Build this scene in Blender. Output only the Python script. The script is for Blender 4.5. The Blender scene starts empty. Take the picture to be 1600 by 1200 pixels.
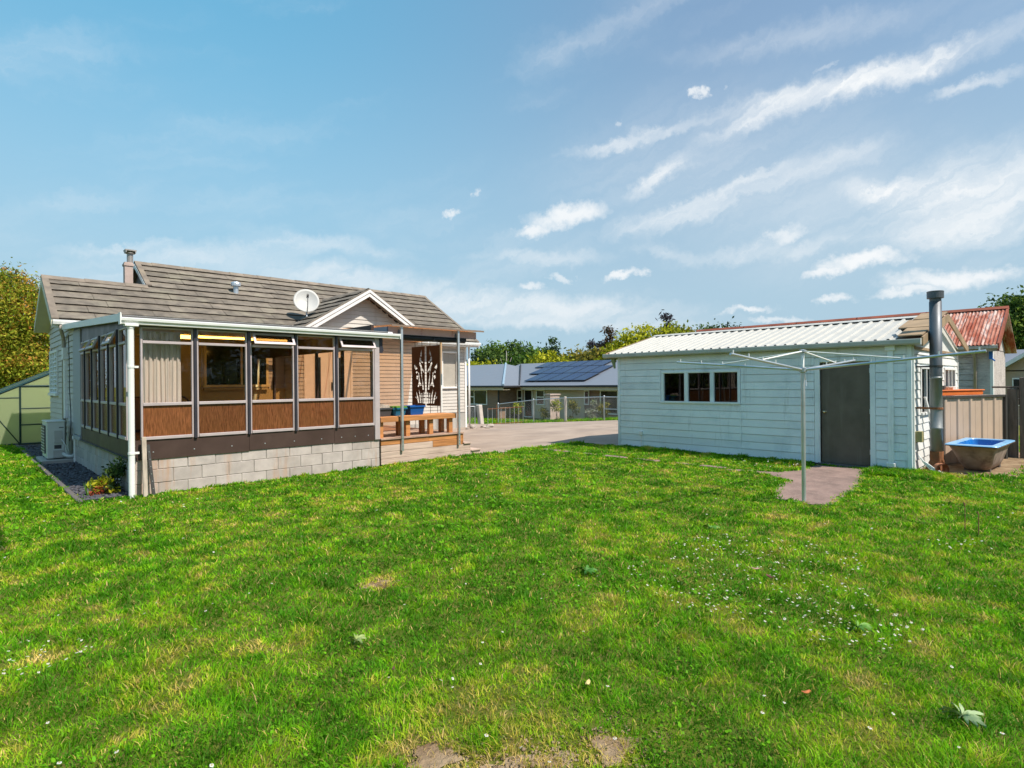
import bpy, math, random
import numpy as np
from mathutils import Vector, Matrix

random.seed(7)
RNG = np.random.default_rng(7)
sc = bpy.context.scene
col = sc.collection

# ------------------------------------------------------------------ camera
YAW = math.radians(45.82)
cam_d = bpy.data.cameras.new('camera')
cam_d.lens = 20.25
cam_d.sensor_width = 36.0
cam_d.shift_y = -2.0 / 1600.0
cam_d.clip_start = 0.05
cam_d.clip_end = 3000
cam = bpy.data.objects.new('camera', cam_d)
col.objects.link(cam)
cam.matrix_world = (Matrix.Translation((0, 0, 1.6)) @ Matrix.Rotation(YAW - math.pi / 2, 4, 'Z')
                    @ Matrix.Rotation(math.pi / 2, 4, 'X') @ Matrix.Rotation(math.radians(-0.5), 4, 'Z'))
sc.camera = cam

# ------------------------------------------------------------------ exposure and render settings
sc.view_settings.view_transform = 'Standard'
sc.view_settings.look = 'None'
sc.view_settings.exposure = 0.85
sc.view_settings.gamma = 1.0
sc.view_settings.use_curve_mapping = False
sc.cycles.use_denoising = True
sc.cycles.max_bounces = 7
sc.cycles.diffuse_bounces = 4
sc.cycles.glossy_bounces = 3
sc.cycles.transmission_bounces = 4
sc.cycles.transparent_max_bounces = 12
sc.cycles.caustics_reflective = False
sc.cycles.caustics_refractive = False

# ------------------------------------------------------------------ sun
SUN_DIR = Vector((0.16, -0.70, 1.0)).normalized()      # towards the sun
SUN_EL = math.asin(SUN_DIR.z)
SUN_AZ = math.atan2(SUN_DIR.x, SUN_DIR.y)
sun_d = bpy.data.lights.new('sun', 'SUN')
sun_d.energy = 3.4
sun_d.angle = math.radians(0.53)
sun_d.color = (1.0, 0.93, 0.82)
sun = bpy.data.objects.new('sun', sun_d)
col.objects.link(sun)
sun.rotation_euler = SUN_DIR.to_track_quat('Z', 'Y').to_euler()
sun.location = (5, -20, 30)

# ------------------------------------------------------------------ sky with clouds (all placed by world direction)
world = bpy.data.worlds.new('World')
sc.world = world
world.use_nodes = True
wt = world.node_tree
wt.nodes.clear()
SKY_STRENGTH = 0.118


def px_dir(x, y):
    """azimuth and elevation (degrees) seen at a place in the sky of the photograph"""
    ph = math.radians(0.5)
    dx, dy = x - 800, 598 - y
    u = dx * math.cos(ph) + dy * math.sin(ph)
    v = -dx * math.sin(ph) + dy * math.cos(ph)
    vx = math.cos(YAW) * 900 + math.sin(YAW) * u
    vy = math.sin(YAW) * 900 - math.cos(YAW) * u
    return math.degrees(math.atan2(vy, vx)), math.degrees(math.atan2(v, math.hypot(vx, vy)))


def build_world():
    N, L = wt.nodes, wt.links

    def nd(t, **kw):
        n = N.new(t)
        for k, v in kw.items():
            setattr(n, k, v)
        return n

    def mth(op, a, b=None, c=None, clamp=False):
        n = nd('ShaderNodeMath', operation=op, use_clamp=clamp)
        for i, s in enumerate((a, b, c)):
            if s is None:
                continue
            if isinstance(s, (int, float)):
                n.inputs[i].default_value = s
            else:
                L.new(s, n.inputs[i])
        return n.outputs[0]

    sky = nd('ShaderNodeTexSky', sky_type='NISHITA', sun_disc=False)
    sky.sun_elevation = SUN_EL
    sky.sun_rotation = SUN_AZ
    sky.air_density = 1.0
    sky.dust_density = 0.6
    sky.ozone_density = 1.6
    tc = nd('ShaderNodeTexCoord')
    sep = nd('ShaderNodeSeparateXYZ')
    L.new(tc.outputs['Generated'], sep.inputs[0])
    az = mth('MULTIPLY', mth('ARCTAN2', sep.outputs[1], sep.outputs[0]), 180 / math.pi)
    el = mth('MULTIPLY', mth('ARCSINE', sep.outputs[2]), 180 / math.pi)
    comb = nd('ShaderNodeCombineXYZ')
    L.new(az, comb.inputs[0])
    L.new(el, comb.inputs[1])
    # broken edges: the coordinates are pushed about by noise
    wn = nd('ShaderNodeTexNoise')
    wn.inputs['Scale'].default_value = 0.22
    wn.inputs['Detail'].default_value = 6
    wn.inputs['Roughness'].default_value = 0.62
    L.new(comb.outputs[0], wn.inputs['Vector'])
    ws = nd('ShaderNodeVectorMath', operation='SUBTRACT')
    L.new(wn.outputs['Color'], ws.inputs[0])
    ws.inputs[1].default_value = (0.5, 0.5, 0.5)
    wm = nd('ShaderNodeVectorMath', operation='MULTIPLY')
    L.new(ws.outputs[0], wm.inputs[0])
    wm.inputs[1].default_value = (6.0, 3.2, 0.0)
    wa = nd('ShaderNodeVectorMath', operation='ADD')
    L.new(comb.outputs[0], wa.inputs[0])
    L.new(wm.outputs[0], wa.inputs[1])
    w2 = nd('ShaderNodeTexNoise')
    w2.inputs['Scale'].default_value = 1.1
    w2.inputs['Detail'].default_value = 5
    w2.inputs['Roughness'].default_value = .65
    L.new(comb.outputs[0], w2.inputs['Vector'])
    w3 = nd('ShaderNodeVectorMath', operation='SUBTRACT')
    L.new(w2.outputs['Color'], w3.inputs[0])
    w3.inputs[1].default_value = (0.5, 0.5, 0.5)
    w4 = nd('ShaderNodeVectorMath', operation='MULTIPLY_ADD')
    L.new(w3.outputs[0], w4.inputs[0])
    w4.inputs[1].default_value = (2.6, 1.2, 0.0)
    L.new(wa.outputs[0], w4.inputs[2])
    warped = w4.outputs[0]
    # streaky fibre noise running along the cirrus
    fm = nd('ShaderNodeMapping', vector_type='TEXTURE')
    fm.inputs['Rotation'].default_value = (0, 0, math.radians(-22))
    fm.inputs['Scale'].default_value = (14.0, 1.5, 1.0)
    L.new(warped, fm.inputs[0])
    fn = nd('ShaderNodeTexNoise')
    fn.inputs['Scale'].default_value = 1.0
    fn.inputs['Detail'].default_value = 7
    fn.inputs['Roughness'].default_value = 0.6
    L.new(fm.outputs[0], fn.inputs['Vector'])
    fib = nd('ShaderNodeMapRange', interpolation_type='SMOOTHSTEP')
    fib.inputs[1].default_value = 0.34
    fib.inputs[2].default_value = 0.66
    fib.inputs[3].default_value = 0.48
    fib.inputs[4].default_value = 1.0
    L.new(fn.outputs[0], fib.inputs[0])

    def blob(cx, cy, rx, ry, rot, amp, soft):
        """one cloud, given where it stands in the photograph's sky"""
        a0, e0 = px_dir(cx, cy)
        c, s = math.cos(math.radians(rot)), math.sin(math.radians(rot))
        a1, e1 = px_dir(cx + rx * c, cy + rx * s)
        a2, e2 = px_dir(cx - ry * s, cy + ry * c)
        mp = nd('ShaderNodeMapping', vector_type='TEXTURE')
        mp.inputs['Location'].default_value = (a0, e0, 0)
        mp.inputs['Rotation'].default_value = (0, 0, math.atan2(e1 - e0, a1 - a0))
        mp.inputs['Scale'].default_value = (math.hypot(a1 - a0, e1 - e0), max(0.2, math.hypot(a2 - a0, e2 - e0)), 1)
        L.new(warped, mp.inputs[0])
        ln = nd('ShaderNodeVectorMath', operation='LENGTH')
        L.new(mp.outputs[0], ln.inputs[0])
        mr = nd('ShaderNodeMapRange', interpolation_type='SMOOTHSTEP')
        mr.inputs[1].default_value = 1.25
        mr.inputs[2].default_value = 1.25 - soft
        mr.inputs[3].default_value = 0.0
        mr.inputs[4].default_value = amp
        L.new(ln.outputs['Value'], mr.inputs[0])
        return mr.outputs[0]

    puffs = [(885, 338, 72, 17, -8, .95), (840, 357, 45, 13, -10, .9), (1345, 410, 92, 15, -8, 1.0), (1290, 425, 50, 10, -5, .9),
             (1480, 434, 115, 20, -4, .95), (1550, 428, 70, 16, 0, .9), (1420, 455, 60, 10, -6, .8),
             (972, 431, 34, 8, -14, .9), (832, 449, 26, 8, 0, .7), (700, 336, 14, 9, -20, .75), (748, 297, 11, 8, -30, .5),
             (1103, 144, 15, 9, -15, .8), (968, 184, 12, 6, 0, .4), (1225, 368, 52, 18, -20, .75), (1170, 484, 55, 7, -4, .8),
             (1300, 470, 34, 9, 0, .75), (1280, 105, 22, 6, -20, .3), (880, 434, 22, 6, 0, .6), (1220, 500, 60, 6, 0, .6)]
    cirrus = [(1330, 130, 330, 26, -17.5, .95), (1180, 190, 130, 18, -19, .6), (1530, 128, 110, 12, -17, .55), (985, 216, 110, 13, -15, .62),
              (1035, 272, 70, 20, -35, .7), (1120, 318, 150, 20, -26, .7), (1030, 345, 120, 16, -14, .45), (1290, 255, 160, 22, -18, .35),
              (1540, 300, 230, 80, -12, .75), (1400, 296, 110, 26, -5, .8), (1500, 362, 200, 30, -8, .5), (1180, 395, 180, 14, -7, .4),
              (850, 400, 130, 16, 0, .42), (1040, 395, 60, 14, 10, .4), (870, 480, 260, 26, 2, .58), (560, 440, 260, 30, 4, .5),
              (330, 400, 230, 26, -6, .38), (180, 385, 120, 12, -4, .36), (520, 385, 150, 18, 8, .34), (860, 505, 320, 12, 0, .5),
              (700, 480, 200, 20, 2, .45), (160, 440, 200, 24, -4, .3), (1250, 60, 320, 26, -14, .22), (1080, 250, 340, 120, -15, .2),
              (1300, 330, 340, 120, -10, .26)]
    pm = None
    for p in puffs:
        b = blob(*p, 1.08)
        pm = b if pm is None else mth('MAXIMUM', pm, b)
    cm = None
    for p in cirrus:
        b = blob(*p, 1.2)
        if cm is None:
            cm = b
        else:
            # 1-(1-a)(1-b)
            cm = mth('SUBTRACT', 1.0, mth('MULTIPLY', mth('SUBTRACT', 1.0, cm), mth('SUBTRACT', 1.0, b)))
    cm = mth('MULTIPLY', mth('MULTIPLY', cm, 1.22), fib.outputs[0])
    # the rest of the sky carries the same thin streaks
    gn = nd('ShaderNodeMapping', vector_type='TEXTURE')
    gn.inputs['Rotation'].default_value = (0, 0, math.radians(-14))
    gn.inputs['Scale'].default_value = (30, 7, 1)
    L.new(warped, gn.inputs[0])
    g2 = nd('ShaderNodeTexNoise')
    g2.inputs['Scale'].default_value = 1.0
    g2.inputs['Detail'].default_value = 5
    L.new(gn.outputs[0], g2.inputs['Vector'])
    gm = nd('ShaderNodeMapRange', interpolation_type='SMOOTHSTEP')
    gm.inputs[1].default_value = .5
    gm.inputs[2].default_value = .8
    gm.inputs[3].default_value = 0
    gm.inputs[4].default_value = .4
    L.new(g2.outputs[0], gm.inputs[0])
    cm = mth('MAXIMUM', cm, mth('MULTIPLY', gm.outputs[0], fib.outputs[0]))
    mask = mth('MAXIMUM', cm, pm, clamp=True)
    # whitish air low down
    hz = nd('ShaderNodeMapRange', interpolation_type='SMOOTHSTEP')
    hz.inputs[1].default_value = 36
    hz.inputs[2].default_value = 0
    hz.inputs[3].default_value = 0
    hz.inputs[4].default_value = .97
    L.new(el, hz.inputs[0])
    hs = nd('ShaderNodeMix', data_type='RGBA', blend_type='MULTIPLY')
    hs.inputs['Factor'].default_value = 1.0
    L.new(sky.outputs[0], hs.inputs['A'])
    # the sky is more cyan to the left of the view and greyer to the right of it
    dt = nd('ShaderNodeVectorMath', operation='DOT_PRODUCT')
    L.new(tc.outputs['Generated'], dt.inputs[0])
    dt.inputs[1].default_value = (math.sin(YAW), -math.cos(YAW), 0)
    lr = nd('ShaderNodeMapRange', interpolation_type='SMOOTHSTEP')
    lr.inputs[1].default_value = -.45
    lr.inputs[2].default_value = .35
    L.new(dt.outputs['Value'], lr.inputs[0])
    tm = nd('ShaderNodeMix', data_type='RGBA')
    L.new(lr.outputs[0], tm.inputs['Factor'])
    tm.inputs['A'].default_value = SKY_TINT
    tm.inputs['B'].default_value = SKY_TINT_R
    L.new(tm.outputs['Result'], hs.inputs['B'])
    m0 = nd('ShaderNodeMix', data_type='RGBA')
    L.new(hz.outputs[0], m0.inputs['Factor'])
    ev = nd('ShaderNodeMix', data_type='RGBA')
    ev.inputs['Factor'].default_value = .62
    L.new(hs.outputs['Result'], ev.inputs['A'])
    ec = nd('ShaderNodeMix', data_type='RGBA')
    L.new(lr.outputs[0], ec.inputs['Factor'])
    ec.inputs['A'].default_value = (.78, 2.40, 3.55, 1)
    ec.inputs['B'].default_value = (1.08, 1.76, 2.62, 1)
    L.new(ec.outputs['Result'], ev.inputs['B'])
    L.new(ev.outputs['Result'], m0.inputs['A'])
    m0.inputs['B'].default_value = HAZE_COL
    m1 = nd('ShaderNodeMix', data_type='RGBA')
    L.new(mask, m1.inputs['Factor'])
    L.new(m0.outputs['Result'], m1.inputs['A'])
    m1.inputs['B'].default_value = CLOUD_COL
    bg = nd('ShaderNodeBackground')
    bg.inputs['Strength'].default_value = SKY_STRENGTH
    L.new(m1.outputs['Result'], bg.inputs['Color'])
    out = nd('ShaderNodeOutputWorld')
    L.new(bg.outputs[0], out.inputs[0])


SKY_TINT = (0.60, 1.06, 1.02, 1)
SKY_TINT_R = (1.0, 1.0, .92, 1)
HAZE_COL = (2.05, 2.9, 3.5, 1)
CLOUD_COL = (4.35, 4.5, 4.6, 1)
build_world()
world.cycles.sampling_method = 'MANUAL'
world.cycles.sample_map_resolution = 512

# ------------------------------------------------------------------ helpers
WO = {}      # world origin of each object built


class MB:
    """collects shapes; obj() links them as ONE mesh object"""

    def __init__(s):
        s.v, s.f = [], []

    def add(s, vs, fs):
        o = len(s.v)
        s.v += [tuple(p) for p in vs]
        s.f += [tuple(i + o for i in f) for f in fs]
        return s

    def hexa(s, p):
        return s.add(p, [(0, 3, 2, 1), (4, 5, 6, 7), (0, 1, 5, 4), (1, 2, 6, 5), (2, 3, 7, 6), (3, 0, 4, 7)])

    def box(s, x0, x1, y0, y1, z0, z1):
        return s.hexa([(x0, y0, z0), (x1, y0, z0), (x1, y1, z0), (x0, y1, z0), (x0, y0, z1), (x1, y0, z1), (x1, y1, z1), (x0, y1, z1)])

    def fbox(s, fr, a0, a1, h0, h1, b0, b1):
        return s.hexa([fr(a0, b0, h0), fr(a1, b0, h0), fr(a1, b1, h0), fr(a0, b1, h0),
                       fr(a0, b0, h1), fr(a1, b0, h1), fr(a1, b1, h1), fr(a0, b1, h1)])

    def cbox(s, fr, a0, a1, h0, h1, b0, b1, c=0.006):
        """box with worn (chamfered) edges"""
        lo, hi = (a0, b0, h0), (a1, b1, h1)
        idx, vs = {}, []
        for ix in (0, 1):
            for iy in (0, 1):
                for iz in (0, 1):
                    for ax in range(3):
                        p = []
                        for k, i in enumerate((ix, iy, iz)):
                            e = (lo, hi)[i][k]
                            if k != ax:
                                sg = 1 if (hi[k] > lo[k]) == (i == 0) else -1
                                e += sg * c
                            p.append(e)
                        idx[(ix, iy, iz, ax)] = len(vs)
                        vs.append(fr(*p))
        fs = []
        for ax in range(3):
            o = [k for k in range(3) if k != ax]
            for i in (0, 1):
                q = []
                for (u, w) in ((0, 0), (1, 0), (1, 1), (0, 1)):
                    t = [0, 0, 0]
                    t[ax] = i
                    t[o[0]] = u
                    t[o[1]] = w
                    q.append(idx[tuple(t) + (ax,)])
                fs.append(tuple(q))
        for ax in range(3):              # edge strips running along ax
            o = [k for k in range(3) if k != ax]
            for u in (0, 1):
                for w in (0, 1):
                    t0 = [0, 0, 0]
                    t0[o[0]] = u
                    t0[o[1]] = w
                    t1 = list(t0)
                    t1[ax] = 1
                    fs.append((idx[tuple(t0) + (o[0],)], idx[tuple(t1) + (o[0],)], idx[tuple(t1) + (o[1],)], idx[tuple(t0) + (o[1],)]))
        for ix in (0, 1):
            for iy in (0, 1):
                for iz in (0, 1):
                    fs.append(tuple(idx[(ix, iy, iz, k)] for k in range(3)))
        return s.add(vs, fs)

    def prism(s, poly, off):
        n = len(poly)
        off = Vector(off)
        a = [Vector(p) for p in poly]
        b = [p + off for p in a]
        return s.add(a + b, [tuple(range(n))[::-1], tuple(range(n, 2 * n))] + [(i, (i + 1) % n, n + (i + 1) % n, n + i) for i in range(n)])

    def tube(s, pts, r, n=8, cap=True):
        pts = [Vector(p) for p in pts]
        rs = r if isinstance(r, (list, tuple)) else [r] * len(pts)
        vs, fs = [], []
        up = None
        for i, p in enumerate(pts):
            d = (pts[min(i + 1, len(pts) - 1)] - pts[max(i - 1, 0)]).normalized()
            if up is None:
                up = Vector((0, 0, 1)) if abs(d.z) < .9 else Vector((1, 0, 0))
            x = d.cross(up).normalized()
            y = x.cross(d).normalized()
            up = y
            for k in range(n):
                t = 2 * math.pi * k / n
                vs.append(p + (x * math.cos(t) + y * math.sin(t)) * rs[i])
        for i in range(len(pts) - 1):
            for k in range(n):
                fs.append((i * n + k, i * n + (k + 1) % n, (i + 1) * n + (k + 1) % n, (i + 1) * n + k))
        if cap:
            fs.append(tuple(range(n))[::-1])
            fs.append(tuple(range((len(pts) - 1) * n, len(pts) * n)))
        return s.add(vs, fs)

    def lathe(s, c, prof, n=16):
        vs, fs = [], []
        for r, z in prof:
            for k in range(n):
                t = 2 * math.pi * k / n
                vs.append((c[0] + r * math.cos(t), c[1] + r * math.sin(t), c[2] + z))
        for i in range(len(prof) - 1):
            for k in range(n):
                fs.append((i * n + k, i * n + (k + 1) % n, (i + 1) * n + (k + 1) % n, (i + 1) * n + k))
        return s.add(vs, fs)

    def obj(s, name, mat, parent=None, kind=None, smooth=False, label=None):
        xs = [p[0] for p in s.v]
        ys = [p[1] for p in s.v]
        zs = [p[2] for p in s.v]
        c = Vector(((min(xs) + max(xs)) / 2, (min(ys) + max(ys)) / 2, min(zs)))
        me = bpy.data.meshes.new(name)
        me.from_pydata([Vector(p) - c for p in s.v], [], s.f)
        if smooth:
            me.polygons.foreach_set('use_smooth', [True] * len(me.polygons))
        me.materials.append(mat)
        me.update()
        return put(name, me, c, parent, kind, label)


def put(name, me, loc, parent=None, kind=None, label=None, rot=None):
    o = bpy.data.objects.new(name, me)
    col.objects.link(o)
    loc = Vector(loc)
    WO[o] = loc
    if parent is not None:
        o.parent = parent
        o.location = loc - WO[parent]
    else:
        o.location = loc
    if rot:
        o.rotation_euler = rot
    if kind:
        o['kind'] = kind
    if label:
        o['label'] = label
    return o


def tag(o, label, cat, group=None):
    o['label'] = label
    o['category'] = cat
    if group:
        o['group'] = group
    return o


def thing(name, label, cat, loc, group=None):
    o = put(name, None, loc)
    o.empty_display_size = .2
    return tag(o, label, cat, group)


def frame(o, d, n):
    o, d, n = Vector(o), Vector(d), Vector(n)
    z = Vector((0, 0, 1))
    return lambda a, b, h: o + d * a + n * b + z * h


ID = frame((0, 0, 0), (1, 0, 0), (0, 1, 0))

# ------------------------------------------------------------------ materials


class NT:
    def __init__(s, name):
        s.m = bpy.data.materials.new(name)
        s.m.use_nodes = True
        s.t = s.m.node_tree
        s.t.nodes.clear()
        s.out = s.n('ShaderNodeOutputMaterial')

    def n(s, t, **kw):
        x = s.t.nodes.new(t)
        for k, v in kw.items():
            setattr(x, k, v)
        return x

    def l(s, a, b):
        s.t.links.new(a, b)

    def noise(s, vec, scale, detail=4, rough=.55):
        x = s.n('ShaderNodeTexNoise')
        x.inputs['Scale'].default_value = scale
        x.inputs['Detail'].default_value = detail
        x.inputs['Roughness'].default_value = rough
        if vec is not None:
            s.l(vec, x.inputs['Vector'])
        return x

    def mapr(s, src, a, b, c, d):
        x = s.n('ShaderNodeMapRange')
        for i, v in enumerate((a, b, c, d)):
            x.inputs[i + 1].default_value = v
        s.l(src, x.inputs[0])
        return x.outputs[0]

    def mapping(s, vec, scale=(1, 1, 1), rot=(0, 0, 0)):
        x = s.n('ShaderNodeMapping')
        x.inputs['Scale'].default_value = scale
        x.inputs['Rotation'].default_value = rot
        s.l(vec, x.inputs[0])
        return x.outputs[0]

    def mix(s, f, a, b, blend='MIX'):
        x = s.n('ShaderNodeMix', data_type='RGBA', blend_type=blend)
        for k, v in (('Factor', f), ('A', a), ('B', b)):
            if isinstance(v, (int, float)):
                x.inputs[k].default_value = v
            elif isinstance(v, tuple):
                x.inputs[k].default_value = v if len(v) == 4 else v + (1,)
            else:
                s.l(v, x.inputs[k])
        return x.outputs['Result']

    def bsdf(s, color, rough=.6, metal=0., spec=.4, bump=None, bstr=.2, bdist=.01):
        b = s.n('ShaderNodeBsdfPrincipled')
        for k, v in (('Base Color', color), ('Roughness', rough), ('Metallic', metal), ('Specular IOR Level', spec)):
            if isinstance(v, (int, float)):
                b.inputs[k].default_value = v
            elif isinstance(v, tuple):
                b.inputs[k].default_value = v if len(v) == 4 else v + (1,)
            else:
                s.l(v, b.inputs[k])
        if bump is not None:
            bp = s.n('ShaderNodeBump')
            bp.inputs['Strength'].default_value = bstr
            bp.inputs['Distance'].default_value = bdist
            s.l(bump, bp.inputs['Height'])
            s.l(bp.outputs[0], b.inputs['Normal'])
        return b

    def done(s, sh):
        s.l(sh if not hasattr(sh, 'outputs') else sh.outputs[0], s.out.inputs[0])
        return s.m

    def pos(s):
        return s.n('ShaderNodeNewGeometry').outputs['Position']

    def rnd(s):
        return s.n('ShaderNodeObjectInfo').outputs['Random']


def mat(name, c, rough=.6, metal=0., spec=.4, var=.12, scale=3., obj_var=.0, dirt=None, dirt_amt=.0, dscale=1.2,
        grain=None, bstr=.15, stretch=(1, 1, 1), streak=None):
    """paint / timber / metal with uneven colour, per-piece variation and stains that have their own shape"""
    m = NT(name)
    p = m.mapping(m.pos(), stretch)
    n1 = m.noise(p, scale, 6)
    lo = tuple(x * (1 - var) for x in c)
    hi = tuple(min(1, x * (1 + var)) for x in c)
    cc = m.mix(m.mapr(n1.outputs[0], .3, .7, 0, 1), lo, hi)
    if obj_var:
        g = m.mapr(m.rnd(), 0, 1, 1 - obj_var, 1 + obj_var)
        cv = m.n('ShaderNodeCombineXYZ')
        for i in range(3):
            m.l(g, cv.inputs[i])
        cc = m.mix(1.0, cc, cv.outputs[0], 'MULTIPLY')
    if dirt:
        n2 = m.noise(m.pos(), dscale, 7, .65)
        cc = m.mix(m.mapr(n2.outputs[0], .52, .74, 0, dirt_amt), cc, dirt)
    if streak:        # run-off stains: long down the face, narrow across it
        n4 = m.noise(m.mapping(m.pos(), (streak[2], streak[2], streak[2] * .09)), 1.0, 5, .7)
        cc = m.mix(m.mapr(n4.outputs[0], .56, .72, 0, streak[1]), cc, streak[0])
    n3 = m.noise(p, grain or scale * 14, 3)
    rr = m.mapr(n1.outputs[0], .3, .7, max(.05, rough - .08), min(1, rough + .08))
    return m.done(m.bsdf(cc, rr, metal, spec, n3.outputs[0], bstr, .004))


def glass_mat(name, tint=(.9, .93, .92), ior=1.5, rough=0.0, boost=1.0):
    m = NT(name)
    tr = m.n('ShaderNodeBsdfTransparent')
    tr.inputs[0].default_value = tint + (1,)
    gl = m.n('ShaderNodeBsdfGlossy')
    gl.inputs['Roughness'].default_value = rough
    gl.inputs['Color'].default_value = (1, 1, 1, 1)
    fr = m.n('ShaderNodeFresnel')
    fr.inputs[0].default_value = ior
    mx = m.n('ShaderNodeMixShader')
    ge = m.n('ShaderNodeNewGeometry')
    ff = m.n('ShaderNodeMath', operation='MULTIPLY')
    m.l(m.mapr(fr.outputs[0], 0, 1, 0, boost), ff.inputs[0])
    m.l(m.mapr(ge.outputs['Backfacing'], 0, 1, 1, 0), ff.inputs[1])
    m.l(ff.outputs[0], mx.inputs[0])
    m.l(tr.outputs[0], mx.inputs[1])
    m.l(gl.outputs[0], mx.inputs[2])
    return m.done(mx)


M = {}
M['house_paint'] = mat('house_paint', (.56, .52, .475), .55, var=.06, dirt=(.34, .31, .27), dirt_amt=.25, streak=((.36, .31, .27), .35, 5))
M['tile'] = mat('roof_tile', (.172, .143, .114), .85, var=.28, scale=5, obj_var=.20, dirt=(.29, .26, .19), dirt_amt=.7, dscale=1.6, bstr=.5, grain=60)
M['ridge'] = mat('ridge_tile', (.21, .17, .135), .85, var=.22, scale=4, obj_var=.1, dirt=(.33, .27, .18), dirt_amt=.6, dscale=3, bstr=.4)
M['white'] = mat('white_paint', (.80, .79, .77), .45, var=.05, dirt=(.5, .48, .44), dirt_amt=.25)
M['gutter'] = mat('gutter_white', (.78, .78, .76), .35, var=.05, dirt=(.42, .40, .34), dirt_amt=.3, dscale=2.5)
M['greenish'] = mat('soffit_paint', (.66, .60, .46), .6, var=.08)
M['frame'] = mat('bronze_aluminium', (.50, .425, .43), .42, metal=.15, var=.08, dirt=(.25, .2, .2), dirt_amt=.3)
M['frame_dark'] = mat('dark_mullion', (.045, .042, .055), .4, metal=.2, var=.1)
M['brown'] = mat('brown_fascia', (.06, .034, .027), .55, var=.15, dirt=(.12, .08, .06), dirt_amt=.35)
M['block'] = mat('concrete_block', (.46, .40, .37), .9, var=.14, scale=6, obj_var=.10, dirt=(.30, .25, .21), dirt_amt=.45, dscale=1.7, bstr=.5, grain=120, streak=((.46, .24, .12), .7, 3.2))
M['mortar'] = mat('mortar', (.37, .335, .30), .95, var=.12, bstr=.5)
M['grey_panel'] = mat('grey_corner_panel', (.36, .36, .39), .6, var=.06)
M['orange_wood'] = mat('oiled_timber', (.50, .215, .075), .55, var=.28, scale=2.2, obj_var=.12, stretch=(1, 8, 14), dirt=(.26, .11, .05), dirt_amt=.4, bstr=.3)
M['pink_wood'] = mat('weathered_plank', (.52, .39, .32), .75, var=.22, scale=2.2, obj_var=.08, stretch=(1, 8, 16), dirt=(.30, .20, .16), dirt_amt=.45, bstr=.4)
M['deck_wood'] = mat('deck_boards', (.40, .26, .19), .7, var=.25, scale=3, stretch=(1, 8, 8), bstr=.3)
M['galv'] = mat('galvanised_steel', (.58, .60, .63), .38, metal=.7, var=.10, dirt=(.35, .34, .34), dirt_amt=.3, dscale=4)
M['black'] = mat('black_fabric', (.018, .018, .024), .6, var=.2)
M['screen'] = mat('brown_screen_metal', (.105, .048, .03), .55, var=.12, dirt=(.11, .05, .03), dirt_amt=.4)
M['shed'] = mat('shed_paint', (.79, .835, .865), .55, var=.06, scale=1.5, obj_var=.05, dirt=(.50, .58, .64), dirt_amt=.8, dscale=1.1, bstr=.15, streak=((.42, .45, .45), .55, 7))
M['shed_white'] = mat('shed_end_paint', (.72, .72, .70), .6, var=.05, obj_var=.02, dirt=(.5, .49, .45), dirt_amt=.3)
M['shed_door'] = mat('shed_door', (.125, .10, .078), .5, var=.18, streak=((.20, .17, .14), .5, 5), dirt=(.16, .13, .10), dirt_amt=.4, dscale=1.5)
M['roof_sheet'] = mat('pale_roof_sheet', (.48, .465, .43), .5, var=.07, obj_var=.03, dirt=(.42, .37, .30), dirt_amt=.35, dscale=3)
M['ply'] = mat('weathered_ply', (.31, .215, .13), .8, var=.2, dirt=(.24, .15, .08), dirt_amt=.5)
M['flue'] = mat('flue_dark', (.125, .135, .15), .5, metal=.5, var=.12, dirt=(.08, .08, .085), dirt_amt=.35)
M['tan_steel'] = mat('tan_steel', (.50, .37, .285), .5, var=.05, dirt=(.33, .24, .18), dirt_amt=.3)
M['dark_post'] = mat('dark_steel', (.05, .047, .045), .5, var=.1)
M['old_timber'] = mat('grey_timber', (.13, .105, .09), .9, var=.3, scale=4, stretch=(6, 6, 1), bstr=.5)
M['pale_timber'] = mat('pale_timber', (.46, .38, .31), .85, var=.25, scale=4, stretch=(6, 6, 1), bstr=.4)
M['bath_blue'] = mat('bath_blue', (.012, .165, .50), .25, spec=.6, var=.12, dirt=(.10, .26, .5), dirt_amt=.4, dscale=3)
M['bath_rim'] = mat('bath_rim', (.22, .45, .72), .3, spec=.5, var=.08)
M['bath_out'] = mat('bath_outside', (.34, .25, .21), .8, var=.3, scale=5, dirt=(.08, .05, .04), dirt_amt=.8, dscale=4, bstr=.4)
M['orange_plastic'] = mat('orange_plastic', (.62, .15, .03), .4, var=.15, dirt=(.4, .1, .03), dirt_amt=.4)
M['terracotta'] = mat('terracotta', (.42, .18, .10), .8, var=.2)
M['rust'] = mat('rusty_iron', (.24, .095, .04), .85, var=.35, scale=6, dirt=(.09, .045, .03), dirt_amt=.6, dscale=5)
M['ac'] = mat('ac_cabinet', (.62, .64, .62), .4, var=.03)
M['ac_dark'] = mat('ac_dark', (.06, .06, .065), .5)
M['blue_crate'] = mat('blue_crate', (.010, .085, .32), .4, var=.08)
M['teal_crate'] = mat('teal_crate', (.012, .12, .22), .4, var=.08)
M['green_lid'] = mat('green_lid', (.12, .26, .03), .5, var=.1)
M['curtain'] = mat('curtain', (.62, .53, .47), .9, var=.10, scale=5, stretch=(4, 4, .4), bstr=.1)
M['interior'] = mat('interior_wall', (.50, .40, .20), .8, var=.08)
M['floor_in'] = mat('sunroom_floor', (.22, .13, .07), .6, var=.15)
M['door_cream'] = mat('cream_door', (.86, .79, .72), .5, var=.05)
M['dark_glass'] = mat('dark_glass', (.012, .016, .016), .06, spec=.8, var=.1, bstr=0)
M['concrete'] = mat('concrete', (.40, .38, .35), .9, var=.15, dirt=(.25, .23, .2), dirt_amt=.4, bstr=.4)
M['edging'] = mat('edging', (.12, .105, .10), .9, var=.2, bstr=.4)
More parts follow.
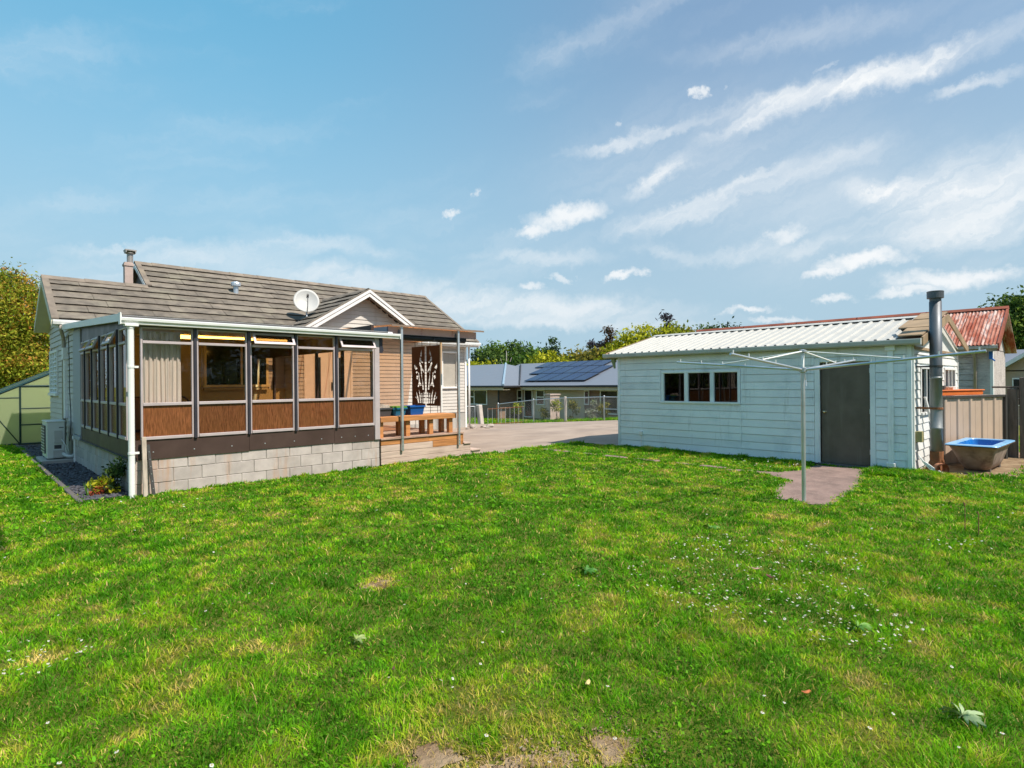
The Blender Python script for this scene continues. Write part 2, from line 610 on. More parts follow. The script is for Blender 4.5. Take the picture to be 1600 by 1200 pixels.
M['dish'] = mat('dish_white', (.47, .465, .45), .5, var=.04, dirt=(.55, .48, .38), dirt_amt=.3, dscale=4)
M['brickpaint'] = mat('pink_brick', (.45, .35, .31), .85, var=.15, scale=5)
M['lead'] = mat('cowl_steel', (.36, .33, .31), .5, metal=.5, var=.15)
M['nb_roof'] = mat('grey_long_run_roof', (.175, .19, .225), .45, var=.05)
M['nb_flash'] = mat('blue_grey_flashing', (.27, .36, .45), .4, var=.05)
M['nb_trim'] = mat('dark_gutter', (.03, .03, .035), .5)
M['nb_cream'] = mat('cream_render', (.52, .45, .33), .8, var=.05)
M['solar'] = mat('solar_cell', (.010, .020, .07), .25, spec=.35, var=.2, scale=1.2, bstr=0)
M['solar_edge'] = mat('solar_edge', (.015, .015, .02), .4)
M['post_conc'] = mat('concrete_post', (.52, .46, .41), .9, var=.12)
M['teal_frame'] = mat('greenhouse_frame', (.012, .04, .04), .45, var=.1)
M['old_board'] = mat('bare_board', (.52, .46, .44), .85, var=.22, scale=3, stretch=(1, 3, 14), obj_var=.08, dirt=(.16, .13, .12), dirt_amt=.6, dscale=3, bstr=.4)
M['blue_strap'] = mat('blue_plastic', (.02, .16, .55), .5)
M['bark'] = mat('bark', (.11, .085, .065), .95, var=.35, scale=5, stretch=(4, 4, 1), bstr=.6)
M['stone'] = mat('stone', (.36, .31, .27), .9, var=.25, scale=9, obj_var=.15, bstr=.5)
M['slate'] = mat('slate_chip', (.075, .072, .085), .7, var=.45, scale=16, bstr=.3)
M['far_wall'] = mat('far_wall', (.45, .34, .25), .8, var=.06)
M['brass'] = mat('brass_knob', (.62, .52, .34), .25, metal=.9, var=.05)
M['glass'] = glass_mat('window_glass', (.95, .945, .93), 1.5, 0.0, .9)
M['glass_sash'] = glass_mat('sash_glass', (.42, .41, .45), 1.9, 0.0, 4.0)
M['glass_dark'] = glass_mat('shed_glass', (.42, .43, .42), 1.6, 0.0, 1.0)
M['gh_glass'] = None


def special_mats():
    # reeded amber glass of the lower panels
    m = NT('amber_reeded_glass')
    p = m.mapping(m.pos(), (95, 95, 9))
    n1 = m.noise(p, 1.0, 3)
    n2 = m.noise(m.mapping(m.pos(), (5, 5, 2)), 1.0, 2)
    c = m.mix(m.mapr(n1.outputs[0], .35, .75, 0, 1), (.10, .034, .014), (.34, .125, .05))
    c = m.mix(m.mapr(n2.outputs[0], .3, .7, 0, .6), c, (.18, .07, .025))
    gv = m.n('ShaderNodeCombineXYZ')
    g1 = m.mapr(m.rnd(), 0, 1, .75, 1.35)
    for i in range(3):
        m.l(g1, gv.inputs[i])
    c = m.mix(1.0, c, gv.outputs[0], 'MULTIPLY')
    b = m.bsdf(c, .22, 0, .6, n1.outputs[0], .5, .006)
    tr = m.n('ShaderNodeBsdfTransparent')
    tr.inputs[0].default_value = (.55, .25, .10, 1)
    mx = m.n('ShaderNodeMixShader')
    mx.inputs[0].default_value = .22
    m.l(b.outputs[0], mx.inputs[1])
    m.l(tr.outputs[0], mx.inputs[2])
    M['amber'] = m.done(mx)
    # brown translucent veranda sheet
    m = NT('brown_translucent_sheet')
    tr = m.n('ShaderNodeBsdfTransparent')
    tr.inputs[0].default_value = (1.0, .78, .58, 1)
    tl = m.n('ShaderNodeBsdfTranslucent')
    tl.inputs[0].default_value = (.72, .42, .25, 1)
    b = m.bsdf((.28, .21, .17), .45)
    m1 = m.n('ShaderNodeMixShader')
    m1.inputs[0].default_value = .45
    m.l(tl.outputs[0], m1.inputs[1])
    m.l(b.outputs[0], m1.inputs[2])
    mx = m.n('ShaderNodeMixShader')
    mx.inputs[0].default_value = .20
    m.l(tr.outputs[0], mx.inputs[1])
    m.l(m1.outputs[0], mx.inputs[2])
    M['veranda_sheet'] = m.done(mx)
    # greenhouse twin wall sheet
    m = NT('greenhouse_sheet')
    tr = m.n('ShaderNodeBsdfTransparent')
    tr.inputs[0].default_value = (.84, .88, .74, 1)
    tl = m.n('ShaderNodeBsdfTranslucent')
    tl.inputs[0].default_value = (.74, .77, .56, 1)
    b = m.bsdf((.62, .68, .46), .3, 0, .5)
    m1 = m.n('ShaderNodeMixShader')
    m1.inputs[0].default_value = .3
    m.l(tl.outputs[0], m1.inputs[1])
    m.l(b.outputs[0], m1.inputs[2])
    m2 = m.n('ShaderNodeMixShader')
    m2.inputs[0].default_value = .72
    m.l(tr.outputs[0], m2.inputs[1])
    m.l(m1.outputs[0], m2.inputs[2])
    M['gh_glass'] = m.done(m2)
    # rusty corrugated iron
    m = NT('rusty_corrugated')
    p = m.mapping(m.pos(), (1.2, 5.5, 1.2))
    n1 = m.noise(p, 1.4, 8, .7)
    n2 = m.noise(m.mapping(m.pos(), (.8, 5.0, .8)), 1.0, 5, .7)
    c = m.mix(m.mapr(n1.outputs[0], .38, .62, 0, 1), (.22, .034, .014), (.46, .20, .14))
    c = m.mix(m.mapr(n2.outputs[0], .48, .57, 0, .9), c, (.58, .45, .40))
    n4 = m.noise(m.mapping(m.pos(), (1.1, 9, 1.1)), 1.0, 6, .7)
    c = m.mix(m.mapr(n4.outputs[0], .52, .62, 0, .9), c, (.30, .062, .025))
    M['rust_roof'] = m.done(m.bsdf(c, .75, 0, .3, n1.outputs[0], .3, .01))
    # brick walls far off
    m = NT('far_brick')
    br = m.n('ShaderNodeTexBrick')
    br.inputs['Scale'].default_value = 1.0
    br.inputs['Brick Width'].default_value = .24
    br.inputs['Row Height'].default_value = .086
    br.inputs['Mortar Size'].default_value = .008
    br.inputs['Color1'].default_value = (.235, .135, .095, 1)
    br.inputs['Color2'].default_value = (.30, .18, .125, 1)
    br.inputs['Mortar'].default_value = (.30, .26, .22, 1)
    sp = m.n('ShaderNodeSeparateXYZ')
    m.l(m.pos(), sp.inputs[0])
    ad = m.n('ShaderNodeMath', operation='ADD')
    m.l(sp.outputs[0], ad.inputs[0])
    m.l(sp.outputs[1], ad.inputs[1])
    cb = m.n('ShaderNodeCombineXYZ')
    m.l(ad.outputs[0], cb.inputs[0])
    m.l(sp.outputs[2], cb.inputs[1])
    m.l(cb.outputs[0], br.inputs['Vector'])
    M['far_brick'] = m.done(m.bsdf(br.outputs['Color'], .85))
    # ground under the lawn
    m = NT('lawn_soil')
    n1 = m.noise(m.pos(), .55, 6, .6)
    n2 = m.noise(m.pos(), 9.0, 6, .7)
    n3 = m.noise(m.pos(), 60.0, 4, .7)
    c = m.mix(m.mapr(n1.outputs[0], .35, .65, 0, 1), (.09, .14, .012), (.17, .18, .03))
    c = m.mix(m.mapr(n2.outputs[0], .5, .7, 0, .7), c, (.26, .19, .08))
    c = m.mix(m.mapr(n3.outputs[0], .4, .7, 0, .6), c, (.03, .04, .01))
    M['soil'] = m.done(m.bsdf(c, .95, 0, .1, n3.outputs[0], .8, .02))
    # blades, leaves, petals: colour carried per vertex (each blade's own colour)
    for nm, tra, rough in (('grass_blade', .42, .5), ('leaf', .36, .55)):
        m = NT(nm)
        at = m.n('ShaderNodeAttribute', attribute_name='Col')
        b = m.bsdf(at.outputs['Color'], rough, 0, .12)
        tl = m.n('ShaderNodeBsdfTranslucent')
        m.l(at.outputs['Color'], tl.inputs[0])
        mx = m.n('ShaderNodeMixShader')
        mx.inputs[0].default_value = tra
        m.l(b.outputs[0], mx.inputs[1])
        m.l(tl.outputs[0], mx.inputs[2])
        M[nm] = m.done(mx)
    # driveway
    m = NT('driveway_seal')
    n1 = m.noise(m.pos(), .8, 7, .6)
    n2 = m.noise(m.pos(), 55, 4, .7)
    c = m.mix(m.mapr(n1.outputs[0], .35, .65, 0, 1), (.31, .235, .185), (.43, .335, .27))
    c = m.mix(m.mapr(n2.outputs[0], .4, .75, 0, .6), c, (.22, .19, .17))
    n3 = m.noise(m.mapping(m.pos(), (.25, .9, 1)), 1.0, 6, .7)
    c = m.mix(m.mapr(n3.outputs[0], .5, .68, 0, .55), c, (.20, .165, .15))
    M['drive'] = m.done(m.bsdf(c, .9, 0, .2, n2.outputs[0], .5, .006))
    # mossy paving
    m = NT('old_paving')
    n1 = m.noise(m.pos(), 2.2, 7, .65)
    n2 = m.noise(m.pos(), 40, 4, .7)
    c = m.mix(m.mapr(n1.outputs[0], .35, .65, 0, 1), (.17, .115, .10), (.30, .20, .17))
    c = m.mix(m.mapr(n2.outputs[0], .5, .75, 0, .7), c, (.36, .29, .24))
    M['paving'] = m.done(m.bsdf(c, .9, 0, .2, n2.outputs[0], .6, .008))
    # bare dirt by the bath
    m = NT('bare_dirt')
    n1 = m.noise(m.pos(), 3.0, 7, .7)
    n2 = m.noise(m.pos(), 30, 4, .7)
    c = m.mix(m.mapr(n1.outputs[0], .35, .65, 0, 1), (.17, .105, .06), (.37, .275, .175))
    M['dirt'] = m.done(m.bsdf(c, .95, 0, .1, n2.outputs[0], .8, .03))
    # lit tube
    m = NT('lit_tube')
    e = m.n('ShaderNodeEmission')
    e.inputs[0].default_value = (1.0, .50, .085, 1)
    e.inputs[1].default_value = LAMP
    M['lit'] = m.done(e)


LAMP = 5.5
special_mats()


# ------------------------------------------------------------------ terrain
def ground_z(x, y):
    a = min(1, max(0, (y - 13) / 12.0))
    b = min(1, max(0, (x - 13.6) / 6.0))
    c = min(1, max(0, (x - 23.5) / 4.0)) if y > 6 else min(1, max(0, (x - 26) / 6.0))
    return -.8 * max(a * b, c)


def grid_sheet(name, xs, ys, zoff, m, keep=None, kind='structure'):
    vs = [(x, y, ground_z(x, y) + zoff) for y in ys for x in xs]
    n = len(xs)
    fs = []
    for j in range(len(ys) - 1):
        for i in range(n - 1):
            if keep is None or keep((xs[i] + xs[i + 1]) / 2, (ys[j] + ys[j + 1]) / 2):
                fs.append((j * n + i, j * n + i + 1, (j + 1) * n + i + 1, (j + 1) * n + i))
    b = MB()
    b.add(vs, fs)
    return b.obj(name, m, None, kind)


def axis(lo, hi, c0, c1, step):
    a = [lo, lo * .5, -60] if lo < -80 else [lo]
    a += list(np.arange(c0, c1 + .001, step))
    a += [c1 + 8, c1 + 25, hi * .4, hi]
    return [float(v) for v in sorted(set(a))]


grid_sheet('lawn', axis(-500, 900, -14, 44, 1.0), axis(-500, 900, -14, 44, 1.0), 0.0, M['soil'])


def poly_sheet(name, pts, m, zoff, kind='structure', thick=.0):
    b = MB()
    if thick:
        b.prism([(x, y, ground_z(x, y) + zoff - thick) for x, y in pts], (0, 0, thick))
    else:
        b.add([(x, y, ground_z(x, y) + zoff) for x, y in pts], [tuple(range(len(pts)))])
    return b.obj(name, m, None, kind)


# driveway: one sheet that follows the fall of the land
def drive_keep(x, y):
    if y < 9.62 or x > 22.0:
        return False
    if x < 8.52 and y < 16.2:
        return False
    return x > 8.0 and y < 40 and not (x > 19 and y > 26.5)


grid_sheet('driveway', list(np.arange(8.0, 22.3, .5)) , [9.62] + list(np.arange(10, 41, 1.0)), .008, M['drive'],
           lambda x, y: drive_keep(x, y))
poly_sheet('driveway_apron', [(11.9, 8.45), (22, 8.45), (22, 9.618), (11.9, 9.618)], M['drive'], .008)

# ------------------------------------------------------------------ cladding helper


def boards(fr, a0, a1, z0, z1, pitch, holes=(), t0=.008, t1=.024, emit=None, top_fn=None, gap=.010):
    """lapped weatherboards: each board its own wedge; emit(mb) is called per board piece"""
    z = z0
    while z < z1 - 1e-4:
        zt = min(z + pitch, z1)
        spans = [(a0, a1)]
        if top_fn:
            s = top_fn((z + zt) / 2)
            spans = [s] if s else []
        for (h0, h1, k0, k1) in holes:
            if k0 < zt - .01 and k1 > z + .01:
                nw = []
                for (s0, s1) in spans:
                    if h1 <= s0 or h0 >= s1:
                        nw.append((s0, s1))
                    else:
                        if h0 > s0:
                            nw.append((s0, h0))
                        if h1 < s1:
                            nw.append((h1, s1))
                spans = nw
        for (s0, s1) in spans:
            if s1 - s0 > .02:
                b = MB()
                j = random.uniform(-.0015, .0015)
                b.hexa([fr(s0, 0, z + gap), fr(s1, 0, z + gap), fr(s1, t1 + j, z + gap), fr(s0, t1 + j, z + gap),
                        fr(s0, 0, zt), fr(s1, 0, zt), fr(s1, t0, zt), fr(s0, t0, zt)])
                emit(b)
        z = zt


def joined(parent, name, m, kind='stuff'):
    acc = MB()

    def e(b):
        acc.add(b.v, b.f)
    return acc, e


# ================================================================== HOUSE
YW = 16.1                     # front wall of the house
EY, EZ, SL = 15.75, 3.06, .61  # eave and roof slope
R1Y, R2Y = 17.64, 19.05
R1Z, R2Z = EZ + SL * (R1Y - EY), EZ + SL * (R2Y - EY)
X0, X1, XG, XB, XR = 1.85, 13.3, 1.53, 3.70, 13.66
house = thing('house', 'pale weatherboard house with grey brown tiled gable roof behind the glazed sunroom', 'house', (7.5, 18.5, 0))
FH = frame((0, YW, 0), (1, 0, 0), (0, -1, 0))
BX0, BX1, YB = 6.72, 10.72, 15.36      # the bay under the cross gable
FB = frame((0, YB, 0), (1, 0, 0), (0, -1, 0))
FL = frame((X0, 0, 0), (0, 1, 0), (-1, 0, 0))


def build_house():
    b = MB()
    # core walls behind the cladding
    b.box(X0 + .01, 3.8, YW + .01, 19.15, 0.02, 2.98)
    b.box(3.805, X1 - .01, YW + .012, 22.3, 0.02, 2.98)
    b.obj('wall', M['house_paint'], house)
    fw = [(BX0, BX1, .5, 3.1), (4.62, 6.25, 1.55, 2.72), (12.20, 12.92, 1.42, 2.72)]
    acc, e = joined(house, 'weatherboards', M['house_paint'])
    boards(FH, X0, X1, .55, 3.0, .112, fw, t0=.020, t1=.032, gap=.016, emit=e)
    boards(FB, BX0, BX1, .55, 3.0, .112, [(6.93, 8.39, .5, 2.58)], t0=.020, t1=.032, gap=.016, emit=e)
    boards(frame((BX0, 0, 0), (0, 1, 0), (-1, 0, 0)), YB, YW, .55, 2.8, .112, t0=.020, t1=.032, gap=.016, emit=e)
    boards(frame((BX1, 0, 0), (0, 1, 0), (1, 0, 0)), YB, YW, .55, 3.0, .112, t0=.020, t1=.032, gap=.016, emit=e)
    acc.obj('weatherboards', M['house_paint'], house, 'stuff', label='front weatherboards')
    acc, e = joined(house, 'weatherboards', M['house_paint'])
    boards(FL, 15.12, 19.2, .45, 2.95, .125, [(17.55, 19.02, 1.38, 2.5)], emit=e)
    boards(FL, 16.3, 19.2, 2.95, 4.1, .125, emit=e, top_fn=lambda z: (max(16.0, R1Y - (R1Z - .08 - z) / SL), min(19.4, R1Y + (R1Z - .08 - z) / SL)) if z < R1Z - .15 else None)
    acc.obj('weatherboards', M['house_paint'], house, 'stuff', label='side weatherboards')
    b = MB()
    b.box(BX0 + .01, BX1 - .01, YB + .006, YW + .008, .3, 2.95)
    b.obj('bay_wall', M['house_paint'], house)
    b = MB()
    b.box(X0 + .02, X0 + .1, 15.1, YW + .02, .0, 2.95)
    b.obj('side_wall', M['house_paint'], house)
    # base boards of the foundation
    for i in range(12):
        b = MB()
        b.fbox(FH, 8.0 + i * .44, 8.0 + i * .44 + .425, -.05, .54, .0, .03)
        b.obj('base_board', M['concrete'], house)
    b = MB()
    b.fbox(FH, X1 - .06, X1 + .02, -.1, 3.0, -.02, .05)
    b.obj('corner_board', M['white'], house)
    b = MB()
    b.tube([(X1 + .09, YW - .1, 2.9), (X1 + .09, YW - .1, 0)], .035, 8)
    b.obj('downpipe', M['white'], house, smooth=True)

    # ---- windows of the house
    def sash(a0, a1, z0, z1, mull, pm, fm, name='window', fr=FH, dep=.05):
        b = MB()
        w = .06
        b.fbox(fr, a0, a1, z1 - w, z1, -.02, dep)
        b.fbox(fr, a0 - .03, a1 + .03, z0, z0 + w, -.02, dep + .03)
        b.fbox(fr, a0, a0 + w, z0 + w, z1 - w, -.02, dep)
        b.fbox(fr, a1 - w, a1, z0 + w, z1 - w, -.02, dep)
        for m_ in mull:
            b.fbox(fr, m_ - .025, m_ + .025, z0 + w, z1 - w, -.015, dep - .008)
        f = b.obj(name, fm, house)
        e = [a0 + w] + sum([[m_ - .025, m_ + .025] for m_ in mull], []) + [a1 - w]
        for i in range(0, len(e), 2):
            p = MB()
            p.fbox(fr, e[i], e[i + 1], z0 + w, z1 - w, .004, .010)
            p.obj('pane', pm, f)
        return f
    cream = mat('cream_window_frame', (.78, .66, .36), .6, var=.1)
    sash(4.62, 6.25, 1.55, 2.72, (5.55, 5.98), M['dark_glass'], cream)
    f = sash(12.20, 12.92, 1.42, 2.72, (), M['glass'], M['white'])
    p = MB()
    for i in range(14):
        t = i / 13
        p.v.append(FH(12.28 + t * .56, -.03 + .018 * math.sin(i * 2.1), 1.5))
    for i in range(14):
        t = i / 13
        p.v.append(FH(12.28 + t * .56, -.03 + .018 * math.sin(i * 2.1), 2.66))
    p.f += [(i, i + 1, 15 + i, 14 + i) for i in range(13)]
    p.obj('net_curtain', M['ac'], f)
    f = sash(17.55, 19.02, 1.38, 2.5, (18.0, 18.5), M['ac'], M['white'], fr=FL)
    for a in (17.62, 18.06, 18.56):
        for k in range(9):
            p = MB()
            z = 1.46 + k * .108
            p.hexa([FL(a, .012, z), FL(a + .36, .012, z), FL(a + .36, .05, z - .03), FL(a, .05, z - .03),
                    FL(a, .012, z + .012), FL(a + .36, .012, z + .012), FL(a + .36, .05, z - .018), FL(a, .05, z - .018)])
            p.obj('louvre', M['white'], f)
    # ---- double front doors behind the sunroom glass
    for k, (a0, a1) in enumerate(((6.99, 7.655), (7.665, 8.33))):
        b = MB()
        b.fbox(FB, a0, a1, .56, 2.54, -.02, .035)
        gx0, gx1 = (a0 + .27, a0 + .42) if k == 0 else (a0 + .24, a0 + .39)
        for (u0, u1, z0, z1) in ((gx0 - .04, gx0, 1.02, 2.40), (gx1, gx1 + .04, 1.02, 2.40), (gx0, gx1, 1.02, 1.06), (gx0, gx1, 2.36, 2.40)):
            b.fbox(FB, u0, u1, z0, z1, .034, .05)
        d = b.obj('door', M['door_cream'], house)
        p = MB()
        p.fbox(FB, gx0, gx1, 1.06, 2.36, .034, .04)
        p.obj('door_glass', M['dark_glass'], d)
        if k == 1:
            p = MB()
            p.fbox(FB, a0 + .06, a0 + .10, 1.42, 1.66, .035, .045)
            p.fbox(FB, a0 + .065, a0 + .20, 1.55, 1.575, .06, .08)
            p.fbox(FB, a0 + .07, a0 + .09, 1.55, 1.575, .045, .08)
            p.obj('door_handle', M['dark_post'], d)
    b = MB()
    b.fbox(FB, 6.93, 6.988, .55, 2.58, 0, .05)
    b.fbox(FB, 8.332, 8.39, .55, 2.58, 0, .05)
    b.fbox(FB, 6.988, 8.332, 2.542, 2.58, 0, .05)
    b.obj('door_frame', M['door_cream'], house)

    # ---- roof
    b = MB()
    t = .03

    def slab(xa, xb, ya, yb, off=-.05):
        za, zb = EZ + SL * (ya - EY) + off, EZ + SL * (yb - EY) + off
        b.hexa([(xa, ya, za - t), (xb, ya, za - t), (xb, yb, zb - t), (xa, yb, zb - t),
                (xa, ya, za), (xb, ya, za), (xb, yb, zb), (xa, yb, zb)])
    slab(XG + .03, XR - .03, EY + .05, R1Y)
    slab(XB + .03, XR - .03, R1Y, R2Y)
    # rear slopes

    def back(xa, xb, yr, zr, ye):
        ze = zr - SL * (ye - yr)
        b.hexa([(xa, yr, zr - .08), (xb, yr, zr - .08), (xb, ye, ze - .08), (xa, ye, ze - .08),
                (xa, yr, zr - .02), (xb, yr, zr - .02), (xb, ye, ze - .02), (xa, ye, ze - .02)])
    back(XG + .03, XB + .02, R1Y, R1Z, 19.35)
    back(XB + .03, XR - .03, R2Y, R2Z, 22.4)
    roof = b.obj('roof', M['tile'], house)
    # tiles: long pressed panels, one object each
    exp = .368
    nx, ny = 0, 0
    up = Vector((0, math.cos(math.atan(SL)), math.sin(math.atan(SL))))
    nn = Vector((0, -up.z, up.y))
    L1 = math.hypot(R1Y - EY, R1Z - EZ)
    L2 = math.hypot(R2Y - EY, R2Z - EZ)
    row = 0
    s = 0.0
    while s < L2 - .05:
        xa = XG + .12 if s < L1 - .2 else XB + .12
        xb = XR - .1
        se = min(s + exp, L2)
        x = xa
        first = random.uniform(.5, 1.3)
        while x < xb - .01:
            xe = min(xb, x + (first if x == xa else 1.31))
            if xb - xe < .35:
                xe = xb
            tile(roof, Vector((0, EY, EZ)), Vector((1, 0, 0)), up, nn, x, xe, s, se + .03)
            x = xe
        s += exp
        row += 1
    # ridge caps
    def ridge(xa, xb, y, z, seg=.42):
        x = xa
        while x < xb - .02:
            xe = min(xb, x + seg)
            b = MB()
            j = random.uniform(-.004, .004)
            pr_ = [(-.14, -.075), (-.07, -.012), (0, .028), (.07, -.012), (.14, -.075)]
            o = [(xx, y + dy, z + .03 + dz + j + lift) for xx, lift in ((x, .008), (xe + .02, 0)) for dy, dz in pr_]
            i_ = [(xx, y + dy, z + .015 + dz + j + lift) for xx, lift in ((x, .008), (xe + .02, 0)) for dy, dz in pr_]
            b.add(o, [(k, k + 1, 6 + k, 5 + k) for k in range(4)])
            b.add(i_, [(k, k + 1, 6 + k, 5 + k) for k in range(4)])
            b.obj('ridge_cap', M['ridge'], roof)
            x = xe
    ridge(XG, XB, R1Y, R1Z)
    ridge(XB, XR, R2Y, R2Z)
    # verges (flashed tile edge) and barge boards

    def verge(x, y0, y1, w, name, m, dz=0.02):
        za, zb = EZ + SL * (y0 - EY), EZ + SL * (y1 - EY)
        b = MB()
        b.hexa([(x, y0, za + dz), (x + w, y0, za + dz), (x + w, y1, zb + dz), (x, y1, zb + dz),
                (x, y0, za + dz + .03), (x + w, y0, za + dz + .03), (x + w, y1, zb + dz + .03), (x, y1, zb + dz + .03)])
        b.obj(name, m, roof)
    verge(XG, EY - .02, R1Y, .13, 'verge', M['ridge'])
    verge(XB, R1Y + .06, R2Y, .13, 'verge', M['ridge'])
    verge(XR - .12, EY - .02, R2Y, .12, 'verge', M['ridge'])
    # left gable: barge boards, soffit
    for sgn, yy in ((-1, EY), (1, 19.35)):
        b = MB()
        za = R1Z - SL * abs(yy - R1Y)
        b.hexa([(XG, yy, za - .17), (XG + .03, yy, za - .17), (XG + .03, R1Y, R1Z - .17), (XG, R1Y, R1Z - .17),
                (XG, yy, za - .005), (XG + .03, yy, za - .005), (XG + .03, R1Y, R1Z - .005), (XG, R1Y, R1Z - .005)])
        b.obj('barge_board', M['greenish'], house)
        b = MB()
        b.hexa([(XG + .03, yy, za - .16), (X0 + .02, yy, za - .16), (X0 + .02, R1Y, R1Z - .16), (XG + .03, R1Y, R1Z - .16),
                (XG + .03, yy, za - .13), (X0 + .02, yy, za - .13), (X0 + .02, R1Y, R1Z - .13), (XG + .03, R1Y, R1Z - .13)])
        b.obj('soffit', M['greenish'], house)
    b = MB()
    b.add([(X0 + .03, 16.0, 2.9), (X0 + .03, 19.4, 2.9), (X0 + .03, R1Y, R1Z - .1),
           (X0 + .12, 16.0, 2.9), (X0 + .12, 19.4, 2.9), (X0 + .12, R1Y, R1Z - .1)], [(0, 1, 2), (3, 5, 4), (0, 3, 4, 1), (1, 4, 5, 2), (2, 5, 3, 0)])
    b.obj('gable_wall', M['house_paint'], house)
    # upper gable over the low ridge: dark board
    b = MB()
    gx = XB + .12
    b.add([(gx, R2Y - 1.5, R2Z - 1.0), (gx, R2Y + 1.5, R2Z - 1.0), (gx, R2Y, R2Z - .06),
           (gx + .08, R2Y - 1.5, R2Z - 1.0), (gx + .08, R2Y + 1.5, R2Z - 1.0), (gx + .08, R2Y, R2Z - .06)], [(0, 1, 2), (3, 5, 4), (0, 3, 4, 1), (1, 4, 5, 2), (2, 5, 3, 0)])
    b.obj('upper_gable', M['brown'], house)
    for sg in (-1, 1):
        b = MB()
        b.hexa([(XB - .01, R2Y + sg * 1.45, R2Z - .99), (XB + .02, R2Y + sg * 1.45, R2Z - .99), (XB + .02, R2Y, R2Z - .13), (XB - .01, R2Y, R2Z - .13),
                (XB - .01, R2Y + sg * 1.45, R2Z - .88), (XB + .02, R2Y + sg * 1.45, R2Z - .88), (XB + .02, R2Y, R2Z - .01), (XB - .01, R2Y, R2Z - .01)])
        b.obj('barge_board', M['white'], house)
    # right gable wall and barge
    b = MB()
    b.add([(X1, YW, 2.9), (X1, 22, 2.9), (X1, R2Y, R2Z - .1), (X1 - .08, YW, 2.9), (X1 - .08, 22, 2.9), (X1 - .08, R2Y, R2Z - .1)],
          [(0, 1, 2), (3, 5, 4), (0, 3, 4, 1), (1, 4, 5, 2), (2, 5, 3, 0)])
    b.obj('gable_wall', M['house_paint'], house)
    b = MB()
    b.hexa([(XR - .03, EY, EZ - .16), (XR, EY, EZ - .16), (XR, R2Y, R2Z - .16), (XR - .03, R2Y, R2Z - .16),
            (XR - .03, EY, EZ), (XR, EY, EZ), (XR, R2Y, R2Z), (XR - .03, R2Y, R2Z)])
    b.obj('barge_board', M['white'], house)
    # eave soffit, fascia and gutter
    b = MB()
    b.box(XG + .05, XR - .05, EY + .02, YW + .02, 2.90, 2.93)
    b.obj('soffit', M['white'], house)
    b = MB()
    b.box(XG + .03, XR - .02, EY - .002, EY + .02, 2.88, 3.05)
    b.obj('fascia', M['white'], house)
    b = MB()
    gp = [(EY - .005, 3.03), (EY - .09, 3.045), (EY - .115, 3.04), (EY - .115, 3.0), (EY - .1, 2.945), (EY - .005, 2.935), (EY - .005, 2.945), (EY - .09, 2.955), (EY - .105, 3.0), (EY - .105, 3.03), (EY - .09, 3.03), (EY - .005, 3.02)]
    b.prism([(XG + .02, y, z) for y, z in gp], (XR - XG - .03, 0, 0))
    b.obj('gutter', M['gutter'], house)
    # side downpipe with offset and the old white duct on the left wall
    b = MB()
    b.tube([(X0 - .16, EY - .06, 2.94), (X0 - .16, EY - .04, 2.84), (X0 - .06, YW + .15, 2.68), (X0 - .05, YW + .2, 2.6), (X0 - .05, YW + .2, .25)], .036, 8)
    b.obj('downpipe', mat('greige_pipe', (.42, .36, .32), .5), house, smooth=True)
    b = MB()
    b.box(X0 - .075, X0 - .005, YW - .12, YW + .08, .9, 2.35)
    b.box(X0 - .10, X0 - .005, YW - .14, YW + .1, 2.2, 2.46)
    b.obj('duct_cover', M['white'], house)
    # chimney
    b = MB()
    b.box(3.36, 3.55, 18.42, 18.62, 3.7, 4.86)
    b.box(3.34, 3.57, 18.40, 18.64, 4.86, 4.92)
    b.box(3.36, 3.55, 18.42, 18.62, 4.92, 4.96)
    ch = b.obj('chimney', M['brickpaint'], house)
    b = MB()
    b.lathe((3.5, 18.52, 4.96), [(0, 0), (.075, 0), (.075, .24), (.12, .25), (.12, .27), (.0, .27)], 14)
    b.box(3.37, 3.63, 18.38, 18.64, 5.27, 5.305)
    for xx in (3.38, 3.60):
        b.box(xx, xx + .02, 18.38, 18.62, 5.22, 5.272)
    b.obj('cowl', M['lead'], ch)
    # roof vent
    b = MB()
    b.lathe((5.98, 17.74, 4.2), [(.0, 0), (.075, .0), (.075, .30), (.07, .30), (.0, .30)], 14)
    b.lathe((5.98, 17.74, 4.5), [(0, .06), (.12, .03), (.135, .0), (.135, .07), (.12, .11), (.04, .14), (0, .145)], 14)
    b.obj('roof_vent', M['galv'], house, smooth=False)
    # ---- cross gable over the porch
    XD, ZD, HW, YF = 8.78, 4.36, 2.12, 14.98
    yb = EY + (ZD - EZ) / SL
    for sg in (-1, 1):
        b = MB()
        b.hexa([(XD, YF + .03, ZD - .09), (XD + sg * HW, YF + .03, ZD - SL * HW - .09), (XD + sg * HW, yb - HW + .3, ZD - SL * HW - .09), (XD, yb + .1, ZD - .09),
                (XD, YF + .03, ZD - .05), (XD + sg * HW, YF + .03, ZD - SL * HW - .05), (XD + sg * HW, yb - HW + .3, ZD - SL * HW - .05), (XD, yb + .1, ZD - .05)])
        rf = b.obj('porch_roof', M['tile'], house)
        upv = Vector((-sg * math.cos(math.atan(SL)), 0, math.sin(math.atan(SL))))
        nv = Vector((sg * upv.z, 0, abs(upv.x)))
        Ls = HW * math.hypot(1, SL)
        s = 0.0
        while s < Ls - .05:
            se = min(s + exp, Ls)
            off = HW - (s + .5 * (se - s)) * math.cos(math.atan(SL))
            yend = yb - off + .12
            y = YF + .12
            k = 0
            while y < yend - .02:
                ye = min(yend, y + (.9 if k == 0 else 1.31))
                tile(rf, Vector((XD + sg * HW, 0, ZD - SL * HW)), Vector((0, 1, 0)), upv, nv, y, ye, s, se + .03)
                y = ye
                k += 1
            s += exp
        b = MB()
        a, z_ = XD + sg * HW, ZD - SL * HW
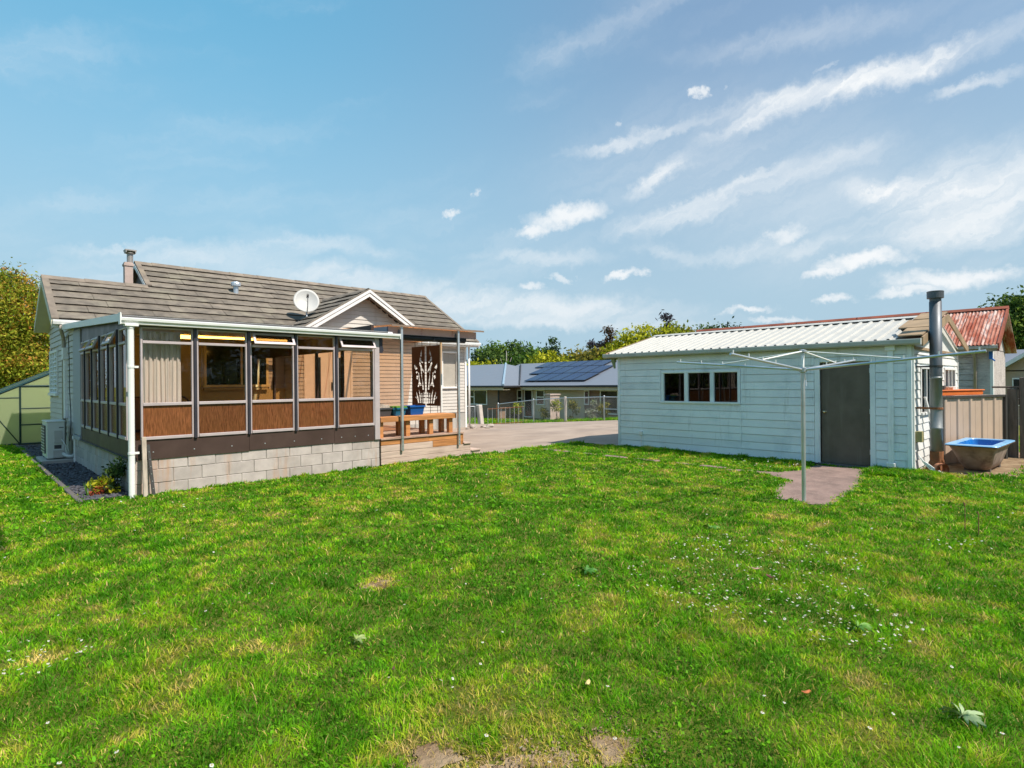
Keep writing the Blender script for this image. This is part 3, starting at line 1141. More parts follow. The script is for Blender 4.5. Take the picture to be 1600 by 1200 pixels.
        b.hexa([(XD, YF - .01, ZD + .005), (a, YF - .01, z_ + .005), (a, YF + .13, z_ + .005), (XD, YF + .13, ZD + .005),
                (XD, YF - .01, ZD + .035), (a, YF - .01, z_ + .035), (a, YF + .13, z_ + .035), (XD, YF + .13, ZD + .035)])
        b.obj('verge', M['ridge'], rf)
        for (d0, d1, yy, mm) in ((.00, .085, YF - .025, 'white'), (.10, .20, YF - .006, 'white')):
            b = MB()
            b.hexa([(XD, yy, ZD - d1), (a, yy, z_ - d1), (a, yy + .02, z_ - d1), (XD, yy + .02, ZD - d1),
                    (XD, yy, ZD - d0), (a, yy, z_ - d0), (a, yy + .02, z_ - d0), (XD, yy + .02, ZD - d0)])
            b.obj('barge_board', M[mm], house)
        # valley strip
        b = MB()
        p0, p1 = Vector((XD, yb, ZD + .01)), Vector((XD + sg * HW, yb - HW, ZD - SL * HW + .01))
        b.tube([p0, p1], .035, 6)
        b.obj('valley', M['ridge'], house)
    y = YF + .06
    while y < yb - .1:
        b = MB()
        pr_ = [(-.14, -.075), (-.07, -.012), (0, .028), (.07, -.012), (.14, -.075)]
        ye = min(yb, y + .42)
        for o in (.03, .012):
            b.add([(XD + dx, yy, ZD + o + dz) for yy in (y, ye + .02) for dx, dz in pr_], [(k, k + 1, 6 + k, 5 + k) for k in range(4)])
        b.obj('ridge_cap', M['ridge'], house)
        y = ye
    FG = frame((0, YF + .38, 0), (1, 0, 0), (0, -1, 0))
    acc, e = joined(house, 'gable_boards', M['house_paint'])
    boards(FG, XD - HW, XD + HW, 3.0, ZD - .2, .125, emit=e,
           top_fn=lambda z: (XD - (ZD - .16 - z) / SL, XD + (ZD - .16 - z) / SL) if z < ZD - .25 else None)
    acc.obj('gable_boards', M['house_paint'], house, 'stuff')
    b = MB()
    b.add([(XD - HW + .1, YF + .42, 2.95), (XD + HW - .1, YF + .42, 2.95), (XD, YF + .42, ZD - .13), (XD - HW + .1, YF + .385, 2.95), (XD + HW - .1, YF + .385, 2.95), (XD, YF + .385, ZD - .13)],
          [(0, 1, 2), (3, 5, 4), (0, 3, 4, 1), (1, 4, 5, 2), (2, 5, 3, 0)])
    b.obj('gable_wall', M['house_paint'], house)
    b = MB()
    b.box(XD - HW + .1, XD + HW - .1, YF + .03, YB + .01, 2.99, 3.01)
    b.obj('soffit', M['white'], house)
    b = MB()
    b.box(XD - HW - .1, XD - HW + .02, YF - .01, YF + 1.2, ZD - SL * HW - .09, ZD - SL * HW)
    b.obj('gutter', M['gutter'], house)


def tile(parent, o, d, up, nn, x0, x1, s0, s1, seg=6):
    """one pressed-metal roof tile panel with an uneven nose"""
    n = max(2, int(seg * (x1 - x0) / 1.31 + .5))
    vs = []
    j0 = random.uniform(-.003, .003)
    for i in range(n + 1):
        x = x0 + (x1 - x0) * i / n + (.004 if i == 0 else (-.004 if i == n else 0))
        w = random.uniform(-.006, .006) + j0
        for s, h in ((s1, .006), (s0 + .05, .039 + w), (s0 + random.uniform(-.008, .008), .044 + w), (s0 + .006, .026 + w)):
            vs.append(o + d * x + up * s + nn * h)
    fs = []
    for i in range(n):
        for k in range(3):
            fs.append((i * 4 + k, i * 4 + k + 1, i * 4 + 5 + k, i * 4 + 4 + k))
    b = MB()
    b.add(vs, fs)
    return b.obj('roof_tile', M['tile'], parent)


build_house()

# ================================================================== SATELLITE DISH
def build_dish():
    loc = Vector((7.45, 16.35, 3.42))
    t = thing('satellite_dish', 'white satellite dish with pale round face on the tiled house roof', 'satellite dish', loc)
    axis_ = Vector((-.32, -.88, .38)).normalized()
    c = Vector((7.42, 16.2, 4.05))
    u = axis_.cross(Vector((0, 0, 1))).normalized()
    w = u.cross(axis_)
    b = MB()
    vs, fs = [], []
    R, n = .36, 28
    for side in (0, 1):
        for i, rr in enumerate((0.001, .3, .6, .85, 1)):
            for k in range(n):
                a = 2 * math.pi * k / n
                dep = .10 * rr * rr - side * .012
                vs.append(c + (u * math.cos(a) * R + w * math.sin(a) * R * 1.06) * rr + axis_ * (dep - .1))
    for side in (0, 1):
        o = side * 5 * n
        for i in range(4):
            for k in range(n):
                fs.append((o + i * n + k, o + i * n + (k + 1) % n, o + (i + 1) * n + (k + 1) % n, o + (i + 1) * n + k))
    for k in range(n):
        fs.append((4 * n + k, 4 * n + (k + 1) % n, 9 * n + (k + 1) % n, 9 * n + k))
    b.add(vs, fs)
    b.obj('dish', M['dish'], t, smooth=True)
    b = MB()
    foot = c - w * .42
    tip = c + axis_ * .42 - w * .12
    b.tube([foot, foot + axis_ * .25 + w * .08, tip], .014, 6)
    b.obj('arm', M['galv'], t)
    b = MB()
    b.tube([tip - axis_ * .08 + w * .02, tip + axis_ * .05 + w * .04], .032, 10)
    b.obj('receiver', M['dark_post'], t)
    b = MB()
    b.tube([c - axis_ * .12, foot - axis_ * .1 - w * .05, loc + Vector((0, .02, .06)), loc], .022, 8)
    b.tube([c - w * .25 - axis_ * .1, loc + Vector((.14, .2, .15))], .012, 6)
    b.obj('mast', M['galv'], t)


build_dish()

# ================================================================== SUNROOM
sun_room = thing('sunroom', 'glazed sunroom with bronze window frames on a concrete block base', 'sunroom', (3.9, 12.9, 0))
YF, XE = 9.82, 5.94
FF = frame((0, YF, 0), (1, 0, 0), (0, -1, 0))
TOPZ = 2.47


def window_bay(fr, a0, a1, open_top, clear_low=False):
    b = MB()
    w = .027
    zs = (.80, .855, 1.30, 1.36, 2.215, 2.275, TOPZ)
    for z0, z1, dp in ((.805, .85, .035), (1.305, 1.35, .03), (2.225, 2.265, .03), (TOPZ - .025, TOPZ, .02)):
        b.cbox(fr, a0 + w, a1 - w, z0, z1, -.03, dp, .004)
    b.cbox(fr, a0, a0 + w, .80, TOPZ, -.03, .022, .004)
    b.cbox(fr, a1 - w, a1, .80, TOPZ, -.03, .022, .004)
    f = b.obj('window', M['frame'], sun_room)
    p = MB()
    p.fbox(fr, a0 + w, a1 - w, 1.35, 2.225, -.004, .002)
    p.obj('pane', M['glass'], f)
    p = MB()
    p.fbox(fr, a0 + w, a1 - w, .85, 1.305, -.004, .002)
    p.obj('lower_pane', M['amber'], f, label='amber reeded glass lower pane')
    zt, zb = TOPZ - .025, 2.265
    if open_top:
        ang = math.radians(open_top)
        hgt = zt - zb + .03

        def fo(a, d, s):       # s = distance down from the hinge, d = outwards thickness
            return fr(a, .022 + math.sin(ang) * s + math.cos(ang) * d, zt - math.cos(ang) * s + math.sin(ang) * d)
        p = MB()
        for (u0, u1, s0, s1) in ((a0 + .03, a1 - .03, 0, .035), (a0 + .03, a1 - .03, hgt - .045, hgt), (a0 + .03, a0 + .065, .035, hgt - .045), (a1 - .065, a1 - .03, .035, hgt - .045)):
            p.hexa([fo(u0, 0, s0), fo(u1, 0, s0), fo(u1, 0, s1), fo(u0, 0, s1), fo(u0, .028, s0), fo(u1, .028, s0), fo(u1, .028, s1), fo(u0, .028, s1)])
        p.obj('top_sash', M['frame'], f, label='top sash pushed open')
        p = MB()
        p.hexa([fo(a0 + .065, .01, .035), fo(a1 - .065, .01, .035), fo(a1 - .065, .01, hgt - .045), fo(a0 + .065, .01, hgt - .045),
                fo(a0 + .065, .016, .035), fo(a1 - .065, .016, .035), fo(a1 - .065, .016, hgt - .045), fo(a0 + .065, .016, hgt - .045)])
        p.obj('top_pane', M['glass_sash'], f)
    else:
        p = MB()
        p.fbox(fr, a0 + w, a1 - w, zb, zt, -.004, .002)
        p.obj('top_pane', M['glass'], f)
    return f


def mullion(fr, a, w=.021, dp=.05):
    b = MB()
    b.cbox(fr, a - w, a + w, .79, TOPZ, -.04, dp, .004)
    return b.obj('mullion', M['frame_dark'], sun_room)


def build_sunroom():
    # --- block base: every block its own object, three courses, front and left side
    bl = .39
    for fr, a0, a1 in ((FF, X0, XE), (FL, YF + .15, 15.1)):
        for c, (z0, z1) in enumerate(((-.06, .157), (.163, .357), (.363, .525))):
            a = a0 - (.2 if c == 1 else 0) - (.02 if fr is FL else 0.05)
            while a < a1 - .02:
                s0, s1 = max(a, a0), min(a + bl, a1)
                if s1 - s0 > .05:
                    b = MB()
                    j = random.uniform(-.004, .004)
                    b.cbox(fr, s0, s1 - .004 if s1 < a1 else s1, z0, z1, -.14, .0 + j, .005)
                    b.obj('concrete_block', M['block'], sun_room)
                a += .396
    b = MB()
    b.fbox(FF, X0 + .01, XE - .005, -.05, .52, -.13, -.011)
    b.fbox(FL, YF + .15, 15.1, -.05, .52, -.13, -.011)
    b.obj('mortar', M['mortar'], sun_room)
    b = MB()
    b.box(XE - .14, XE - .01, YF + .15, YW, -.05, .52)
    b.obj('side_wall', M['brown'], sun_room)
    # --- brown fascia panels with screws
    xs = [X0 + .0, 3.5, 5.0, XE - .11]
    for i in range(3):
        b = MB()
        b.fbox(FF, xs[i], xs[i + 1] - .004, .515 + (.012 if i == 1 else 0), .80, -.04, .016)
        f = b.obj('fascia_panel', M['brown'], sun_room)
        for k in range(3):
            s = MB()
            ax = xs[i] + (xs[i + 1] - xs[i]) * (k + .5) / 3
            s.lathe((0, 0, 0), [(0, .004), (.009, .003), (.011, 0)], 8)
            s.v = [tuple(FF(ax + x, .016 + z, .62 + y)) for x, y, z in s.v]
            s.obj('screw', M['galv'], f)
    b = MB()
    b.fbox(FL, YF + .02, 14.15, .55, .80, -.04, .016)
    b.obj('fascia_panel', M['brown'], sun_room)
    b = MB()
    b.fbox(FL, YF + .02, 14.2, .525, .548, -.04, .05)
    b.obj('sill_flashing', M['frame_dark'], sun_room)
    # --- window bays
    bx = [1.95, 2.695, 3.495, 4.28, 5.04, 5.83]
    for i in range(5):
        window_bay(FF, bx[i] + .0215, bx[i + 1] - .0215 if i < 4 else bx[i + 1], (0, 0, 32, 0, 32)[i])
    for a in bx[1:5]:
        mullion(FF, a)
    by = [9.98, 10.56, 11.28, 12.05, 12.82, 13.6, 14.15]
    for i in range(6):
        window_bay(FL, by[i] + .0215, by[i + 1] - .0215, (0, 26, 0, 26, 26, 0)[i])
    for a in by[1:6]:
        mullion(FL, a)
    # corner posts
    b = MB()
    b.cbox(ID, X0, 1.955, YF - .02, YF + .13, .53, TOPZ + .02, .006)
    b.obj('corner_post', M['frame'], sun_room)
    b = MB()
    b.cbox(FF, 5.83, XE, .525, TOPZ + .02, -.10, .035, .006)
    b.obj('corner_post', M['frame'], sun_room)
    b = MB()
    b.fbox(FF, XE, XE + .06, 2.2, TOPZ + .02, -.03, .05)
    b.prism([FF(XE - .02, .04, 2.49), FF(XE + .02, .04, 2.49), FF(XE + .09, .04, 2.24), FF(XE + .03, .04, 2.24)], (0, .05, 0))
    b.obj('end_flashing', M['frame_dark'], sun_room)
    b = MB()
    b.fbox(FL, 14.16, 15.1, .62, 2.75, -.03, .03)
    b.fbox(FL, 14.16, 15.1, .52, .60, -.03, .045)
    b.obj('corner_panel', M['grey_panel'], sun_room)
    # head beams
    b = MB()
    b.fbox(FF, X0, XE, TOPZ, 2.56, -.10, .01)
    b.obj('head_beam', M['frame_dark'], sun_room)
    b = MB()
    b.hexa([FL(YF, -.1, TOPZ), FL(15.1, -.1, TOPZ), FL(15.1, .008, TOPZ), FL(YF, .008, TOPZ),
            FL(YF, -.1, 2.56), FL(15.1, -.1, 2.82), FL(15.1, .008, 2.82), FL(YF, .008, 2.56)])
    b.obj('head_beam', M['frame_dark'], sun_room)
    # right side wall of the sunroom (brown sheet and glass end)
    FRr = frame((XE - .01, 0, 0), (0, 1, 0), (1, 0, 0))
    b = MB()
    b.fbox(FRr, YF + .15, YW, .52, .86, -.06, 0)
    b.fbox(FRr, YF + .15, YW, 2.3, 2.75, -.06, 0)
    for y in np.arange(YF + .15, YW - .3, 1.2):
        b.fbox(FRr, y, y + .07, .86, 2.3, -.05, 0)
    f = b.obj('side_window', M['brown'], sun_room)
    for y in np.arange(YF + .15, YW - .3, 1.2):
        p = MB()
        p.fbox(FRr, y + .07, min(y + 1.2, YW), .86, 2.3, -.03, -.024)
        p.obj('pane', M['glass'], f)
    # roof, gutter, barge, floor, ceiling
    zr = lambda y: 2.585 + .052 * (y - YF)
    b = MB()
    ya, yb, xa, xb = YF - .09, 15.72, X0 - .12, XE + .16
    b.hexa([(xa, ya, zr(ya)), (xb, ya, zr(ya)), (xb, yb, zr(yb)), (xa, yb, zr(yb)), (xa, ya, zr(ya) + .03), (xb, ya, zr(ya) + .03), (xb, yb, zr(yb) + .03), (xa, yb, zr(yb) + .03)])
    b.obj('roof', mat('dark_membrane', (.10, .095, .095), .8), sun_room)
    b = MB()
    b.hexa([(xa - .03, ya - .02, zr(ya) - .06), (xa, ya - .02, zr(ya) - .06), (xa, yb, zr(yb) - .06), (xa - .03, yb, zr(yb) - .06),
            (xa - .03, ya - .02, zr(ya) + .05), (xa, ya - .02, zr(ya) + .05), (xa, yb, zr(yb) + .05), (xa - .03, yb, zr(yb) + .05)])
    b.obj('barge_board', M['gutter'], sun_room)
    b = MB()
    b.hexa([(xa + .002, ya + .02, zr(ya) - .03), (X0, ya + .02, zr(ya) - .03), (X0, yb, zr(yb) - .03), (xa + .002, yb, zr(yb) - .03),
            (xa + .002, ya + .02, zr(ya) - .01), (X0, ya + .02, zr(ya) - .01), (X0, yb, zr(yb) - .01), (xa + .002, yb, zr(yb) - .01)])
    b.obj('soffit', M['greenish'], sun_room)
    gx0, gx1 = X0 - .14, XE + .37
    b = MB()
    b.box(gx0 + .04, gx1 - .1, YF - .075, YF - .06, 2.50, 2.615)
    b.obj('fascia', M['gutter'], sun_room)
    g = [(YF - .076, 2.565), (YF - .17, 2.575), (YF - .19, 2.565), (YF - .185, 2.53), (YF - .165, 2.51), (YF - .16, 2.485), (YF - .076, 2.48),
         (YF - .08, 2.487), (YF - .15, 2.492), (YF - .155, 2.515), (YF - .175, 2.535), (YF - .178, 2.56), (YF - .165, 2.565), (YF - .08, 2.556)]
    b = MB()
    b.prism([(gx0, y, z) for y, z in g], (gx1 - gx0, 0, 0))
    b.obj('gutter', M['gutter'], sun_room)
    b = MB()
    b.box(gx1 - .0, gx1 + .015, YF - .195, YF - .07, 2.475, 2.58)
    b.box(gx0 - .015, gx0, YF - .195, YF - .07, 2.475, 2.64)
    b.obj('gutter_end', M['gutter'], sun_room)
    # white downpipe on the corner, leaning outlet and brackets
    b = MB()
    px_, py_ = X0 - .02, YF - .13
    b.lathe((px_, py_, 0), [(0, .0), (.042, .0), (.042, 2.42), (.048, 2.42), (.048, 2.46), (0, 2.46)], 14)
    b.box(px_ - .075, px_ + .09, py_ - .06, py_ + .07, 2.455, 2.482)
    for z in (.62, 1.86):
        b.lathe((px_, py_, z), [(.042, 0), (.048, 0), (.048, .03), (.042, .03)], 14)
        b.box(px_ + .04, px_ + .10, py_ + .02, py_ + .05, z, z + .03)
    b.obj('downpipe', M['white'], sun_room, smooth=False)
    b = MB()
    b.box(X0 + .08, XE - .08, YF + .12, YW - .07, .48, .53)
    b.obj('floor', M['floor_in'], sun_room)
    b = MB()
    b.hexa([(X0 + .05, YF + .02, 2.50), (XE - .03, YF + .02, 2.50), (XE - .03, YW - .03, 2.78), (X0 + .05, YW - .03, 2.78),
            (X0 + .05, YF + .02, 2.52), (XE - .03, YF + .02, 2.52), (XE - .03, YW - .03, 2.80), (X0 + .05, YW - .03, 2.80)])
    b.obj('ceiling', M['interior'], sun_room)
    b = MB()
    b.box(X0 + .12, 7.0, YW - .06, YW - .03, .53, 1.5)
    b.box(X0 + .12, 4.55, YW - .06, YW - .03, 1.5, 2.75)
    b.box(4.6, 6.2, YW - .14, YW - .03, 1.47, 1.53)
    b.obj('back_lining', M['interior'], sun_room)


build_sunroom()

# curtain, lamps and things inside the sunroom
def build_inside():
    b = MB()
    vs, fs, n = [], [], 90
    for r, z in enumerate((.88, 1.4, 1.9, 2.42)):
        for i in range(n + 1):
            t = i / n
            w = .022 * math.sin(t * 46 + .5 * math.sin(t * 9)) + .012 * math.sin(t * 110)
            vs.append((2.0 + .54 * t + .004 * math.sin(r * 2 + t * 12), YF + .13 + w * (1 - .1 * r), z))
    for r in range(3):
        for i in range(n):
            a = r * (n + 1) + i
            fs.append((a, a + 1, a + n + 2, a + n + 1))
    nv = len(vs)
    vs += [(x, y + .006, z) for x, y, z in vs]
    fs += [tuple(i + nv for i in f) for f in fs]
    b.add(vs, fs)
    o = b.obj('curtain', M['curtain'], None, smooth=True)
    tag(o, 'pleated beige curtain drawn to the left end of the sunroom windows', 'curtain')
    for i, (x0, x1, y) in enumerate(((3.0, 5.6, 13.2), (2.9, 4.1, 14.6))):
        z = 2.50 + .052 * (y - YF)
        t = thing('ceiling_light', ('long lit fluorescent batten on the sunroom ceiling', 'shorter lit batten further back on the sunroom ceiling')[i], 'light', ((x0 + x1) / 2, y, z - .09))
        b = MB()
        b.box(x0, x1, y - .05, y + .05, z - .035, z - .002)
        b.obj('batten', M['white'], t)
        b = MB()
        b.tube([(x0 + .03, y, z - .06), (x1 - .03, y, z - .06)], .022, 10)
        b.obj('tube', M['lit'], t)
    # round-backed chair behind the curtain edge
    t = thing('chair', 'dark round backed wooden chair seen through the glass beside the curtain', 'chair', (3.0, 11.6, .53))
    b = MB()
    b.lathe((3.0, 11.6, .95), [(0, 0), (.2, 0), (.21, .02), (.2, .04), (0, .04)], 16)
    b.obj('seat', M['bark'], t)
    for dx, dy in ((-.15, -.15), (.15, -.15), (-.15, .15), (.15, .15)):
        b = MB()
        b.tube([(3.0 + dx, 11.6 + dy, .53), (3.0 + dx * .85, 11.6 + dy * .85, .96)], .017, 6)
        b.obj('leg', M['bark'], t)
    b = MB()
    pts = [(3.0 + .2 * math.cos(a), 11.76, .98 + .42 * math.sin(a)) for a in np.linspace(0, math.pi, 13)]
    b.tube(pts, .016, 6)
    for k in (-.08, 0, .08):
        b.tube([(3.0 + k, 11.76, .98), (3.0 + k * 1.3, 11.76, 1.36)], .008, 5)
    b.obj('backrest', M['bark'], t)
    t = thing('bookcase', 'low dark cabinet standing against the back wall inside the sunroom', 'cabinet', (2.6, 15.7, .53))
    b = MB()
    b.box(2.1, 3.2, 15.5, 15.95, .55, 1.35)
    b.obj('carcass', M['brown'], t)
    for x in (2.12, 2.66):
        b = MB()
        b.box(x, x + .52, 15.475, 15.5, .6, 1.33)
        b.obj('door', M['floor_in'], t)


build_inside()

# ================================================================== DECK, STEPS, BENCH
def build_deck():
    t = thing('deck', 'low timber deck with orange and weathered plank skirting beside the sunroom', 'deck', (7.0, 12.5, 0))
    xr = 8.0
    for i, (z0, z1, x1, m) in enumerate(((.015, .135, 8.5, 'pink_wood'), (.145, .262, 8.5 if 0 else 8.22, 'pink_wood'), (.272, .392, 8.22 if 0 else xr + .0, 'pink_wood'), (.402, .492, xr, 'orange_wood'))):
        pass
    rows = ((.02, .128, 8.50, 'pink_wood'), (.134, .262, 8.22, 'pink_wood'), (.268, .300, 8.22, 'pink_wood'))
    FD = frame((0, 9.80, 0), (1, 0, 0), (0, -1, 0))
    # skirting planks, front
    for z0, z1, xa, xb, m in ((.02, .128, 5.965, 8.50, 'pink_wood'), (.133, .262, 5.965, 8.22, 'pink_wood'), (.267, .392, 5.965, 7.2, 'pink_wood'),
                              (.267, .392, 7.205, xr, 'orange_wood'), (.397, .492, 5.965, 7.1, 'orange_wood'), (.397, .492, 7.105, xr, 'orange_wood')):
        b = MB()
        b.cbox(FD, xa, xb, z0, z1, -.03, .0 + random.uniform(-.004, .004), .004)
        b.obj('skirting_plank', M[m], t)
    b = MB()
    b.box(5.97, xr - .03, 9.86, 16.0, .36, .47)
    b.box(5.97, 6.02, 9.86, 16.0, 0, .36)
    b.obj('joist_frame', M['old_timber'], t)
    # surface boards (a few pixels each): joined
    b = MB()
    y = 9.775
    while y < 16.02:
        b.box(5.955, xr + .02 + random.uniform(-.004, .004), y, y + .135, .503 + random.uniform(-.0015, .0015), .53)
        y += .142
    b.obj('deck_boards', M['deck_wood'], t, 'stuff')
    # steps down on the right hand side
    for x0, x1, z in ((xr + .03, 8.23, .285), (8.23, 8.51, .115)):
        for k in range(3):
            b = MB()
            w = (13.2 - 9.78) / 3
            b.cbox(ID, x0, x1, z - .02, z + .012, 9.775 + k * w, 9.775 + (k + 1) * w - .008, .004)
            b.obj('step_tread', M['pink_wood'], t)
    for x, z0, z1, m in ((xr + .022, .30, .495, 'orange_wood'), (8.222, .128, .262, 'pink_wood'), (8.502, 0, .093, 'pink_wood')):
        b = MB()
        b.box(x - .02, x, 9.80, 13.2, z0, z1)
        b.obj('riser', M[m], t)
    # bench along the front edge
    t = thing('bench', 'orange stained timber bench along the front edge of the deck', 'bench', (6.9, 10.05, .53))
    for k in range(3):
        b = MB()
        b.cbox(ID, 5.985, 7.86, .918, .95, 9.875 + k * .145, 9.875 + k * .145 + .138, .004)
        b.obj('seat_plank', M['orange_wood'], t)
    for xa, xb in ((5.985, 6.40), (6.405, 7.86)):
        b = MB()
        b.cbox(ID, xa, xb, .845, .944, 9.835, 9.871, .004)
        b.obj('front_rail', M['orange_wood'], t)
    for x in (6.03, 6.66, 7.24, 7.76):
        b = MB()
        b.cbox(ID, x - .05, x + .05, .531, .917, 9.90, 9.99, .004)
        b.obj('leg', M['orange_wood'], t)
        b = MB()
        b.cbox(ID, x - .05, x + .05, .531, .917, 10.2, 10.29, .004)
        b.obj('leg', M['orange_wood'], t)


build_deck()


def crate(loc, w, d, h, m, label, name='crate', lid=None, group='plastic crates on the deck bench'):
    t = thing(name, label, 'crate', loc, group)
    x, y, z = loc
    b = MB()
    tk = .006
    # tapered walls
    for sx, sy in ((-1, 0), (1, 0), (0, -1), (0, 1)):
        if sx:
            b.hexa([(x + sx * (w / 2 - .03), y - d / 2 + .03, z), (x + sx * (w / 2 - .03 - tk), y - d / 2 + .03, z), (x + sx * (w / 2 - .03 - tk), y + d / 2 - .03, z), (x + sx * (w / 2 - .03), y + d / 2 - .03, z),
                    (x + sx * w / 2, y - d / 2, z + h), (x + sx * (w / 2 - tk), y - d / 2, z + h), (x + sx * (w / 2 - tk), y + d / 2, z + h), (x + sx * w / 2, y + d / 2, z + h)])
        else:
            b.hexa([(x - w / 2 + .036, y + sy * (d / 2 - .03), z), (x + w / 2 - .036, y + sy * (d / 2 - .03), z), (x + w / 2 - .036, y + sy * (d / 2 - .03 - tk), z), (x - w / 2 + .036, y + sy * (d / 2 - .03 - tk), z),
                    (x - w / 2 + .006, y + sy * d / 2, z + h), (x + w / 2 - .006, y + sy * d / 2, z + h), (x + w / 2 - .006, y + sy * (d / 2 - tk), z + h), (x - w / 2 + .006, y + sy * (d / 2 - tk), z + h)])
    b.box(x - w / 2 + .036, x + w / 2 - .036, y - d / 2 + .036, y + d / 2 - .036, z, z + .006)
    b.obj('tub', m, t)
    b = MB()
    b.box(x - w / 2 - .015, x + w / 2 + .015, y - d / 2 - .015, y - d / 2, z + h - .03, z + h)
    b.box(x - w / 2 - .015, x + w / 2 + .015, y + d / 2, y + d / 2 + .015, z + h - .03, z + h)
    b.box(x - w / 2 - .015, x - w / 2, y - d / 2, y + d / 2, z + h - .03, z + h)
    b.box(x + w / 2, x + w / 2 + .015, y - d / 2, y + d / 2, z + h - .03, z + h)
    b.obj('rim', m, t)
    if lid:
        b = MB()
        b.box(x - w / 2 - .01, x + w / 2 + .01, y - d / 2, y + d / 2, z + h + .001, z + h + .03)
        b.obj('lid', lid, t)
    return t


crate((6.17, 10.12, .951), .30, .34, .17, M['ac_dark'], 'dark crate at the left end of the deck bench', lid=None)
crate((6.50, 10.12, .951), .32, .34, .16, M['teal_crate'], 'blue crate with a green lid in the middle of the deck bench', lid=M['green_lid'])
crate((6.93, 10.12, .951), .36, .34, .19, M['blue_crate'], 'bright blue open crate right of the veranda post on the deck bench')
b = MB()
b.prism([(6.06, 10.0, 1.121), (6.14, 10.0, 1.20), (6.2, 10.0, 1.15), (6.27, 10.0, 1.18), (6.3, 10.0, 1.121)], (0, .2, 0))
tag(b.obj('firewood', M['pale_timber']), 'pale offcuts of wood lying on top of the dark crate', 'firewood')


# ================================================================== VERANDA
def build_veranda():
    t = thing('veranda', 'brown translucent veranda roof on two slim steel posts over the deck', 'veranda', (7.3, 12.5, .5))
    ya, yb = 9.72, 15.70
    za, zb = 2.755, 2.95
    xa, xb = 6.17, 8.57
    # corrugated sheets, three laps
    sw = (xb - xa) / 3
    for k in range(3):
        b = MB()
        n = 20
        vs = []
        for y, z in ((ya, za), (yb, zb)):
            for i in range(n + 1):
                x = xa + k * sw + (sw + .03) * i / n
                vs.append((x, y, z + .009 * math.sin(i * math.pi / 2.0) + k * .003))
        m = len(vs)
        vs += [(x, y, z + .004) for x, y, z in vs]
        fs = []
        for i in range(n):
            fs += [(i, i + 1, n + 2 + i, n + 1 + i), (m + i, m + i + 1, m + n + 2 + i, m + n + 1 + i), (i, i + 1, m + i + 1, m + i)]
        b.add(vs, fs)
        b.obj('roof_sheet', M['veranda_sheet'], t)
    b = MB()
    b.box(8.6, 10.62, 13.3, 15.33, 2.905, 2.911)
    b.obj('tint_sheet', M['veranda_sheet'], t)  # extra sheet, added to turn the light on the bay wall orange
    b = MB()
    b.box(xa + .0, xb - .12, ya + .12, ya + .165, 2.585, 2.735)
    b.obj('front_beam', mat('beam_paint', (.13, .13, .165), .6), t)
    b = MB()
    b.box(xa, xb, ya - .012, ya - .002, za - .02, za + .014)
    b.obj('edge_flashing', mat('edge_brown', (.24, .17, .13), .6), t)
    for y, z in ((11.7, 2.79), (13.7, 2.86), (15.5, 2.92)):
        b = MB()
        b.box(xa + .05, xb - .12, y, y + .045, z - .14, z - .02)
        b.obj('purlin', M['pale_timber'], t)
    for x in (xa + .02, xb - .16):
        b = MB()
        b.hexa([(x, ya + .17, 2.60), (x + .045, ya + .17, 2.60), (x + .045, 15.6, 2.79), (x, 15.6, 2.79), (x, ya + .17, 2.735), (x + .045, ya + .17, 2.735), (x + .045, 15.6, 2.925), (x, 15.6, 2.925)])
        b.obj('rafter', M['grey_panel'], t)
    for x in (6.43, 7.875):
        b = MB()
        b.cbox(ID, x - .025, x + .025, .26, 2.75, 9.745, 9.795, .004)
        p = b.obj('post', M['galv'], t)
        for z in (.31, .37, .45, .53):
            s = MB()
            s.tube([(x, 9.735, z), (x, 9.745, z)], .012, 6)
            s.obj('bolt', M['galv'], p)
    # rolled sun blind
    t = thing('roller_blind', 'black rolled up outdoor blind hanging under the veranda edge', 'blind', (7.2, 9.95, 2.5))
    b = MB()
    pts = [(6.32 + 1.86 * i / 12, 9.93, 2.555 - .012 * math.sin(i / 12 * math.pi)) for i in range(13)]
    b.tube(pts, [.066 + .004 * math.sin(i * 1.7) for i in range(13)], 12)
    b.obj('roll', M['black'], t, smooth=True)
    b = MB()
    b.box(6.40, 8.05, 9.915, 9.95, 2.63, 2.70)
    b.obj('head_rail', M['dark_post'], t)
    for x in (6.5, 7.3, 8.0):
        b = MB()
        b.box(x - .012, x + .012, 9.855, 9.862, 2.49, 2.64)
        b.obj('strap', M['black'], t)


build_veranda()


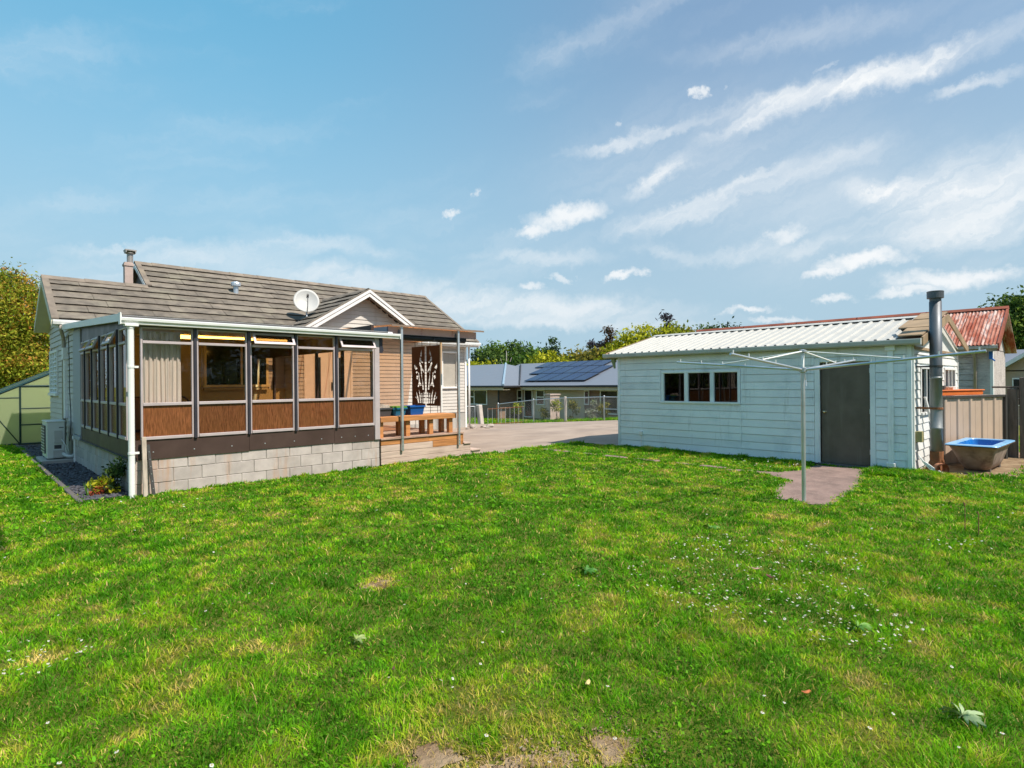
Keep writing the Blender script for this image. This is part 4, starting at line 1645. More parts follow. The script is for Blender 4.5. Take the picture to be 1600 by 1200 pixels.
# ================================================================== LASER CUT PRIVACY SCREENS
def build_screens():
    shapes = [[(715, 355), (705, 395), (697, 440), (712, 450), (719, 415)],
              [(692, 455), (690, 500), (720, 532), (733, 522), (708, 490), (706, 460)],
              [(692, 508), (686, 545), (700, 575), (706, 640), (711, 705), (718, 770), (722, 862), (738, 862), (727, 760), (717, 680), (717, 612), (735, 648), (743, 640), (722, 590), (706, 540)],
              [(632, 540), (629, 578), (641, 612), (666, 598), (650, 570)],
              [(645, 640), (656, 662), (669, 640), (655, 628)], [(656, 682), (649, 716), (665, 736), (676, 692)],
              [(672, 645), (680, 700), (679, 770), (666, 822), (676, 832), (690, 802), (705, 818), (712, 806), (694, 765), (687, 700), (682, 650)],
              [(648, 880), (660, 980), (670, 1030), (683, 1030), (672, 955)], [(678, 850), (688, 950), (692, 1030), (704, 1030), (699, 930)],
              [(709, 905), (709, 960), (726, 960), (722, 905)], [(710, 972), (712, 1030), (726, 1030), (726, 972)],
              [(737, 885), (732, 955), (748, 955), (746, 905)], [(732, 967), (731, 1035), (749, 1035), (748, 967)],
              [(634, 952), (650, 976), (659, 966), (640, 945)]]
    W_, H_ = .53, 1.40
    for k, (ys, mirror) in enumerate(((11.18, False), (10.58, True))):
        t = thing('privacy_screen', ('brown metal screen with cut out branch, farther panel of the pair', 'brown metal screen with cut out branch, panel beside the white frame post')[k],
                  'screen', (8.0, ys + .27, 1.08), 'cut out metal screens on the deck')
        cu = bpy.data.curves.new('screen_outline', 'CURVE')
        cu.dimensions = '2D'
        cu.fill_mode = 'BOTH'
        cu.extrude = .002

        def poly(pts):
            sp = cu.splines.new('POLY')
            sp.points.add(len(pts) - 1)
            for p, q in zip(sp.points, pts):
                p.co = (q[0], q[1], 0, 1)
            sp.use_cyclic_u = True
        poly([(0, 0), (W_, 0), (W_, H_), (0, H_)])
        for s in shapes:
            # u runs along the panel from far (image left) to near
            q = [((x - 600) / 150 * W_, (1060 - y) / 740 * H_) for x, y in s]
            if mirror:
                q = [(W_ - x, y) for x, y in q]
            poly(q)
        tmp = bpy.data.objects.new('privacy_panel', cu)
        col.objects.link(tmp)
        me = bpy.data.meshes.new_from_object(tmp.evaluated_get(bpy.context.evaluated_depsgraph_get()))
        bpy.data.objects.remove(tmp)
        me.materials.clear()
        me.materials.append(M['screen'])
        co = np.empty(len(me.vertices) * 3)
        me.vertices.foreach_get('co', co)
        co = co.reshape(-1, 3)
        new = np.stack([co[:, 2], W_ - co[:, 0], co[:, 1]], 1)
        me.vertices.foreach_set('co', new.ravel())
        me.update()
        put('panel', me, (8.0, ys, 1.08 + (.0 if k == 0 else .0)), t)
        for yy in (ys + .12, ys + .40):
            b = MB()
            b.tube([(8.006, yy, .53), (8.006, yy, 2.74)], .006, 6)
            b.obj('rod', M['dark_post'], t)
    t = thing('frame_post', 'white square post holding the screens near the front of the deck', 'post', (8.0, 10.55, .53))
    b = MB()
    b.cbox(ID, 7.98, 8.02, .53, 2.60, 10.53, 10.57, .004)
    b.obj('shaft', M['white'], t)
    b = MB()
    b.cbox(ID, 7.95, 8.05, .531, .545, 10.50, 10.60, .003)
    b.obj('foot_plate', M['galv'], t)


build_screens()


# ================================================================== LEFT SIDE: HEAT PUMP, STAKES, BED
def build_left():
    t = thing('heat_pump', 'white outdoor heat pump unit beside the left wall of the house', 'heat pump', (1.56, 15.7, .08))
    x0, x1, y0, y1, z0, z1 = 1.40, 1.70, 15.3, 16.12, .10, .87
    b = MB()
    b.cbox(ID, x0, x1, z0, z1, y0, y1, .012)
    b.obj('cabinet', M['ac'], t)
    b = MB()
    b.cbox(ID, x0 - .012, x1 + .012, z1 - .012, z1 + .012, y0 - .012, y1 + .012, .006)
    b.obj('top_cover', M['ac'], t)
    b = MB()
    b.box(x0 - .022, x0 - .001, y0 + .2, y1 - .05, .2, .78)
    g = b.obj('fan_grille', M['ac_dark'], t)
    for k in range(9):
        s = MB()
        s.box(x0 - .030, x0 - .022, y0 + .2, y1 - .05, .22 + k * .062, .232 + k * .062)
        s.obj('grille_bar', M['ac'], g)
    FS_ = frame((0, y0, 0), (1, 0, 0), (0, -1, 0))
    for nm, a0, a1, h0, h1, d, mm in (('service_cover', x0 + .12, x0 + .25, .42, .68, .02, 'dish'), ('valve_cover', x0 + .10, x0 + .26, .12, .27, .05, 'dish'),
                                      ('badge', x0 + .20, x0 + .28, .735, .75, .004, 'ac_dark'), ('handle_recess', x0 + .12, x0 + .24, .30, .38, .004, 'ac_dark')):
        b = MB()
        b.fbox(FS_, a0, a1, h0, h1, .0, d)
        b.obj(nm, M[mm], t)
    b = MB()
    b.tube([(1.66, 15.27, .2), (1.72, 15.2, .14), (1.80, 15.14, .13), (1.83, 15.2, .16)], .035, 8)
    b.tube([(1.64, 15.27, .5), (1.70, 15.2, .36), (1.74, 15.2, .2)], .010, 6)
    b.obj('pipe', M['ac'], t, smooth=True)
    for yy in (15.42, 16.0):
        b = MB()
        b.box(x0, x1, yy - .04, yy + .04, .085, .10)
        b.obj('foot', M['dark_post'], t)
    b = MB()
    b.cbox(ID, 1.30, 1.83, .0, .083, 15.12, 16.25, .012)
    tag(b.obj('concrete_pad', M['concrete']), 'pale concrete pad under the heat pump', 'pad')
    b = MB()
    b.tube([(1.835, 15.05, .0), (1.835, 15.05, .5)], .022, 8)
    b.tube([(1.82, 15.05, .5), (1.82, 15.05, .56)], .03, 8)
    tag(b.obj('drain_pipe', M['white']), 'short white waste pipe at the back end of the block base', 'pipe')
    b = MB()
    pts = [(1.79, 15.45, 2.7), (1.80, 15.44, 2.0), (1.79, 15.36, 1.5), (1.80, 15.3, 1.1), (1.79, 15.2, .8), (1.76, 15.2, .45)]
    b.tube(pts, .009, 5)
    tag(b.obj('cable', M['dark_post']), 'thin dark cable running down the left weatherboards', 'cable')
    # stakes leaning on the front corner
    b = MB()
    b.cbox(frame((1.985, 9.62, 0), (1, 0, 0), (0, 1, 0)), -.028, .028, 0, .86, -.02, .02, .004)
    b.v = [(x, y + z * .10, z) for x, y, z in b.v]
    tag(b.obj('timber_stake', M['pale_timber']), 'pale timber stake leaning against the block base by the downpipe', 'stake')
    b = MB()
    b.hexa([(2.075, 9.64, 0), (2.115, 9.64, 0), (2.115, 9.68, 0), (2.075, 9.68, 0), (2.03, 9.76, .74), (2.07, 9.76, .74), (2.07, 9.80, .74), (2.03, 9.80, .74)])
    st = b.obj('steel_stake', M['dark_post'])
    tag(st, 'black steel fence stake leaning right of the pale timber stake', 'stake')
    for k in range(6):
        s = MB()
        f = (k + 1) / 7
        x, y, z = 2.095 - .045 * f, 9.638 + .12 * f, .74 * f
        s.box(x - .005, x + .005, y - .003, y + .001, z - .006, z + .006)
        s.obj('hole', M['galv'], st)
    # timber edging of the gravel bed
    b = MB()
    b.cbox(ID, 1.215, 1.285, -.02, .035, 9.75, 20.7, .008)
    tag(b.obj('edging_board', M['edging']), 'dark edging strip between the gravel bed and the left lawn', 'edging')
    b = MB()
    b.add([(1.285, 9.75, .012), (1.86, 9.75, .012), (1.86, 20.7, .012), (1.285, 20.7, .012)], [(0, 1, 2, 3)])
    b.obj('gravel_bed', M['slate'], None, 'structure')


build_left()


def scatter_stones(name, n, region, s0, s1, m, z=.0):
    """loose chips, joined: nobody could count them"""
    base = np.array([(1, 0, 0), (-1, 0, 0), (0, 1, 0), (0, -1, 0), (0, 0, 1), (0, 0, -1)], float)
    tri = np.array([(0, 2, 4), (2, 1, 4), (1, 3, 4), (3, 0, 4), (2, 0, 5), (1, 2, 5), (3, 1, 5), (0, 3, 5)])
    P = region(n)
    n = len(P)
    s = RNG.uniform(s0, s1, (n, 1, 1)) * RNG.uniform(.6, 1.3, (n, 6, 1))
    v = base[None] * s * np.array([1.3, 1.0, .45])
    a = RNG.uniform(0, 6.28, n)
    c, si = np.cos(a)[:, None], np.sin(a)[:, None]
    x = v[:, :, 0] * c - v[:, :, 1] * si
    y = v[:, :, 0] * si + v[:, :, 1] * c
    v = np.stack([x + P[:, 0:1], y + P[:, 1:2], v[:, :, 2] + z + P[:, 2:3]], 2).reshape(-1, 3)
    f = (tri[None] + (np.arange(n) * 6)[:, None, None]).reshape(-1, 3)
    me = np_mesh(name, v, f)
    me.materials.append(m)
    return put(name, me, (0, 0, 0), None, 'stuff')


def np_mesh(name, v, f, colr=None, f4=None):
    me = bpy.data.meshes.new(name)
    v = np.asarray(v, np.float32)
    parts = [p for p in (f, f4) if p is not None and len(p)]
    loops = np.concatenate([np.asarray(p, np.int32).ravel() for p in parts])
    sizes = np.concatenate([np.full(len(p), p.shape[1], np.int32) for p in parts])
    me.vertices.add(len(v))
    me.vertices.foreach_set('co', v.ravel())
    me.loops.add(len(loops))
    me.loops.foreach_set('vertex_index', loops)
    me.polygons.add(len(sizes))
    st = np.concatenate([[0], np.cumsum(sizes)[:-1]]).astype(np.int32)
    me.polygons.foreach_set('loop_start', st)
    me.update(calc_edges=True)
    if colr is not None:
        at = me.attributes.new('Col', 'FLOAT_COLOR', 'POINT')
        c4 = np.concatenate([np.asarray(colr, np.float32), np.ones((len(v), 1), np.float32)], 1)
        at.data.foreach_set('color', c4.ravel())
    return me


def bed(n):
    P = np.stack([RNG.uniform(1.29, 1.85, n), 9.85 + RNG.uniform(0, 1, n) ** 1.3 * 10.5, RNG.uniform(0, .02, n)], 1)
    return P[~((P[:, 1] > 15.0) & (P[:, 1] < 16.3))]


scatter_stones('gravel', 2600, bed, .018, .05, M['slate'], .014)

# ================================================================== SHED
SX = 11.8
SY0, SY1 = 2.30, 8.37
FS = frame((SX, 0, 0), (0, 1, 0), (-1, 0, 0))
FE = frame((0, SY0, 0), (1, 0, 0), (0, -1, 0))
RX, RZ, EVX, EVZ = 13.95, 2.84, 11.64, 2.275
XB_ = 16.05
shed = thing('garden_shed', 'pale blue grey weatherboard shed with white ribbed iron roof', 'shed', (13.9, 5.3, 0))


def build_shed():
    b = MB()
    # walls with the window and door openings left open
    for (a0, a1, z0, z1) in ((SY0 + .02, 2.93, 0, 2.2), (2.93, 3.76, 1.93, 2.2), (3.76, 5.34, 0, 2.2), (5.34, 7.10, 0, 1.15), (5.34, 7.10, 1.78, 2.2), (7.10, SY1, 0, 2.2)):
        b.fbox(FS, a0, a1, z0, z1, -.10, -.004)
    b.box(SX + .1, XB_, SY1 - .1, SY1, 0, 2.2)
    b.box(XB_ - .1, XB_, SY0 + .1, SY1 - .1, 0, 2.2)
    b.box(SX + .1, 12.38, SY0 + .004, SY0 + .1, 0, 2.2)
    b.box(13.25, 14.56, SY0 + .004, SY0 + .1, 0, 2.2)
    b.box(15.70, XB_, SY0 + .004, SY0 + .1, 0, 2.2)
    for xa, xb in ((12.38, 13.25), (14.56, 15.70)):
        b.box(xa, xb, SY0 + .004, SY0 + .1, 0, 1.0)
        b.box(xa, xb, SY0 + .004, SY0 + .1, 1.78, 2.2)
    for y in (SY0 + .05, SY1 - .02):
        b.add([(SX, y, 2.2), (XB_, y, 2.2), (RX, y, RZ - .05), (SX, y + .02, 2.2), (XB_, y + .02, 2.2), (RX, y + .02, RZ - .05)],
              [(0, 1, 2), (3, 5, 4), (0, 3, 4, 1), (1, 4, 5, 2), (2, 5, 3, 0)])
    b.obj('wall', M['shed'], shed)
    b = MB()
    b.box(SX + .02, XB_ - .02, SY0 + .02, SY1 - .02, -.02, .035)
    b.obj('floor_slab', M['concrete'], shed)
    b = MB()
    b.fbox(FS, SY0, 2.9, -.03, .055, -.02, .012)
    b.fbox(FS, 3.8, SY1, -.03, .035, -.02, .012)
    b.obj('base_strip', M['edging'], shed)
    # every weatherboard its own object
    W = lambda mb: mb.obj('weatherboard', M['shed'], shed)
    FSo = FS
    holes = [(2.84, 3.86, 0, 2.0), (5.285, 7.175, 1.10, 1.84)]
    z = .035
    pitch = .1533
    boards(FSo, SY0 + .075, 5.283, z, 2.20, pitch, holes, .022, .032, gap=.007, emit=W)
    boards(FSo, 5.289, SY1 - .07, z, 2.20, pitch, holes, .022, .032, gap=.007, emit=W)
    for a0, a1 in ((SY0, SY0 + .073), (SY1 - .068, SY1)):
        b = MB()
        b.cbox(FS, a0, a1, .0, 2.2, -.01, .036, .004)
        b.obj('corner_board', M['shed'], shed)
    b = MB()
    b.fbox(FS, 5.278, 5.296, .03, 1.1, .0, .036)
    b.fbox(FS, 5.278, 5.296, 1.86, 2.2, .0, .036)
    b.obj('joint_strip', M['shed'], shed)
    # end wall boards below the rail, upright boards above it
    We = lambda mb: mb.obj('weatherboard', M['shed_white'], shed)
    boards(FE, SX + .03, XB_, .035, 2.13, .1533, [(12.33, 13.30, .95, 1.84), (14.5, 15.76, .95, 1.84)], .006, .021, emit=We)
    b = MB()
    b.cbox(FE, SX - .005, SX + .028, .0, 2.2, .0, .03, .004)
    b.cbox(FE, XB_ - .01, XB_ + .03, .0, 2.2, .0, .03, .004)
    b.obj('corner_board', M['shed_white'], shed)
    b = MB()
    b.fbox(FE, SX, XB_, 2.12, 2.165, .0, .045)
    b.obj('rail', M['ply'], shed)
    x = SX + .02
    while x < XB_ - .02:
        xe = min(x + .15, XB_)
        f = lambda q: min(2.2 + (q - SX) / (RX - SX) * (RZ - 2.25), 2.2 + (XB_ - q) / (XB_ - RX) * (RZ - 2.25)) - .02
        za, zb = f(x), f(xe - .012)
        if min(za, zb) > 2.19:
            b = MB()
            b.hexa([FE(x, 0, 2.166), FE(xe - .012, 0, 2.166), FE(xe - .012, .016, 2.166), FE(x, .016, 2.166), FE(x, 0, za), FE(xe - .012, 0, zb), FE(xe - .012, .016, zb), FE(x, .016, za)])
            b.obj('gable_board', M['shed_white'], shed)
        x = xe
    # windows
    def shed_window(fr, a0, a1, z0, z1, panes, m, name='window'):
        b = MB()
        b.cbox(fr, a0, a1, z1, z1 + .05, -.05, .035, .004)
        b.cbox(fr, a0 - .01, a1 + .01, z0 - .045, z0, -.05, .055, .004)
        edges = [a0] + [e for p in panes for e in p] + [a1]
        for i in range(0, len(edges), 2):
            b.cbox(fr, edges[i], edges[i + 1], z0, z1, -.05, .03, .004)
        w = b.obj(name, m, shed)
        for p0, p1 in panes:
            p = MB()
            p.fbox(fr, p0, p1, z0, z1, -.02, -.015)
            p.obj('pane', M['glass_dark'], w)
        return w
    shed_window(FS, 5.295, 7.165, 1.15, 1.785, ((5.355, 5.875), (5.965, 6.485), (6.575, 7.095)), M['shed'])
    shed_window(FE, 12.34, 13.29, 1.0, 1.785, ((12.40, 12.80), (12.84, 13.23)), M['shed_white'])
    shed_window(FE, 14.51, 15.75, 1.0, 1.785, ((14.57, 14.94), (14.98, 15.30), (15.34, 15.69)), M['shed_white'])
    # door
    for a0, a1 in ((2.845, 2.93), (3.76, 3.855)):
        b = MB()
        b.cbox(FS, a0, a1, .03, 2.0, -.06, .03, .004)
        b.obj('door_frame', M['shed'], shed)
    b = MB()
    b.cbox(FS, 2.932, 3.758, 1.935, 2.0, -.06, .03, .004)
    b.obj('door_frame', M['shed'], shed)
    b = MB()
    b.cbox(FS, 2.936, 3.754, .045, 1.93, -.07, -.03, .003)
    d = b.obj('door', M['shed_door'], shed)
    b = MB()
    b.lathe((0, 0, 0), [(0, .06), (.018, .058), (.027, .045), (.027, .032), (.012, .02), (.010, .008), (.03, .006), (.03, 0)], 16)
    b.v = [tuple(FS(3.69 + x, -.03 + z, 1.0 + y)) for x, y, z in b.v]
    b.obj('door_knob', M['brass'], d, smooth=True)
    for z in (.25, .98, 1.72):
        b = MB()
        b.fbox(FS, 2.925, 2.95, z, z + .09, -.03, -.018)
        b.obj('hinge', M['galv'], d)
    b = MB()
    b.cbox(FS, 2.90, 3.80, -.02, .04, -.06, .06, .005)
    b.obj('door_step', M['edging'], shed)
    # roof: eight ribbed sheets to the front, plain sheets at the back
    y0, y1 = SY0 + .22, SY1 + .26
    n = 8
    L = math.hypot(RX - EVX, RZ - EVZ)
    for k in range(n):
        ya, yb = y0 + (y1 - y0) * k / n, y0 + (y1 - y0) * (k + 1) / n
        prof = []
        for r in range(4):
            c = ya + (yb - ya) * (r + .5) / 4
            for dy, h in ((-.095, 0), (-.034, 0), (-.017, .030), (.017, .030), (.034, 0)):
                prof.append((c + dy, h))
        prof.append((yb + .03, 0))
        b = MB()
        vs = [(x, y, z + h + k * .0004) for (x, z) in ((EVX, EVZ), (RX, RZ)) for y, h in prof]
        m = len(prof)
        vs += [(x, y, z - .004) for x, y, z in vs]
        fs = []
        for i in range(m - 1):
            fs += [(i, i + 1, m + i + 1, m + i), (2 * m + i, 2 * m + i + 1, 3 * m + i + 1, 3 * m + i)]
        b.add(vs, fs)
        sh = b.obj('roof_sheet', M['roof_sheet'], shed)
        # dark plugs for the shade inside the open rib ends over the gutter
        for r in range(4):
            b = MB()
            c = ya + (yb - ya) * (r + .5) / 4
            b.hexa([(EVX - .004, c - .028, EVZ - .002), (EVX + .03, c - .028, EVZ + .003), (EVX + .03, c + .028, EVZ + .003), (EVX - .004, c + .028, EVZ - .002),
                    (EVX - .004, c - .016, EVZ + .025), (EVX + .03, c - .016, EVZ + .03), (EVX + .03, c + .016, EVZ + .03), (EVX - .004, c + .016, EVZ + .025)])
            b.obj('rib_end_shade', M['dark_post'], sh)
    b = MB()
    b.hexa([(RX, y0 - .22, RZ - .02), (XB_ + .2, y0 - .22, 2.26), (XB_ + .2, y1, 2.26), (RX, y1, RZ - .02), (RX, y0 - .22, RZ), (XB_ + .2, y0 - .22, 2.28), (XB_ + .2, y1, 2.28), (RX, y1, RZ)])
    b.obj('rear_roof', M['roof_sheet'], shed)
    b = MB()
    for sgn in (-1, 1):
        b.hexa([(RX, y0, RZ + .034), (RX + sgn * .22, y0, RZ - .02), (RX + sgn * .22, y1, RZ - .02), (RX, y1, RZ + .034),
                (RX, y0, RZ + .042), (RX + sgn * .22, y0, RZ - .012), (RX + sgn * .22, y1, RZ - .012), (RX, y1, RZ + .042)])
    b.obj('ridge_cap', M['roof_sheet'], shed)
    # weathered boards patching the near verge
    for (u0, u1, ya, yb, h) in ((.05, .40, SY0 - .16, SY0 + .20, .036), (.36, .72, SY0 - .18, SY0 + .34, .045), (.70, 1.0, SY0 - .17, SY0 + .26, .06)):
        b = MB()
        sx = lambda u: EVX + (RX - EVX) * u
        sz = lambda u: EVZ + (RZ - EVZ) * u
        b.hexa([(sx(u0), ya, sz(u0) + h), (sx(u1), ya, sz(u1) + h), (sx(u1), yb, sz(u1) + h), (sx(u0), yb, sz(u0) + h),
                (sx(u0), ya, sz(u0) + h + .02), (sx(u1), ya, sz(u1) + h + .02), (sx(u1), yb, sz(u1) + h + .02), (sx(u0), yb, sz(u0) + h + .02)])
        b.obj('verge_board', M['ply'], shed)
    b = MB()
    b.hexa([(EVX + .02, SY0 - .18, EVZ - .03), (RX, SY0 - .18, RZ - .03), (RX, SY0 + .24, RZ - .03), (EVX + .02, SY0 + .24, EVZ - .03),
            (EVX + .02, SY0 - .18, EVZ - .008), (RX, SY0 - .18, RZ - .008), (RX, SY0 + .24, RZ - .008), (EVX + .02, SY0 + .24, EVZ - .008)])
    b.obj('verge_lining', M['ply'], shed)
    for xa, za, xb, zb in ((EVX, EVZ, RX, RZ), (RX, RZ, XB_ + .2, 2.28)):
        b = MB()
        b.hexa([(xa, SY0 - .19, za - .12), (xb, SY0 - .19, zb - .12), (xb, SY0 - .165, zb - .12), (xa, SY0 - .165, za - .12),
                (xa, SY0 - .19, za + .03), (xb, SY0 - .19, zb + .03), (xb, SY0 - .165, zb + .03), (xa, SY0 - .165, za + .03)])
        b.obj('barge_board', M['ply'], shed)
    b = MB()
    b.hexa([(EVX, y1 - .01, EVZ - .06), (RX, y1 - .01, RZ - .06), (RX, y1 + .02, RZ - .06), (EVX, y1 + .02, EVZ - .06),
            (EVX, y1 - .01, EVZ + .03), (RX, y1 - .01, RZ + .03), (RX, y1 + .02, RZ + .03), (EVX, y1 + .02, EVZ + .03)])
    b.obj('barge_board', M['ply'], shed)
    # gutter
    b = MB()
    gp = [(EVX + .06, 2.275), (EVX - .05, 2.282), (EVX - .055, 2.27), (EVX - .05, 2.21), (EVX - .035, 2.19), (EVX + .06, 2.185), (EVX + .06, 2.19), (EVX - .03, 2.196), (EVX - .043, 2.213), (EVX - .045, 2.268)]
    b.prism([(x, SY0 - .16, z) for x, z in gp], (0, y1 - SY0 + .22, 0))
    b.obj('gutter', mat('shed_gutter', (.45, .46, .43), .5, var=.1, dirt=(.30, .28, .22), dirt_amt=.5, dscale=2), shed)
    b = MB()
    b.box(EVX - .055, EVX + .06, SY0 - .166, SY0 - .16, 2.185, 2.285)
    b.obj('gutter_end', M['white'], shed)
    b = MB()
    b.box(SX - .10, SX - .002, SY1 + .05, SY1 + .14, 2.08, 2.2)
    b.tube([(SX - .06, SY1 + .1, 2.1), (SX - .05, SY1 + .07, 1.93)], [.05, .022], 8)
    b.obj('rainhead', mat('mossy_cap', (.26, .30, .16), .8), shed)
    # square downpipe with boot
    b = MB()
    b.cbox(FS, 2.562, 2.648, .14, 2.12, .024, .085, .006)
    b.cbox(FS, 2.53, 2.68, 2.10, 2.19, .02, .11, .006)
    b.obj('downpipe', M['shed'], shed)
    b = MB()
    b.cbox(FS, 2.555, 2.655, .02, .07, .02, .09, .01)
    b.cbox(FS, 2.535, 2.675, .07, .145, .018, .10, .01)
    b.obj('downpipe_boot', M['white'], shed)
    b = MB()
    b.cbox(FS, 7.66, 7.74, .33, .42, .022, .07, .006)
    b.fbox(FS, 7.69, 7.71, .04, .33, .022, .035)
    b.obj('tap_box', M['white'], shed)
    # timbers leaning just inside the right pane
    for k, (ya, yb) in enumerate(((5.85, 5.72), (6.30, 6.28))):
        t = MB()
        t.tube([(SX + .22, yb, .9), (SX + .3, ya, 1.75)], .022, 4)
        tag(t.obj('leaning_batten', M['white']), ('white batten leaning behind the right pane of the shed window', 'white batten standing behind the middle pane of the shed window')[k], 'batten')


build_shed()


# ================================================================== FLUE AND THINGS AT THE SHED END
def build_shed_end():
    fx, fy = 12.12, 2.02
    t = thing('flue', 'tall dark steel flue pipe standing at the end of the shed', 'flue', (fx, fy, 0))
    b = MB()
    b.lathe((fx, fy, 0), [(.090, 1.62), (.090, 2.93), (.0, 2.93)], 22)
    b.obj('upper_pipe', M['flue'], t, smooth=True)
    b = MB()
    b.lathe((fx, fy, 0), [(0, .36), (.088, .36), (.088, .74), (.094, .745), (.094, .77), (.088, .775), (.088, 1.60), (.095, 1.60), (.095, 1.64), (.088, 1.64)], 22)
    b.obj('lower_pipe', mat('flue_bright', (.25, .26, .27), .5, metal=.45, var=.12, dirt=(.28, .28, .25), dirt_amt=.4), t, smooth=True)
    b = MB()
    b.lathe((fx, fy, 0), [(.085, 2.92), (.085, 2.99), (.122, 2.985), (.122, 3.09), (.126, 3.10), (.11, 3.11), (0, 3.12)], 22)
    b.obj('cowl', M['flue'], t, smooth=False)
    for z, m in ((1.80, 'dark_post'), (1.08, 'rust')):
        b = MB()
        b.lathe((fx, fy, z), [(.090, 0), (.098, 0), (.098, .035), (.090, .035)], 18)
        b.box(fx - .10, fx - .08, fy, SY0, z + .005, z + .03)
        b.box(fx + .08, fx + .10, fy, SY0, z + .005, z + .03)
        b.obj('bracket', M[m], t)
    b = MB()
    b.box(fx - .26, fx - .1, SY0 - .12, SY0 - .005, .52, .70)
    b.obj('wall_box', mat('mossy_box', (.28, .25, .12), .8, var=.3), t)
    b = MB()
    b.tube([(fx, fy, .36), (fx, fy - .0, .22), (fx + .1, fy - .05, .12)], [.10, .10, .07], 12)
    b.hexa([(fx - .16, fy - .05, .0), (fx + .14, fy - .1, .0), (fx + .16, fy + .14, .0), (fx - .14, fy + .16, .0),
            (fx - .08, fy - .07, .2), (fx + .08, fy - .08, .24), (fx + .09, fy + .08, .24), (fx - .08, fy + .09, .2)])
    b.obj('rusty_boot', M['rust'], t)
    # bath
    t = thing('bathtub', 'old blue bathtub with a stained outside standing on bare dirt', 'bathtub', (12.85, 1.6, 0))
    fr = frame((12.98, 1.53, 0), Vector((.995, -.06, 0)).normalized(), Vector((.06, .995, 0)).normalized())

    def ring(a0, a1, w, z, rc, n=6, skew=0):
        pts = []
        for cx, cy, s in ((a1 - rc, w - rc, 0), (a0 + rc, w - rc, 1), (a0 + rc, -w + rc, 2), (a1 - rc, -w + rc, 3)):
            for i in range(n):
                t_ = (s + i / (n - 1)) * math.pi / 2
                pts.append(fr(cx + rc * math.cos(t_), cy + rc * math.sin(t_), z))
        return pts

    def loft(rings, cap):
        b = MB()
        n = len(rings[0])
        fs = []
        for i in range(len(rings) - 1):
            for k in range(n):
                fs.append((i * n + k, i * n + (k + 1) % n, (i + 1) * n + (k + 1) % n, (i + 1) * n + k))
        if cap:
            fs.append(tuple(range((len(rings) - 1) * n, len(rings) * n)))
        b.add([p for r in rings for p in r], fs)
        return b
    loft([ring(-0.792, 0.792, 0.363, 0.474, .07), ring(-0.783, 0.783, 0.353, 0.488, .07), ring(-0.630, 0.666, 0.255, 0.488, .10), ring(-0.621, 0.657, 0.250, 0.474, .10)], False).obj('rim', M['bath_rim'], t)
    loft([ring(-0.621, 0.657, 0.249, 0.475, .10), ring(-0.540, 0.630, 0.225, 0.304, .12), ring(-0.414, 0.594, 0.186, 0.156, .12), ring(-0.360, 0.558, 0.157, 0.129, .12)], True).obj('basin', M['bath_blue'], t, smooth=True)
    loft([ring(-0.792, 0.792, 0.363, 0.460, .07), ring(-0.720, 0.720, 0.323, 0.455, .10), ring(-0.648, 0.684, 0.284, 0.350, .13), ring(-0.495, 0.630, 0.235, 0.166, .14), ring(-0.396, 0.576, 0.186, 0.055, .14), ring(-0.360, 0.540, 0.157, 0.037, .12)], True).obj('shell', M['bath_out'], t, smooth=True)
    for a in (-.3, .48):
        b = MB()
        b.fbox(fr, a, a + .1, -.02, .07, -.18, .18)
        b.obj('support', M['old_timber'], t)
    # tan steel enclosure
    t = thing('steel_bin', 'tan ribbed steel enclosure with dark edges behind the bathtub', 'enclosure', (14.1, 1.76, 0))
    A, B_ = Vector((13.15, 2.12, 0)), Vector((15.0, 1.40, 0))
    d = (B_ - A)
    Lp = d.length
    d.normalize()
    n_ = Vector((-d.y, d.x, 0)) * -1
    if n_.dot(Vector((-.4, -1, 0))) < 0:
        n_ = -n_
    fp = frame(A, d, n_)
    npan = 5
    for k in range(npan):
        a0 = .03 + (Lp - .06) * k / npan
        a1 = .03 + (Lp - .06) * (k + 1) / npan
        w = a1 - a0
        prof = [(a0, 0), (a0 + .10 * w, 0), (a0 + .16 * w, .022), (a0 + .30 * w, .022), (a0 + .36 * w, 0), (a0 + .62 * w, 0), (a0 + .66 * w, .006), (a0 + .70 * w, 0), (a1, 0)]
        b = MB()
        b.add([fp(a, h, z) for z in (.02, 1.24) for a, h in prof], [(i, i + 1, 9 + i + 1, 9 + i) for i in range(8)])
        b.add([fp(a, h - .004, z) for z in (.02, 1.24) for a, h in prof], [(i, i + 1, 9 + i + 1, 9 + i) for i in range(8)])
        b.obj('steel_sheet', M['tan_steel'], t)
    b = MB()
    b.fbox(fp, -.03, Lp + .02, 1.24, 1.28, -.03, .04)
    b.fbox(fp, -.02, .03, 0, 1.24, -.03, .035)
    b.fbox(fp, Lp - .03, Lp + .03, -.02, 1.27, -.04, .045)
    b.obj('edge_trim', M['dark_post'], t)
    b = MB()
    C_ = B_ + Vector((1.25, .04, 0))
    e = (C_ - B_).normalized()
    f2 = frame(B_, e, Vector((e.y, -e.x, 0)))
    b.fbox(f2, .035, 1.3, 0.0, 1.24, -.012, .012)
    for k in range(5):
        b.fbox(f2, .15 + k * .24, .22 + k * .24, 0.0, 1.24, .012, .03)
    b.obj('side_sheet', M['tan_steel'], t)
    b = MB()
    b.add([A + Vector((.05, 0, 1.23)), B_ + Vector((.05, .02, 1.23)), C_ + Vector((0, 0, 1.23)), C_ + Vector((-.3, .8, 1.23))], [(0, 1, 2, 3)])
    b.add([A + Vector((.05, 0, 1.25)), B_ + Vector((.05, .02, 1.25)), C_ + Vector((0, 0, 1.25)), C_ + Vector((-.3, .8, 1.25))], [(0, 1, 2, 3)])
    b.obj('cover', M['tan_steel'], t)
